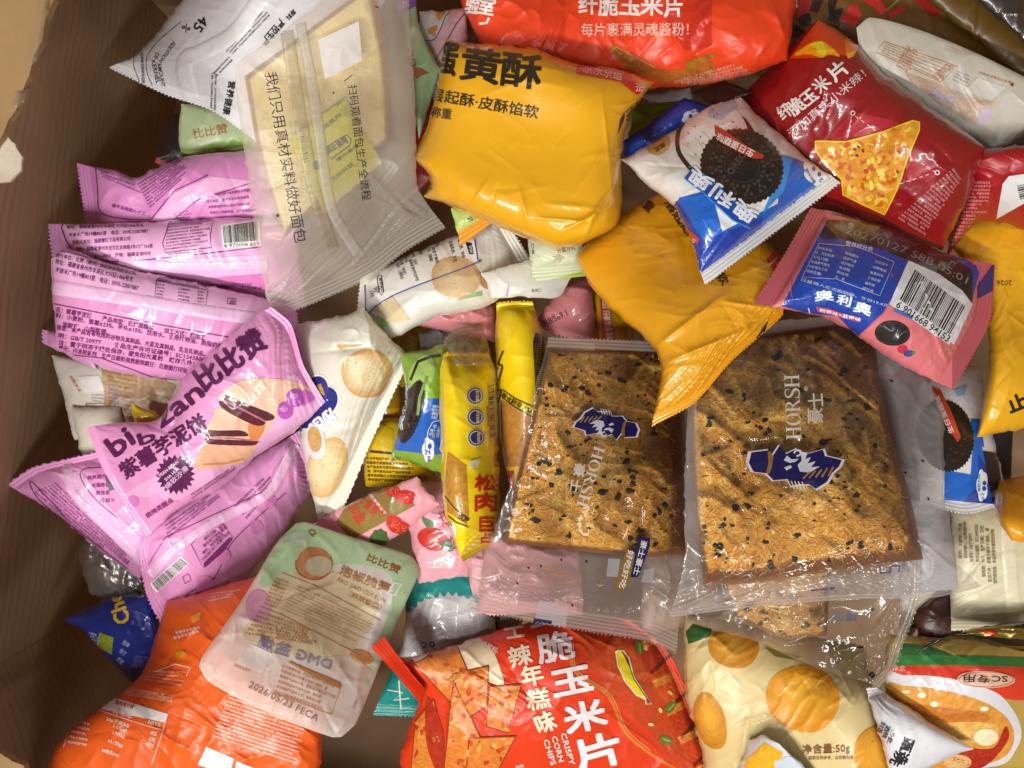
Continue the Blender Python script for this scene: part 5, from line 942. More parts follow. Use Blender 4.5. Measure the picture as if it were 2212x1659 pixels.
pack('seasoning_packet', 'white packet wedge with a ribbed seal and black print over the pastry bag', 'packet', [V_(875, 870), V_(960, 868), V_(1790, 1392), V_(1090, 1640)], '#dcdde2', L=[V_(970, 1230), V_(1040, 1440)], B=[V_(1330, 1590), V_(1680, 1420)], z=None, H=14, seed=96, seals={'T': 24}, wr=.9, teeth=1, mat=GLOSS,
     dec=[txt('甄选', V_(1200, 1290), V_(1120, 1500), 26, '#23252c', .035, layer=4), txt('洗', V_(1130, 1400), V_(1070, 1500), 26, '#23252c', .035, layer=4), txt('①此', V_(1090, 1230), V_(1050, 1340), 12, '#3c3e44', .01, layer=4), txt('酒精', V_(1050, 1190), V_(1010, 1290), 12, '#3c3e44', .02, layer=4), txt('封签', V_(1010, 1160), V_(970, 1250), 12, '#3c3e44', .02, layer=4)])

# ---- toast
def toast(lab, c, slab, seed, H=26, z=None, T=None, R=None, B=None, L=None, floss=2200, flakes=90, gold='#f0b648', group='seasoned toast slices'):
    def cf(px, py, env, col, m, o):
        a = np.array(lin('#8c5a2c')); b = np.array(lin(gold)); y = np.array(lin('#ffe08a')); d = np.array(lin('#d0933c'))
        n = sn(px / 60, py / 60, seed); n2 = sn(px / 17, py / 17, seed + 2); n3 = sn(px / 7, py / 7, seed + 3)
        k = np.clip(.5 + .7 * n + .35 * n2 + .25 * n3, 0, 1)[:, None]
        t = d * (1 - k) + b * k; k2 = np.clip((n2 + n + .3 * n3 - .3) * 1.8, 0, 1)[:, None]; t = t * (1 - k2 * .75) + y * k2 * .75
        e = np.clip((env - .93) * 16 + .3 * n3, 0, 1)[:, None]
        return a * (1 - e) + t * e, np.full(len(px), .45), o
    def ex(sf, root, loc):
        rr = np.random.RandomState(seed); top = sf.v[sf.n[:, 2] > .72]
        # display pixel of top points
        q = top[rr.randint(0, len(top), floss + flakes)]; d = D - q[:, 2]; qx = q[:, 0] * FP / d + CX; qy = CY - q[:, 1] * FP / d
        V = []; F = []; Cc = []; base = 0; nseg = 6
        S = []; 
        for i in range(floss):
            a = rr.uniform(0, 2 * np.pi); l = rr.uniform(8, 30); cv = rr.uniform(-1.8, 1.8); t = np.linspace(0, 1, nseg + 1)
            ang = a + cv * t; S.append(np.c_[qx[i] + np.cumsum(np.cos(ang)) * l / nseg, qy[i] + np.cumsum(np.sin(ang)) * l / nseg])
        S = np.array(S); pos, nor, ok, _ = sf.hit(S.reshape(-1, 2)); pos = pos.reshape(-1, nseg + 1, 3); ok = ok.reshape(-1, nseg + 1).all(1)
        pal = [lin(h) for h in ('#eeb452', '#e09c38', '#f6d076', '#cc8834', '#e6aa46', '#d69232', '#f2c264')]
        for p in pos[ok]:
            w = rr.uniform(.00009, .00026); lift = rr.uniform(.0001, .0006) * np.sin(np.linspace(.3, 2.9, nseg + 1)); c = pal[rr.randint(len(pal))]
            d = np.gradient(p, axis=0); d /= np.linalg.norm(d, axis=1)[:, None] + 1e-9; s = np.c_[-d[:, 1], d[:, 0], d[:, 2] * 0] * w
            up = np.c_[np.zeros((nseg + 1, 2)), lift]
            ring = np.stack([p + up - s, p + up + np.array([0, 0, w * 1.2]), p + up + s], 1)
            V.append(ring.reshape(-1, 3)); Cc += [c] * (3 * (nseg + 1))
            for j in range(nseg):
                for k in range(2): F.append((base + j*3 + k, base + (j+1)*3 + k, base + (j+1)*3 + k + 1, base + j*3 + k + 1))
            base += 3 * (nseg + 1)
        V = np.concatenate(V); k = len(V)
        build_mesh('meat_floss', V, F, None, np.array(Cc), np.full(k, .3), np.ones(k), CRUMB, root, loc)
        V = []; F = []; Cc = []; base = 0
        for i in range(floss, floss + flakes):
            n = rr.randint(1, 3)
            for _ in range(n):
                cx, cy = qx[i] + rr.uniform(-7, 7), qy[i] + rr.uniform(-7, 7); m = rr.randint(5, 9); r = rr.uniform(1.6, 5.2) if rr.rand() < .6 else rr.uniform(5, 9.5); a0 = rr.uniform(0, 6.28); ec = rr.uniform(.45, 1)
                an = a0 + np.arange(m) / m * 6.283; pr = r * rr.uniform(.45, 1.25, m); P2 = np.c_[cx + pr * np.cos(an), cy + ec * pr * np.sin(an)]
                p, nn, okk, _ = sf.hit(P2)
                if not okk.all(): continue
                V.append(p + [0, 0, .0009]); V.append(p + [0, 0, .0003]); F.append(tuple(range(base, base + m))[::-1]); F += [(base + j, base + (j + 1) % m, base + m + (j + 1) % m, base + m + j) for j in range(m)]
                cc = lin(rr.choice(['#1c1812', '#2a2620', '#191712', '#33302a'])); Cc += [cc] * (2 * m); base += 2 * m
        V = np.concatenate(V); k = len(V)
        build_mesh('seaweed_flakes', V, F, None, np.array(Cc), np.full(k, .3), np.ones(k), CRUMB, root, loc)
    return pack('toast_slice', lab, 'toast', c, gold, T=T, R=R, B=B, L=L, z=z, H=H, slab=slab, seed=seed, mat=CRUMB, wr=0, fac=.12, fscale=.35, colf=cf, extra=ex, group=group, part='crumb', under=0, step=3.4)

def milky(a0, a1, sd, sc=120.):
    def f(px, py, env, col, m, o):
        return col, m, a0 + (a1 - a0) * np.clip(.5 + sn(px / sc, py / sc, sd) * .6 + .4 * sn(px / 30, py / 50, sd + 4), 0, 1)
    return f
# third slice under the big bag
toast('lowest toast slice, mostly hidden, its crust corner showing above the potato bag', [(1540, 1190), (1796, 1190), (1786, 1372), (1590, 1330)], (6, 12, 14, 6), 201, H=16, B=[(1690, 1380)], floss=700, flakes=26)
pack('toast_bag', 'crumpled clear bag of the lowest toast slice with a tapered seal tip', 'bag', [(1452, 1190), (1992, 1190), (1898, 1486), (1452, 1336)], '#d6c8b2', R=[(1988, 1290), (1956, 1380), (1930, 1450)], B=[(1640, 1390), (1780, 1450), (1860, 1470)][::-1][::-1], z=None, H=5, fac=1.6, fscale=.8, mat=CLEAR, seals={'R': 18}, colf=milky(.05, .3, 7), seed=202, solid=False, lift=3, wr=1.2, teeth=2.5,
     dec=[txt('蹑派', L_(700, 750), L_(560, 745), 22, '#8f8aa6', .03, opa=.8), blob(*L_(790, 738), 5, 3, '#2a2420', 0, 2), blob(*L_(720, 958), 7, 2.5, '#2a2420', 0, 2), blob(*L_(825, 808), 6, 3, '#c88a3a', 0, 2), blob(*L_(786, 1118), 7, 7, '#2a2622', .5, 2)],
     creases=[(1880, 1470, 1860, 1360, 2.2, 6), (1900, 1480, 1800, 1400, 2., 5)])
# right edge things
pack('cream_cookie_packet', 'blue and white cream cookie packet standing on its edge right of the big toast bag', 'packet', [(1985, 775), (2120, 790), (2180, 1085), (1990, 1088)], '#d9dadd', R=[(2135, 900), (2162, 1010)], L=[(1960, 930)], B=[(2090, 1110)], z=None, H=15, seed=210, seals={'B': 22}, wr=.8,
     dec=[poly([U_(1060, 500), U_(1400, 560), U_(1440, 0), U_(1500, 0), U_(1600, 420), U_(1740, 950), U_(1055, 890)], '#1565c8'), poly([U_(1500, 300), U_(1620, 480), U_(1740, 950), U_(1300, 915), U_(1500, 700)], '#1a3d9c', layer=2), poly([U_(1560, 250), U_(1750, 280), U_(1800, 680), U_(1740, 950), U_(1680, 920)], '#16161f', layer=3), poly([H_(1390, 1130), H_(1450, 1130), H_(1470, 1300), H_(1400, 1260)], '#1760c2'),
          blob(*H_(1240, 1230), 60, 78, '#1b1512', 0, 4, -12, teeth=50, ta=.022), *[blob(*H_(x, y), 3.5, 2, '#403630', 0, 5, x % 90) for x, y in ((1270, 1310), (1300, 1330), (1330, 1290), (1250, 1350), (1290, 1380), (1340, 1340), (1320, 1220), (1350, 1250), (1230, 1390))], poly([H_(1160, 940), H_(1210, 960), H_(1270, 1080), H_(1330, 1240), H_(1310, 1270), H_(1250, 1180), H_(1190, 1060)], '#c9432c', layer=6), txt('生日蛋糕味', H_(1290, 1210), H_(1200, 990), 12, '#f0e0dc', .03, layer=8),
          poly([H_(1290, 960), H_(1370, 930), H_(1350, 990), H_(1310, 1000)], '#8fb6d6', layer=3), cloud(*U_(1545, 700), 12, 34, '#e9edf3', 0, 6, 0), blob(*U_(1575, 670), 4.5, 5, '#1d56a8', 0, 7), blob(*U_(1570, 740), 4.5, 5, '#1d56a8', 0, 7), txt('≈2', U_(1570, 880), U_(1570, 800), 8, '#1d56a8', .02, layer=8), txt('每份19.4克', U_(1520, 780), U_(1520, 550), 6, '#1d56a8', .02, layer=8)])
pack('pastry_packet', 'golden yellow pastry packet at the picture edge beside the berry cookie packet', 'packet', [(2035, 500), (2290, 380), (2300, 910), (2110, 945)], '#e3aa1c', L=[(2120, 640), (2136, 780)], z=None, H=22, seed=211, fac=.75, nu=4, mu=.42, nv=4, group='yellow pastry packets', dec=[txt('2026', H_(1635, 310), H_(1545, 310), 11, '#4a3a10', .0), txt('止', (2184, 895), (2226, 878), 36, '#1f1a12', .05)])
pack('pastry_packet', 'orange yellow packet end bulging in from the picture edge near the beige packet', 'packet', [(2160, 1040), (2290, 1010), (2290, 1190), (2185, 1168)], '#e39a12', L=[(2146, 1100)], z=None, H=22, seed=212, fac=1.8, wr=1.4, group='yellow pastry packets')
# ---- big toasts and their bags
toast('toast slice with black seaweed flakes in the narrower bag', [(1188, 757), (1470, 757), (1482, 1195), (1086, 1172)], (10, 46, 16, 12), 203, H=24, L=[(1150, 900), (1110, 1060)], R=[(1480, 900), (1486, 1100)], B=[(1250, 1190), (1400, 1204)][::-1][::-1], floss=3200, flakes=105)
def horse(cx, cy, s, ang, layer=4):
    """round crest: top hat, bearded face in profile and wheat-ear collar, navy with white edge"""
    ca, sa = math.cos(math.radians(ang)), math.sin(math.radians(ang))
    def f(pts): pts = [(x, y * .8) for x, y in pts]; return [(cx + (x * ca - y * sa) * s, cy + (x * sa + y * ca) * s) for x, y in pts]
    outl = [(-100, -38), (-60, -48), (-52, -30), (-38, -62), (-22, -40), (0, -56), (14, -40), (34, -48), (60, -60), (66, -42), (104, -34), (98, -14), (84, 4), (74, 30), (50, 52), (34, 40), (10, 42), (-6, 48), (-14, 30), (-46, 36), (-62, 18), (-92, 16), (-104, -8)]
    c = np.mean(outl, 0); o = []
    o += poly(f([tuple(c + (np.array(p) - c) * 1.07) for p in outl]), '#e8e6ee', 0, layer)
    o += poly(f(outl), '#241f5c', 0, layer + 1)
    o += poly(f([(-58, -44), (-50, -30), (-52, 0), (-56, 18), (-64, 18), (-60, -10), (-64, -44)]), '#a57a34', 0, layer + 2)
    o += poly(f([(-24, -2), (-10, -10), (-6, -4), (-18, 6)]), '#e8e6ee', 0, layer + 2) + poly(f([(-20, -36), (-8, -26), (8, -30), (0, -20), (-12, -16), (-26, -22)]), '#e8e6ee', 0, layer + 2)
    o += poly(f([(10, -50), (26, -48), (22, -30), (34, -36), (28, -18), (46, -26), (36, -8), (56, -12), (34, 8), (12, 6), (6, -12), (14, -24)]), '#e8e6ee', 0, layer + 2)
    o += line(f([(-4, -44), (0, -52), (10, -52), (10, -42), (2, -36)]), 3 * s + 1, '#e8e6ee', layer + 2)
    for i in range(5): o += line(f([(20 + i * 14, 26 - i * 3), (34 + i * 13, 6 - i * 5)]), 4 * s, '#b58a3c', layer + 3)
    for i in range(4): o += line(f([(-6 + i * 8, 34), (2 + i * 8, 56)]), 3 * s, '#e0d6b8', layer + 3)
    return o
def serif(wd, p0, p1, h, col, layer=4):
    """HORSH in a serif cut: stems, hairlines and serifs as polygons"""
    G = {}
    def rect(a, b, c, d): return [(a, b), (c, b), (c, d), (a, d)]
    G['H'] = (.82, [rect(.1, 0, .25, 1), rect(.57, 0, .72, 1), rect(.25, .48, .57, .54), rect(.02, 0, .33, .05), rect(.02, .95, .33, 1), rect(.49, 0, .8, .05), rect(.49, .95, .8, 1)])
    def ring():
        o = []; n = 28
        for i in range(n):
            a, b = 2 * math.pi * i / n, 2 * math.pi * (i + 1) / n
            f = lambda t, rx, ry: (.42 + rx * math.cos(t), .5 + ry * math.sin(t))
            o.append([f(a, .38, .52), f(b, .38, .52), f(b, .22, .47), f(a, .22, .47)])
        return o
    G['O'] = (.84, ring())
    n = 14; bow = []
    for i in range(n):
        a, b = -math.pi / 2 + math.pi * i / n, -math.pi / 2 + math.pi * (i + 1) / n; f = lambda t, rx, ry: (.34 + rx * math.cos(t), .75 + ry * math.sin(t)); bow.append([f(a, .3, .25), f(b, .3, .25), f(b, .15, .2), f(a, .15, .2)])
    G['R'] = (.80, [rect(.1, 0, .25, 1), rect(.02, 0, .33, .05), rect(.02, .95, .34, 1), rect(.25, .5, .34, .55)] + bow + [[(.32, .52), (.46, .52), (.76, .04), (.60, .04)], rect(.60, 0, .8, .05)])
    sp = [(.62, .86), (.5, .98), (.3, .98), (.14, .86), (.14, .68), (.26, .56), (.46, .46), (.6, .34), (.6, .16), (.46, .02), (.26, .02), (.1, .14)]
    sw = [.06, .05, .06, .09, .13, .16, .17, .16, .13, .08, .05, .06]; seg = []
    for i in range(len(sp) - 1):
        a, b = np.array(sp[i]), np.array(sp[i + 1]); d = b - a; d /= np.linalg.norm(d); m = np.array([-d[1], d[0]])
        seg.append([tuple(a - m * sw[i] / 2), tuple(b - m * sw[i + 1] / 2), tuple(b + m * sw[i + 1] / 2), tuple(a + m * sw[i] / 2)])
    G['S'] = (.70, seg + [rect(.58, .72, .63, .98), rect(.07, .02, .12, .3)])
    tot = sum(G[c][0] for c in wd); p0 = np.array(p0, float); p1 = np.array(p1, float); d = p1 - p0; L = np.linalg.norm(d); d /= L; u = np.array([d[1], -d[0]]); x = 0; o = []
    for c in wd:
        w, ps = G[c]
        for p in ps: o += poly([tuple(p0 + d * ((x + a) / tot * L) + u * (b * h)) for a, b in p], col, 0, layer)
        x += w
    return o
WT = '#e6e2da'
pack('toast_bag', 'clear bag with toothed bottom seal around the narrower toast slice', 'bag', [(1186, 728), (1478, 740), (1460, 1412), (1008, 1312)], '#dccdc4', T=[(1300, 732)], R=[(1494, 900), (1496, 1100), (1476, 1280)], L=[(1150, 860), (1090, 1080), (1022, 1268)], B=[(1130, 1340), (1280, 1366), (1400, 1386)][::-1][::-1], z=None, H=3, fac=.6, cr=.5, mat=CLEAR, seals={'B': 42, 'T': 24}, crimp=.22, colf=contact([(1180, 748), (1474, 748), (1488, 1206), (1080, 1186)], .02, .30), seed=204, solid=False, lift=3, wr=1.1, wlen=40, teeth=3,
     dec=[horse(*G_(478, 1105), .66, 188), serif('HORSH', G_(400, 1250), G_(280, 1640), 24, WT), *[txt(s, G_(*a), G_(*b), 24, WT, .02, layer=4) for s, a, b in (('豪', (270, 1365), (258, 1445)), ('士', (245, 1470), (232, 1545)))],
          poly([K_(830, 195), K_(905, 188), K_(905, 240), K_(830, 440), K_(780, 440)], '#2b2568', layer=4), poly([K_(760, 260), K_(830, 300), K_(790, 440), K_(735, 520), K_(672, 526)], '#9a7a30', layer=3), *[txt(s, K_(*a), K_(*b), 14, '#efece6', .02, layer=6) for s, a, b in (('豪士豪士', (850, 205), (795, 420)), ('好吃好吃', (765, 265), (705, 505)))],
          poly([K_(640, 320), K_(715, 325), K_(700, 440), K_(628, 435)], '#c9cdd2', layer=2, opa=.6), poly([K_(870, 395), K_(935, 380), K_(925, 480), K_(850, 470)], '#c9cdd2', layer=2, opa=.6), poly([K_(195, 590), K_(385, 625), K_(365, 775), K_(170, 730)], '#d6cfd6', layer=1, opa=.6), poly([K_(165, 705), K_(280, 720), K_(275, 760), K_(160, 735)], '#2c2a5e', layer=3),
          *[blob(*K_(x, y), 3, 2, '#2a2018', 0, 2, x % 90) for x, y in ((210, 370), (130, 380), (410, 620), (60, 480), (340, 330), (500, 340))], *[line([K_(x, y), K_(x + 30, y + 14), K_(x + 62, y + 6)], 1.8, '#d89a40', 2) for x, y in ((560, 480), (240, 380), (300, 420), (380, 460))]],
     creases=[(1380, 1300, 1460, 1390, 2.4, 6), (1440, 1240, 1380, 1320, 2., 6), (1060, 1250, 1200, 1240, 1., 8)])
toast('biggest toast slice, thick, with seaweed flakes and shredded meat floss', [(1500, 742), (1884, 690), (1994, 1208), (1520, 1262)], (14, 26, 48, 16), 205, H=34, L=[(1488, 880), (1496, 1100)], R=[(1906, 850), (1972, 1100)], B=[(1600, 1262), (1850, 1226)], floss=4600, flakes=135, gold='#f0b646')
pack('toast_bag', 'clear bag with a pointed lower corner around the biggest toast slice', 'bag', [(1478, 720), (1896, 668), (2122, 1268), (1444, 1334)], '#dcd6d4', L=[(1484, 880), (1478, 1080), (1478, 1220)], R=[(1960, 770), (2034, 880), (2040, 1080), (2046, 1190)], B=[(1640, 1310), (1860, 1294), (2010, 1292)], z=None, H=3, fac=.7, cr=.6, mat=CLEAR, seals={'B': 16}, teeth=0, colf=contact([(1500, 735), (1888, 682), (2002, 1222), (1518, 1276)], .02, .34), seed=206, solid=False, lift=3, wr=1.4,
     dec=[horse(*H_(345, 1428), .96, 4), serif('HORSH', H_(384, 1252), H_(370, 865), 32, WT), *[txt(s, H_(*a), H_(*b), 36, WT, .01, layer=4) for s, a, b in (('豪', (515, 1155), (512, 1065)), ('士', (522, 1060), (516, 975)))], txt('®', H_(425, 965), H_(422, 935), 9, WT, .01),
          *[blob(*H_(x, y), 4, 2, '#2a2018', 0, 2, x % 60) for x, y in ((1105, 1380), (920, 905), (1138, 1605), (1000, 1450))], line([L_(835, 490), L_(835, 525), L_(890, 525), L_(895, 490)], 3.4, '#5c5a98', 3), line([L_(905, 485), L_(950, 485), L_(940, 520)], 3.4, '#5c5a98', 3), poly([L_(430, 625), L_(580, 605), L_(560, 620), L_(430, 632)], '#5a5896', layer=3)],
     creases=[(1984, 1164, 2100, 1262, 3.2, 5), (1450, 1330, 1560, 1270, 2.4, 6), (2030, 880, 2044, 1180, 1.6, 5), (1700, 1300, 2050, 1262, 1.2, 6)])
# ---- far side, upper
pack('white_pouch', 'white pouch with brown printed table leaning at the far corner', 'pouch', [(1850, 60), (2290, 205), (2260, 370), (2030, 330)][0:2] + [(2290, 420), (2060, 400)], '#b0aa9c', T=[(1880, 38), (1990, 66), (2120, 120)], L=[(1860, 110), (1960, 250)], z=(-.08, -.075, -.09, -.095), H=4, seed=220, rag=0, cr=.2, mat=SATIN, nu=5, nv=4,  # white toned down, the far corner's shade is put into the colour
     dec=[line([W_(1030, 350), W_(1650, 560), W_(1510, 690), W_(960, 440)], 1.8, '#a8663a', 3, True), micro([W_(1040, 360), W_(1640, 560), W_(1500, 680), W_(1000, 450)], 5, '#a87048', .6, 91), poly([W_(1150, 580), W_(1250, 640), W_(1500, 690), W_(1700, 830), W_(2000, 860), W_(1800, 1040), W_(1500, 880), W_(1250, 680)], '#b8a48c', .6, 1), micro([W_(1200, 600), W_(1900, 860), W_(1800, 1000), W_(1250, 690)], 9, '#a8745a', .6, 123), micro([W_(1220, 380), W_(1330, 430), W_(1240, 620), W_(1130, 560)], 8, '#a8683a', .8, 121), micro([W_(1560, 540), W_(1650, 560), W_(1510, 690), W_(1430, 650)], 8, '#a8683a', .8, 122),
          txt('DMG', W_(1640, 830), W_(1440, 740), 17, '#8a86a8', .04, layer=4), micro([W_(1650, 590), W_(1780, 640), W_(1720, 740), W_(1600, 680)], 4, '#8c8494', .5, 92), txt('扫码关注官方公众号', W_(1830, 625), W_(2100, 710), 6, '#a8663a', .01), blob(*W_(2112, 715), 4, 4, '#8c2a1a', 0, 3), micro([W_(1540, 385), W_(1800, 440), W_(1780, 490), W_(1530, 430)], 3, '#b5a48e', .6, 93), poly([W_(1820, 650), W_(2060, 740), W_(1940, 850), W_(1700, 770)], '#bdb7ae', layer=3), poly([W_(1850, 930), W_(1940, 900), W_(1930, 1010), W_(1800, 1060)], '#b79fb4', layer=2)])
pack('seaweed_bag', 'brown and green bag corner between the white pouch and the barcode chips bag', 'bag', [(2130, 330), (2290, 240), (2290, 340), (2150, 380)], '#3a2117', z=None, H=5, seed=221, dec=[poly([(2120, 352), (2290, 300), (2290, 400), (2120, 400)], '#1f5426')])
pack('corn_chip_bag', 'red bag with white barcode and dense small print right of the flame bag', 'bag', [(2070, 330), (2290, 300), (2290, 520), (2040, 560)], '#a01319', L=[(2090, 400)], B=[(2120, 480)], z=None, H=20, seed=222, mat=SATIN, fac=1.1,
     dec=[micro([D_(1790, 1180), D_(2000, 1180), D_(1960, 1420), D_(1680, 1420)], 10, '#d98e8e', .6, 94), micro([D_(1680, 1420), D_(1900, 1420), D_(1800, 1600), D_(1620, 1620)], 8, '#d98e8e', .6, 95), poly([D_(2070, 1200), D_(2110, 1150), D_(2330, 1120), D_(2330, 1260), D_(2030, 1430)], '#d9d9da', layer=2), *[line([D_(2165 + 3 * i, 1215 + 14 * i), D_(2330, 1180 + 14 * i)], 1.6 + (i % 3), '#1c1c1e', 4) for i in range(7)]])
def flame():
    return [d for g in [poly([W_(480, 160), W_(700, 250), W_(800, 330), W_(810, 400), W_(760, 480), W_(620, 460), W_(500, 490), W_(230, 495), W_(330, 360)], '#d04012', .3, 1), spoly([W_(270, 465), W_(400, 370), W_(500, 350), W_(560, 380), W_(640, 450), W_(650, 480), W_(560, 460), W_(510, 488), W_(400, 460)], '#e8a812', .5, 2),
            spoly([W_(400, 380), W_(500, 355), W_(540, 420), W_(530, 470), W_(470, 450), W_(460, 410)], '#e4d81c', .3, 3), spoly([W_(700, 330), W_(750, 270), W_(800, 320), W_(812, 400), W_(770, 470), W_(720, 490)], '#ef7a2a', .2, 3), poly([W_(710, 460), W_(800, 420), W_(770, 480), W_(725, 492)], '#eeb020', 0, 4)] for d in g]
tri = [D_(850, 922), D_(1050, 925), D_(1300, 860), D_(1480, 790), D_(1525, 800), D_(1525, 850), D_(1470, 980), D_(1380, 1240), D_(1300, 1400), D_(1150, 1330), D_(1030, 1270), D_(1020, 1170), D_(900, 1060), D_(850, 980)]
def bigchip():
    rr = random.Random(3); o = poly(tri, '#dc9a26', .85, 4); c = np.mean(np.array(tri), 0)
    o += line(tri, 3.2, '#e6c41c', 6, True)
    for x, y in inside_pts([tuple(c + (np.array(p) - c) * .88) for p in tri], 130, rr):
        o += blob(x, y, rr.uniform(3, 11), rr.uniform(2, 7), rr.choice(['#c8601a', '#cc5a18', '#e6c644', '#e2b83a', '#ecd66a', '#d8841e']), .5, 5 + rr.randrange(2), rr.uniform(0, 180), rough=.5, seed=rr.randrange(999), n=12)
    for x, y in ((1105, 975), (1120, 1015), (1160, 985), (1395, 995), (1385, 1120), (1130, 960)): o += blob(*D_(x, y), 4, 2.5, '#3c3a1c', 0, 8, x % 90)
    o += blob(*D_(1180, 1118), 6, 5, '#b5401a', 0, 8)
    return o
pack('corn_chip_bag', 'glossy dark red bag with a flame corner and one big tortilla chip', 'bag', [(1610, 200), (1766, 40), (2128, 318), (2036, 540)], RED, T=[(1690, 120)], R=[(1845, 90), (1900, 150), (2010, 230)], L=[(1602, 260), (1660, 400), (1800, 470)], B=[(2090, 430)][::-1], z=None, H=30, seed=224, fac=1.2, wr=.9, mat=GLOSS, lift=6,
     dec=[flame(), spoly([W_(770, 960), W_(900, 970), W_(1160, 1060), W_(600, 1180), W_(680, 1040)], '#a8202e', 0, 1), poly([D_(1480, 960), D_(1640, 1130), D_(1610, 1240), D_(1390, 1300)], '#a31f2b', 0, 1), poly([D_(1390, 1200), D_(1600, 1160), D_(1600, 1240), D_(1380, 1320)], '#8c161f', 0, 2),
          *[txt(s, D_(*a), D_(*b), h, '#e3dcd8', .026, layer=5, shear=-.1) for s, a, b, h in (('纤', (640, 790), (710, 745), 32), ('脆', (715, 765), (800, 700), 36), ('玉', (805, 700), (880, 640), 34), ('米', (890, 620), (960, 550), 34), ('片', (985, 545), (1080, 465), 38))], txt('添加真实小米辣！', D_(700, 905), D_(1185, 500), 22, '#d9c4c4', .0, layer=5),
          line([D_(1085, 760), D_(1055, 900)], 1.6, '#e0b8ba', 4), *[line([D_(1110 + 38 * i, 760 + 27 * i), D_(1128 + 38 * i, 773 + 27 * i)], 1.8, '#e0c0c2', 5) for i in range(4)], *[line([D_(1086 - 7 * i, 785 + 30 * i), D_(1082 - 7 * i, 803 + 30 * i)], 1.8, '#e0c0c2', 5) for i in range(4)], *[line([D_(1500 + 38 * i, 1040 + 24 * i), D_(1520 + 38 * i, 1052 + 24 * i)], 1.8, '#e0c0c2', 5) for i in range(4)], *[line([D_(1400 + 42 * i, 1200 - 14 * i), D_(1422 + 42 * i, 1193 - 14 * i)], 1.8, '#e0c0c2', 5) for i in range(5)],
          line([(D_(1093, 740)[0] + 4.6 * math.cos(a / 12 * 6.283), D_(1093, 740)[1] + 4.6 * math.sin(a / 12 * 6.283)) for a in range(13)], 1.8, '#efe6e6', 6), line([(D_(1643, 1125)[0] + 4.6 * math.cos(a / 12 * 6.283), D_(1643, 1125)[1] + 4.6 * math.sin(a / 12 * 6.283)) for a in range(13)], 1.8, '#efe6e6', 6), bigchip(),
          micro([D_(1750, 1090), D_(1800, 1170), D_(1560, 1540), D_(1380, 1430)], 18, '#c98a8a', .6, 96, ragged=.1)],
     creases=[(D_(1120, 380)[0], D_(1120, 380)[1], D_(1480, 820)[0], D_(1480, 820)[1], 1.8, 8), (D_(1170, 330)[0], D_(1170, 330)[1], D_(1560, 780)[0], D_(1560, 780)[1], -1.4, 8), (D_(550, 740)[0], D_(550, 740)[1], D_(640, 980)[0], D_(640, 980)[1], 2, 6)])
pack('film_bag', 'dark wine coloured packet fold between the orange bag and the white blue cookie packet', 'bag', [(1490, 200), (1560, 170), (1625, 200), (1560, 240)], '#4d2720', z=None, H=8, seed=225, fac=1.2)
pack('white_pouch', 'small white pouch rim showing below the orange corn chips bag', 'pouch', [(1380, 205), (1490, 190), (1500, 215), (1420, 230)], '#b9b4b4', z=None, H=3, seed=226)
pack('lime_packet', 'dark lime green packet glimpsed behind the golden pastry packet', 'packet', [(1370, 230), (1490, 215), (1470, 290), (1350, 330)], '#6f9414', z=None, H=4, seed=227, mat=SATIN)
pack('cream_cookie_packet', 'deep blue packet half covered by the white and blue cookie packet', 'packet', [(1345, 305), (1478, 210), (1560, 235), (1352, 350)], '#1b3fae', z=None, H=12, seed=228, fac=1.2, dec=[cloud(*C_(1690, 760), 20, 12, '#dfe6f2', 0, 2, -30), blob(*C_(1690, 760), 4, 5, '#1d4fb0', 0, 4), txt('≈2', C_(1700, 745), C_(1740, 725), 9, '#1d4fb0', .02, layer=4), micro([C_(1400, 920), C_(1560, 800), C_(1570, 860), C_(1410, 950)], 3, '#c5d0ea', .4, 97)])
# second yellow packet
pack('pastry_packet', 'amber yellow packet with a shiny twisted end hanging over the toast bags', 'packet', [(1258, 535), (1560, 395), (1692, 660), (1408, 921)], '#dd9c14', T=[(1380, 440), (1460, 410)], R=[(1640, 500), (1700, 580)], L=[(1246, 560), (1300, 650), (1412, 750), (1428, 800)], B=[(1690, 682), (1580, 780), (1500, 870)][::-1], z=None, H=18, seed=229, fac=.75, wr=1.7, seals={'B': 16}, wlen=60, nu=4, mu=.42, group='yellow pastry packets', lift=6,
     creases=[(1412, 752, 1560, 640, 3.4, 7), (1422, 790, 1640, 700, 3, 7), (1418, 756, 1422, 900, 2.6, 6), (1560, 650, 1690, 670, 2, 6), (1450, 380, 1560, 520, 1, 20)],
     dec=[txt('称重', (1368, 430), (1400, 462), 24, '#4a3514', .02), txt('层起酥·皮酥馅软', (1432, 440), (1560, 620), 22, '#3a2a10', .015), poly([(1655, 560), (1690, 528), (1700, 556), (1672, 590)], '#cf3b20'), line([(1660, 575), (1690, 545)], 2.5, '#f0c8b0', 3), poly([(1625, 745), (1640, 720), (1660, 690), (1650, 725)], '#2a2210')])
og2, pg2 = oreo_round(*D_(365, 1090), 90, 80, 20, 6)
def sprinkles(pts, layer=4):
    o = []
    cs = ['#d8433a', '#3b8ed0', '#e3c83c', '#4aa06a', '#d88a8a']
    for i, (x, y) in enumerate(pts): a = i * 1.3; o += line([(x, y), (x + 5 * math.cos(a), y + 5 * math.sin(a))], 2.4, cs[i % 5], layer)
    return o
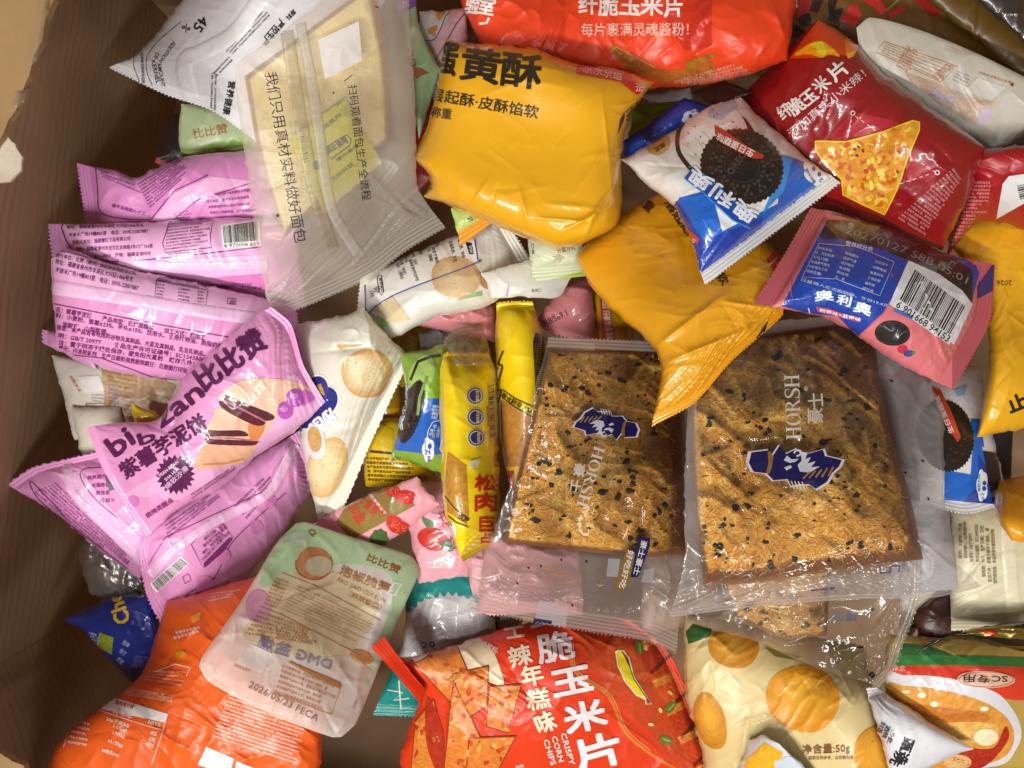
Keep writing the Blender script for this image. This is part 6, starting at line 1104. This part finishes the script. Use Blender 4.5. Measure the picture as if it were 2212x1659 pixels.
pack('cream_cookie_packet', 'white and bright blue cream cookie packet with a black biscuit print and white crimped seal', 'packet', [(1342, 345), (1600, 212), (1816, 395), (1522, 618)], '#e3e2de', T=[(1450, 285), (1530, 232)], R=[(1650, 258), (1740, 340)], L=[(1400, 400), (1460, 450), (1500, 540)], z=None, H=26, seed=230, seals={'B': 27}, sealcol='#dddbd6', wr=1., fac=1.0, clean=True,
     dec=[poly([C_(1530, 1430), C_(1620, 1290), C_(1825, 1240), (1560, 500), (1680, 440), D_(620, 1010), D_(760, 1050), D_(960, 1170), (1790, 430), (1530, 640), (1500, 560)], '#1a63c4', 0, 1), poly([C_(1530, 1430), C_(1600, 1310), (1520, 520), (1640, 560), D_(500, 1420), (1600, 600), (1500, 640), (1470, 500)], '#1b3fa8', 0, 2), poly([D_(620, 1010), D_(700, 1030), D_(640, 1250), D_(500, 1400), D_(560, 1250)], '#2f8fdc', 0, 2),
          line([D_(60, 730), D_(-40, 840), D_(-50, 980), D_(20, 1090), D_(70, 1130)], 9, '#1c1613', 3), line([D_(300, 740), D_(380, 790), D_(440, 880), D_(450, 960)], 12, '#1c1613', 3), blob(*D_(200, 870), 72, 62, '#f0efec', 0, 3.4, 20, rough=.06), line([D_(60, 900), D_(140, 1000), D_(260, 980), D_(300, 850)], 3, '#d5d3d0', 5), line([D_(110, 860), D_(180, 930), D_(250, 880)], 3, '#d5d3d0', 5),
          sprinkles([D_(*p) for p in ((50, 830), (95, 890), (20, 940), (70, 1020), (130, 1000), (300, 800), (330, 830), (200, 770), (30, 1100), (240, 820), (10, 870), (160, 1100), (120, 940))], 6), poly([D_(150, 700), D_(300, 640), D_(335, 700), D_(230, 790), D_(150, 770)], '#a9cbe6', 0, 6), sprinkles([D_(*p) for p in ((170, 720), (200, 740), (230, 700), (190, 770), (150, 740))], 8), og2,
          txt('OREO', D_(300, 1150), D_(400, 1010), 16, '#4a3c34', .04, layer=8), poly([D_(190, 820), D_(260, 860), D_(400, 960), D_(510, 1020), D_(500, 1040), D_(440, 1040), D_(330, 990), D_(220, 930), D_(190, 870)], '#c23a2c', 0, 9), txt('生日蛋糕味', D_(450, 990), D_(215, 870), 17, '#f2e4e0', .03, layer=11),
          line([D_(20, 1130), D_(150, 1230), D_(330, 1400), D_(440, 1450)], 34, '#3b98e0', 8), line([D_(20, 1130), D_(150, 1230), D_(330, 1400), D_(440, 1450)], 29, '#1546a6', 9), txt('奥利奥', D_(478, 1392), D_(60, 1085), 36, '#e6edf6', .035, layer=11),
          cloud(*D_(845, 1140), 32, 20, '#e9eef5', 0, 4, 45), blob(*D_(870, 1140), 4, 5, '#1d56a8', 0, 6), blob(*D_(835, 1105), 4, 5, '#1d56a8', 0, 6), txt('≈2', D_(920, 1190), D_(880, 1160), 9, '#1d56a8', .02, layer=7), txt('每份19.4克', D_(850, 1190), D_(790, 1100), 7, '#1d56a8', .02, layer=7), blob(*C_(1480, 945), 26, 22, '#c9a860', .3, 3, -30, teeth=20, ta=.03), txt('限定', C_(1510, 930), C_(1450, 975), 11, '#4a3818', .02, layer=5), poly([C_(1590, 1450), C_(1640, 1460), C_(1750, 1560), C_(1740, 1590), C_(1650, 1570)], '#c6403a', 0, 4), txt('生日蛋糕', C_(1730, 1570), C_(1620, 1490), 9, '#f0e2e0', .02, layer=6)])
def berry():
    bc = '#c9565e'
    return [poly([H_(270, 460), H_(480, 60), H_(520, 0), H_(860, 0), H_(1150, 60), H_(1420, 220), H_(1440, 260), H_(1400, 420), H_(1260, 690), H_(910, 430), H_(870, 500), H_(720, 640), H_(600, 520), H_(420, 500)], '#1b3d9f', 0, 1), poly([H_(480, 60), H_(540, -50), H_(850, -40), H_(1150, 90), H_(1400, 250), H_(1400, 440), H_(1220, 300), H_(1000, 180), H_(800, 100), H_(620, 60)], '#15130f', 0, 2),
            poly([H_(560, -90), H_(860, -20), H_(1200, 90), H_(1180, 70), H_(860, -60), H_(600, -140)], '#3f63b4', .6, 3), txt('20270127 S8B 05:01', H_(640, 30), H_(1360, 330), 16, '#8a8478', -.005, layer=4, bend=9),
            poly([H_(1020, 190), H_(1200, 270), H_(1340, 370), H_(1400, 450), H_(1290, 690), H_(1230, 640), H_(905, 450)], '#d9dadd', 0, 3), barcode([H_(1050, 215), H_(1385, 460), H_(1260, 690), H_(925, 460)], digits='6 901668 94153', seed=12, n=60, bg='#dadadc', layer=4),
            line([H_(490, 90), H_(720, 110), H_(935, 200), H_(850, 400), H_(590, 300), H_(390, 290)], 1.6, '#aeb8dc', 3, True), txt('营养成分表', H_(645, 100), H_(805, 140), 10, '#cfd6ee', .02, layer=4), micro([H_(490, 100), H_(600, 125), H_(520, 290), H_(410, 265)], 6, '#b9c3e4', .6, 98), micro([H_(650, 130), H_(740, 160), H_(640, 320), H_(580, 300)], 6, '#b9c3e4', .6, 99), micro([H_(830, 180), H_(920, 210), H_(810, 390), H_(740, 370)], 6, '#b9c3e4', .5, 100), txt('过量摄入反式脂肪酸。每份19.4克', H_(380, 310), H_(900, 470), 7, '#b9c3e4', .01),
            poly([H_(910, 450), H_(1250, 650), H_(1280, 760), H_(1280, 950), H_(1180, 950), H_(1000, 820), H_(720, 645), H_(860, 520)], '#d8747a', 0, 2), blob(*H_(925, 620), 38, 27, '#1d1715', .2, 4, 5), line([(H_(925, 620)[0] + 33 * math.cos(a / 24 * 6.283), H_(925, 620)[1] + 23 * math.sin(a / 24 * 6.283)) for a in range(25)], 1.4, '#3c332e', 5), blob(*H_(985, 715), 11, 9, '#c03040', .5, 5), blob(*H_(1020, 740), 11, 7, '#3a4590', .5, 6), blob(*H_(1050, 738), 5, 4, '#5a8a3a', 0, 6), poly([H_(935, 470), H_(1050, 520), H_(1040, 540), H_(935, 495)], '#4a6cc0', 0, 4),
            line([H_(460, 410), H_(560, 400), H_(660, 440), H_(790, 490)], 18, '#2f86d4', 4), line([H_(460, 410), H_(560, 400), H_(660, 440), H_(790, 490)], 14, '#15409c', 5), *[txt(s, H_(*a), H_(*b), h, '#dfe8f4', .05, layer=7) for s, a, b, h in (('奥', (465, 430), (575, 425), 22), ('利', (590, 445), (670, 465), 22), ('奥', (690, 490), (790, 520), 24))], poly([H_(470, 460), H_(540, 470), H_(740, 540), H_(730, 555), H_(600, 520), H_(480, 490)], '#b0506e', 0, 5), txt('树莓味+蓝莓味', H_(490, 490), H_(735, 550), 8, '#f0dfe4', .03, layer=7), line([H_(425, 470), H_(435, 500)], 2, '#dfe8f4', 4), poly([H_(1430, 340), H_(1530, 200), H_(1520, 370), H_(1430, 420)], '#3b2a5c', 0, 2)]
pack('cream_cookie_packet', 'blue and salmon pink berry cookie packet with barcode and stamped date band', 'packet', [(1752, 448), (2150, 572), (2058, 842), (1628, 656)], '#cf7378', T=[(1800, 458), (1920, 490), (2040, 545)], R=[(2140, 690), (2100, 770)], L=[(1700, 540)], B=[(1700, 668), (1790, 690), (1860, 730), (1930, 780)], z=None, H=24, seed=231, seals={'L': 36, 'R': 32}, sealcol='#b0525a', wr=1.2, fac=1.1, mat=GLOSS, dec=berry(),
     creases=[(2010, 690, 2062, 830, 2.6, 5), (2085, 560, 2060, 700, -1.5, 8)])
# ---- white kernel packet, orange bag, golden packet, frosted bread
KW = '#e6e6ea'; KB = '#1e1f24'
pack('kernel_packet', 'white matte packet with black kernel print and a long raised back seam', 'packet', [(440, -60), (860, -80), (560, 310), (234, 146)], KW, L=[(370, 32), (330, 82), (290, 120)], B=[(360, 205), (460, 240)], R=[(800, 60), (620, 230)], z=None, H=17, seed=240, seals={'B': 24}, wr=.8, fac=.8, mat=SATIN, lift=7,
     dec=[txt('45', M_(1400, 190), M_(1290, 340), 23, KB, .02, layer=3), txt('%', M_(1230, 290), M_(1150, 340), 16, KB, .01), txt('ADDITION', M_(1050, 510), M_(870, 760), 9, KB, .01), txt('AMOUNT', M_(850, 790), M_(905, 1085), 9, KB, .01), txt('OF', M_(835, 650), M_(808, 725), 9, KB, .01), txt('KERNEL', M_(780, 755), M_(840, 1045), 9, KB, .01),
          line([M_(1150, 270), M_(900, 480), M_(760, 640), M_(715, 760), M_(730, 920), M_(790, 1065)], 1.3, KB, 2), line([M_(640, 640), M_(560, 720), M_(560, 830), M_(630, 1020)], 1.3, KB, 2), txt('科学研究院研发品制', M_(640, 660), M_(660, 1040), 7, '#3a3b42', .01), 
          txt('营养健康', M_(1740, 1000), M_(1660, 1420), 17, KB, .025, layer=3), txt('严控生产', B_(330, 120), B_(205, 270), 19, KB, .02, layer=3), txt('原料', B_(420, 60), B_(370, 110), 12, KB, .02), micro([M_(1690, 640), M_(2190, 90), M_(2260, 200), M_(1800, 680)], 3, '#4d4e55', .62, 102, ragged=.1), micro([M_(1540, 900), M_(1740, 680), M_(1800, 760), M_(1600, 960)], 2, '#4d4e55', .62, 103, ragged=0), micro([M_(1600, 930), M_(1590, 1390), M_(1500, 1350), M_(1520, 900)], 2, '#4d4e55', .62, 104, ragged=0)],
     seams=[([M_(2160, -60), M_(1800, 420), M_(1380, 660), M_(1220, 720), M_(1180, 860), M_(1270, 1240)], 38, '#e9e9eb', 1.3)])
pack('corn_chip_bag', 'bright orange red bag of corn chips across the far side with white headline', 'bag', [(988, -120), (1760, -140), (1700, 130), (1060, 120)], '#e2421a', L=[(995, 0), (1030, 80)], R=[(1720, 0), (1712, 60)], B=[(1090, 150), (1180, 178), (1300, 190), (1440, 190), (1580, 172)], z=None, H=36, seed=241, mat=SATIN, fac=1.6, wr=1, nu=2.4, mu=.4, lift=7,
     dec=[*[txt(s, C_(*a), C_(*b), h, '#efe4e0', .03, layer=4) for s, a, b, h in (('纤', (960, 95), (1080, 95), 44), ('脆', (1090, 105), (1215, 105), 44), ('玉', (1225, 100), (1360, 108), 44), ('米', (1365, 100), (1510, 105), 42), ('片', (1520, 115), (1640, 110), 40), ('验', (215, 85), (300, 100), 40), ('室', (295, 90), (400, 110), 40))], txt('每片裹满灵魂酱粉！', C_(975, 240), C_(1680, 235), 30, '#f0c8b8', .0, layer=4), line([C_(375, 115), C_(360, 150), C_(310, 155)], 5, '#efe4e0', 4),
          poly([C_(720, -40), C_(860, -40), C_(870, 330), C_(800, 370), C_(740, 340), C_(700, 100)], '#d63a16', 0, 1), spoly([C_(1170, 330), C_(1210, 300), C_(1330, 380), C_(1480, 450), C_(1700, 440), C_(1830, 400), C_(1830, 500), C_(1550, 540), C_(1430, 510), C_(1250, 420)], '#b0621c', .9, 2), line([C_(1175, 340), C_(1200, 305), C_(1330, 375), C_(1460, 440)], 3, '#cf9222', 4), poly([D_(0, 400), D_(200, 340), D_(190, 370), D_(60, 440), D_(0, 460)], '#a8701c', .9, 3), micro([D_(-100, 540), D_(290, 420), D_(480, 480), D_(60, 560)], 4, '#eaa08a', .5, 105), micro([C_(460, 300), C_(690, 330), C_(690, 350), C_(480, 320)], 1, '#f0c0a8', .7, 106), poly([C_(1560, -40), C_(1830, -60), C_(1830, 300), C_(1650, 330), C_(1540, 150)], '#c62f18', 0, 1)],
     creases=[(1290, -20, 1215, 110, 1.2, 8), (C_(1640, 400)[0], C_(1640, 400)[1], C_(1830, 300)[0], C_(1830, 300)[1], 2.6, 6), (D_(560, 20)[0], D_(560, 20)[1], D_(660, 260)[0], D_(660, 260)[1], 2.6, 7), (1230, 0, 1190, 120, 2, 4), (1218, 0, 1178, 112, 2, 4), (1206, 0, 1166, 104, 2, 4)])
pack('pastry_packet', 'golden yellow pastry packet in the middle with big black characters and smooth top', 'packet', [(962, 84), (1412, 178), (1255, 530), (916, 424)], '#e5a812', T=[(1000, 92), (1150, 104), (1250, 140), (1330, 148)], R=[(1362, 250), (1342, 330), (1342, 440), (1330, 486)], L=[(944, 190), (912, 300), (896, 340), (930, 390)], B=[(1120, 508), (1200, 536)], z=None, H=30, seed=242, fac=.3, fscale=1.7, nu=7, nv=7, mu=.4, mv=.42, wr=.5, cr=.7, group='yellow pastry packets', lift=7, seams=[([(1400, 194), (1374, 240), (1350, 300)], 24, '#dd9a10', 1.6, 1., 'end_seal', 4.), ([(906, 338), (910, 372), (928, 412)], 16, '#e09a14', 1.6, 1., 'end_seal', 5.)],
     creases=[(1300, 200, 1330, 470, 1.2, 5), (930, 140, 905, 330, 1.2, 5), (960, 110, 1290, 165, 1.1, 5), (1000, 470, 1060, 380, 1.4, 4), (1040, 490, 1075, 400, -1., 4), (1240, 420, 1320, 300, 1.1, 4), (1150, 470, 1290, 480, 1.6, 4), (1260, 520, 1300, 430, 2.2, 4), (900, 345, 935, 425, 2.4, 4), (915, 330, 960, 430, 1.6, 4), (1330, 230, 1395, 215, 2.2, 4), (1340, 320, 1310, 470, 1.4, 4), (1270, 480, 1340, 380, 2.6, 5), (1180, 440, 1290, 450, 1.6, 6), (1120, 400, 1145, 500, 1.6, 9), (1215, 500, 1330, 440, 3, 7), (900, 330, 960, 440, 2.4, 7), (1060, 160, 1240, 190, 1., 8), (1350, 260, 1400, 190, 2.4, 6), (1010, 330, 1090, 370, .5, 20)],
     dec=[*[txt(s, C_(*a), C_(*b), h, '#1e1a12', .03, layer=4) for s, a, b, h in (('黄', (180, 520), (430, 560), 76), ('酥', (445, 560), (700, 590), 76))], txt('蛋', C_(20, 480), C_(150, 500), 74, '#1e1a12', .03, layer=4), txt('层起酥·皮酥馅软', C_(-20, 655), C_(690, 780), 29, '#2c2410', .012, layer=4), txt('称重', C_(-10, 765), C_(125, 785), 24, '#2c2410', .01, layer=4),
          poly([C_(950, 425), C_(1250, 450), C_(1330, 530), C_(1400, 600), C_(1335, 620), C_(1230, 535), C_(945, 485)], '#cf2a20', 0, 2), txt('京东京造', C_(985, 475), C_(1240, 530), 24, '#e8cfc4', .01, layer=4), txt('造', C_(1330, 600), C_(1395, 600), 20, '#e8cfc4', .02, layer=4), micro([C_(1270, 720), C_(1360, 640), C_(1370, 700), C_(1280, 800)], 3, '#3a2e10', .6, 107), poly([C_(1230, 780), C_(1260, 730), C_(1255, 780), C_(1215, 880)], '#2a2210', 0, 2)])
def frostf(px, py, env, c, m, o):
    # wet-out: where the film lies on the bread it turns clearer
    q = [(528, 165), (820, -40), (856, 300), (620, 516)]; d = np.full(len(px), 1e9)
    for i in range(4):
        (x0, y0), (x1, y1) = q[i], q[(i + 1) % 4]; L = math.hypot(x1 - x0, y1 - y0); d = np.minimum(d, ((px - x0) * -(y1 - y0) + (py - y0) * (x1 - x0)) / L)
    t = np.clip(d / 34 + .4, 0, 1); t = t * t * (3 - 2 * t)
    return c, m, .46 * (1 - t) + .27 * t + .04 * sn(px / 90, py / 90, 4)
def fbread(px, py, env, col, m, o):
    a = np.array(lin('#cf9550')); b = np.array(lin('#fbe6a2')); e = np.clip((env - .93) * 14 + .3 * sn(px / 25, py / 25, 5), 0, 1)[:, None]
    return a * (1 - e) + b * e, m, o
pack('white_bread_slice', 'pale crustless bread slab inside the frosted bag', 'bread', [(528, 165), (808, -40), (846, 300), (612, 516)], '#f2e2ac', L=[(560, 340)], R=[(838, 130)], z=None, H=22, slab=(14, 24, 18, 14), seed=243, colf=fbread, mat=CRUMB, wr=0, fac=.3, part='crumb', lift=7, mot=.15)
pack('oxygen_absorber', 'yellow printed sachet lying on the bread inside the frosted bag', 'sachet', [(628, 302), (746, 212), (824, 352), (700, 460)], '#efe93a', z=None, H=2.5, seed=244, mat=PAPER, fac=.3,
     dec=[line([B_(640, 1000), B_(640, 960), B_(770, 880), B_(800, 910), B_(790, 950), B_(670, 1040)], 2.4, '#3a4420', 3, True), txt('禁止食用', B_(650, 1010), B_(780, 930), 16, '#3a4420', .03), txt('脱氧剂', B_(625, 850), B_(740, 760), 10, '#6c7430', .02), txt('生物科技', B_(680, 1190), B_(820, 1080), 10, '#7c8438', .02), poly([B_(690, 670), B_(770, 590), B_(790, 620), B_(710, 695)], '#5c5a44'), blob(*B_(575, 1080), 9, 10, '#3c3f34', 0, 2), txt('请勿食用', B_(710, 1060), B_(850, 960), 8, '#4c5428', .02)])
FB = '#2a2b4c'
pack('bread_bag', 'frosted translucent bread bag with navy print, a pale back seam and a crimped lower end', 'bag', [(505, 138), (880, -130), (962, 492), (590, 690)], '#e6dccd', T=[(620, 60), (740, -30)], L=[(512, 220), (538, 400), (566, 600)], R=[(884, 20), (896, 220), (902, 400), (930, 450)], B=[(880, 540), (800, 600), (690, 650)][::-1], z=None, H=4, fac=.3, mat=FROST, seals={'B': 34}, seed=245, solid=False, opa=.5, cr=.15, lift=4, wr=.6, crimp=.2, wlen=60,
     colf=frostf,
     dec=[txt('我们只用真材实料做好面包', B_(232, 480), B_(430, 1590), 29, FB, .0, layer=3), txt('扫码观看面包生产全流程', B_(775, 560), B_(870, 1310), 21, FB, -.002, layer=3), line([B_(755, 530), B_(810, 488)], 1.8, FB, 3), poly([B_(585, 262), B_(850, 138), B_(872, 395), B_(630, 515)], '#ece8ea', 0, 2), blob(*B_(320, 1408), 4, 4.5, '#2a2620', 0, 3, n=4), blob(*B_(685, 607), 2, 2, '#2a2620', 0, 3), line([B_(955, 42), B_(980, 50)], 2.4, '#2a2620', 3), micro([B_(470, 810), B_(520, 800), B_(530, 1060), B_(490, 1070)], 14, '#6a6048', .5, 108, ragged=.5)],
     seams=[([B_(470, 150), B_(560, 620), B_(640, 1200), B_(690, 1400), B_(850, 1659)], 24, '#d5cec4', .8, .62), ([B_(380, 200), B_(470, 760), B_(560, 1240), B_(680, 1620)], 30, '#bdb09a', .5, .5)],
     creases=[(790, 420, 950, 490, 2, 7), (800, 380, 900, 480, 1.5, 9)])
# hero pink packet on top of the pink pile
pack('taro_cake_packet', 'pink packet lying face up with purple lettering and filled cake halves', 'packet', [(188, 922), (585, 662), (702, 868), (316, 1160)], '#e59bcc', T=[(270, 912), (338, 908), (372, 860), (402, 812), (470, 750), (545, 688)], R=[(628, 700), (656, 790)], L=[(216, 1000), (262, 1080)], B=[(400, 1090), (470, 1060), (560, 980), (640, 930)], z=None, H=24, seed=246, seals={'L': 15, 'R': 14}, wr=1.1, fac=1., mat=GLOSS, group='pink taro cake packets', lift=6, teeth=0,
     creases=[(390, 880, 350, 975, -4, 10), (372, 925, 345, 985, 3, 5), (560, 1010, 660, 920, 1.6, 6)],
     dec=[txt('bi', P_(345, 1330), P_(520, 1200), 46, '#5a1f52', .05, layer=4), txt('b', P_(560, 1230), P_(700, 1180), 26, '#5a1f52', .05, layer=4), txt('zan', P_(740, 1080), P_(1120, 790), 42, '#5a1f52', .05, layer=4), txt('比比赞', P_(1130, 770), P_(1680, 370), 56, '#5a1f52', .05, layer=4), txt('紫薯芋泥饼', P_(440, 1530), P_(1160, 1070), 40, '#5a1f52', .03, layer=4),
          poly([P_(840, 1400), P_(1100, 1200), P_(1300, 900), P_(1900, 600), P_(2160, 880), P_(2080, 940), P_(1400, 1400), P_(900, 1700), P_(400, 1659)], '#eab0da', 0, 1),
          spoly([P_(1280, 850), P_(1240, 800), P_(1330, 720), P_(1450, 660), P_(1650, 640), P_(1900, 670), P_(2040, 740), P_(1980, 820), P_(1760, 980), P_(1700, 1010), P_(1500, 900)], '#f0c0a6', .05, 2), spoly([P_(1200, 960), P_(1260, 900), P_(1700, 1010), P_(1560, 1190), P_(1500, 1230), P_(1150, 1140)], '#eec0a4', .05, 2), spoly([P_(1130, 1200), P_(1300, 1230), P_(1560, 1200), P_(1480, 1360), P_(1200, 1420), P_(1060, 1430), P_(1030, 1380)], '#edb896', .05, 2), spoly([P_(1500, 1040), P_(1640, 1040), P_(1600, 1160), P_(1530, 1200)], '#d98a50', .1, 3), line([P_(1100, 1390), P_(1300, 1380), P_(1450, 1340)], 4, '#d98f5e', 3),
          spoly([P_(1285, 800), P_(1310, 790), P_(1450, 850), P_(1700, 950), P_(1710, 1000), P_(1600, 1000), P_(1400, 900), P_(1290, 840)], '#57262e', .6, 4), spoly([P_(1245, 845), P_(1270, 840), P_(1430, 910), P_(1620, 1000), P_(1640, 1040), P_(1550, 1045), P_(1350, 950), P_(1260, 885)], '#5f2a33', .6, 4), line([P_(1290, 835), P_(1450, 910), P_(1650, 1015)], 4, '#c46a8a', 5),
          spoly([P_(1130, 1100), P_(1250, 1095), P_(1440, 1095), P_(1500, 1140), P_(1380, 1145), P_(1180, 1150), P_(1140, 1190)], '#57262e', .6, 4), spoly([P_(1120, 1170), P_(1200, 1170), P_(1560, 1185), P_(1580, 1200), P_(1510, 1225), P_(1200, 1215), P_(1135, 1200)], '#5f2a33', .6, 4), line([P_(1170, 1160), P_(1350, 1160), P_(1540, 1180)], 3, '#c46a8a', 5),
          blob(*P_(1910, 810), 21, 20, '#b64fb4', .1, 4), blob(*P_(1820, 920), 17, 19, '#bd58b8', .1, 5), spoly([P_(1980, 740), P_(2060, 790), P_(2070, 830), P_(1960, 880)], '#d472c4', 0, 3), blob(*P_(1895, 795), 9, 7, '#cf86d0', 0, 6), blob(*P_(1808, 905), 8, 7, '#cf86d0', 0, 6),
          blob(*P_(865, 1480), 38, 38, '#5a1f52', 0, 4, -30, teeth=20, ta=.12), txt('MIAN RUAN', P_(735, 1500), P_(895, 1375), 7, '#e6bddd', .03, layer=6), txt('SHA HUA', P_(785, 1535), P_(905, 1430), 7, '#e6bddd', .03, layer=6), txt('绵软沙滑', P_(800, 1610), P_(985, 1430), 13, '#e6bddd', .01, layer=6), txt('烘烤类糕点', I_(860, 210), I_(1010, 110), 12, '#7a2a6e', .02), blob(*I_(775, 110), 12, 14, '#d47cc0', 0, 2), blob(*I_(905, 90), 10, 11, '#e3a3d6', 0, 2), micro([P_(1000, 1640), P_(1430, 1360), P_(1440, 1400), P_(1010, 1700)], 2, '#8a3d80', .6, 109)])
for s in STATS: print('STAT', s)
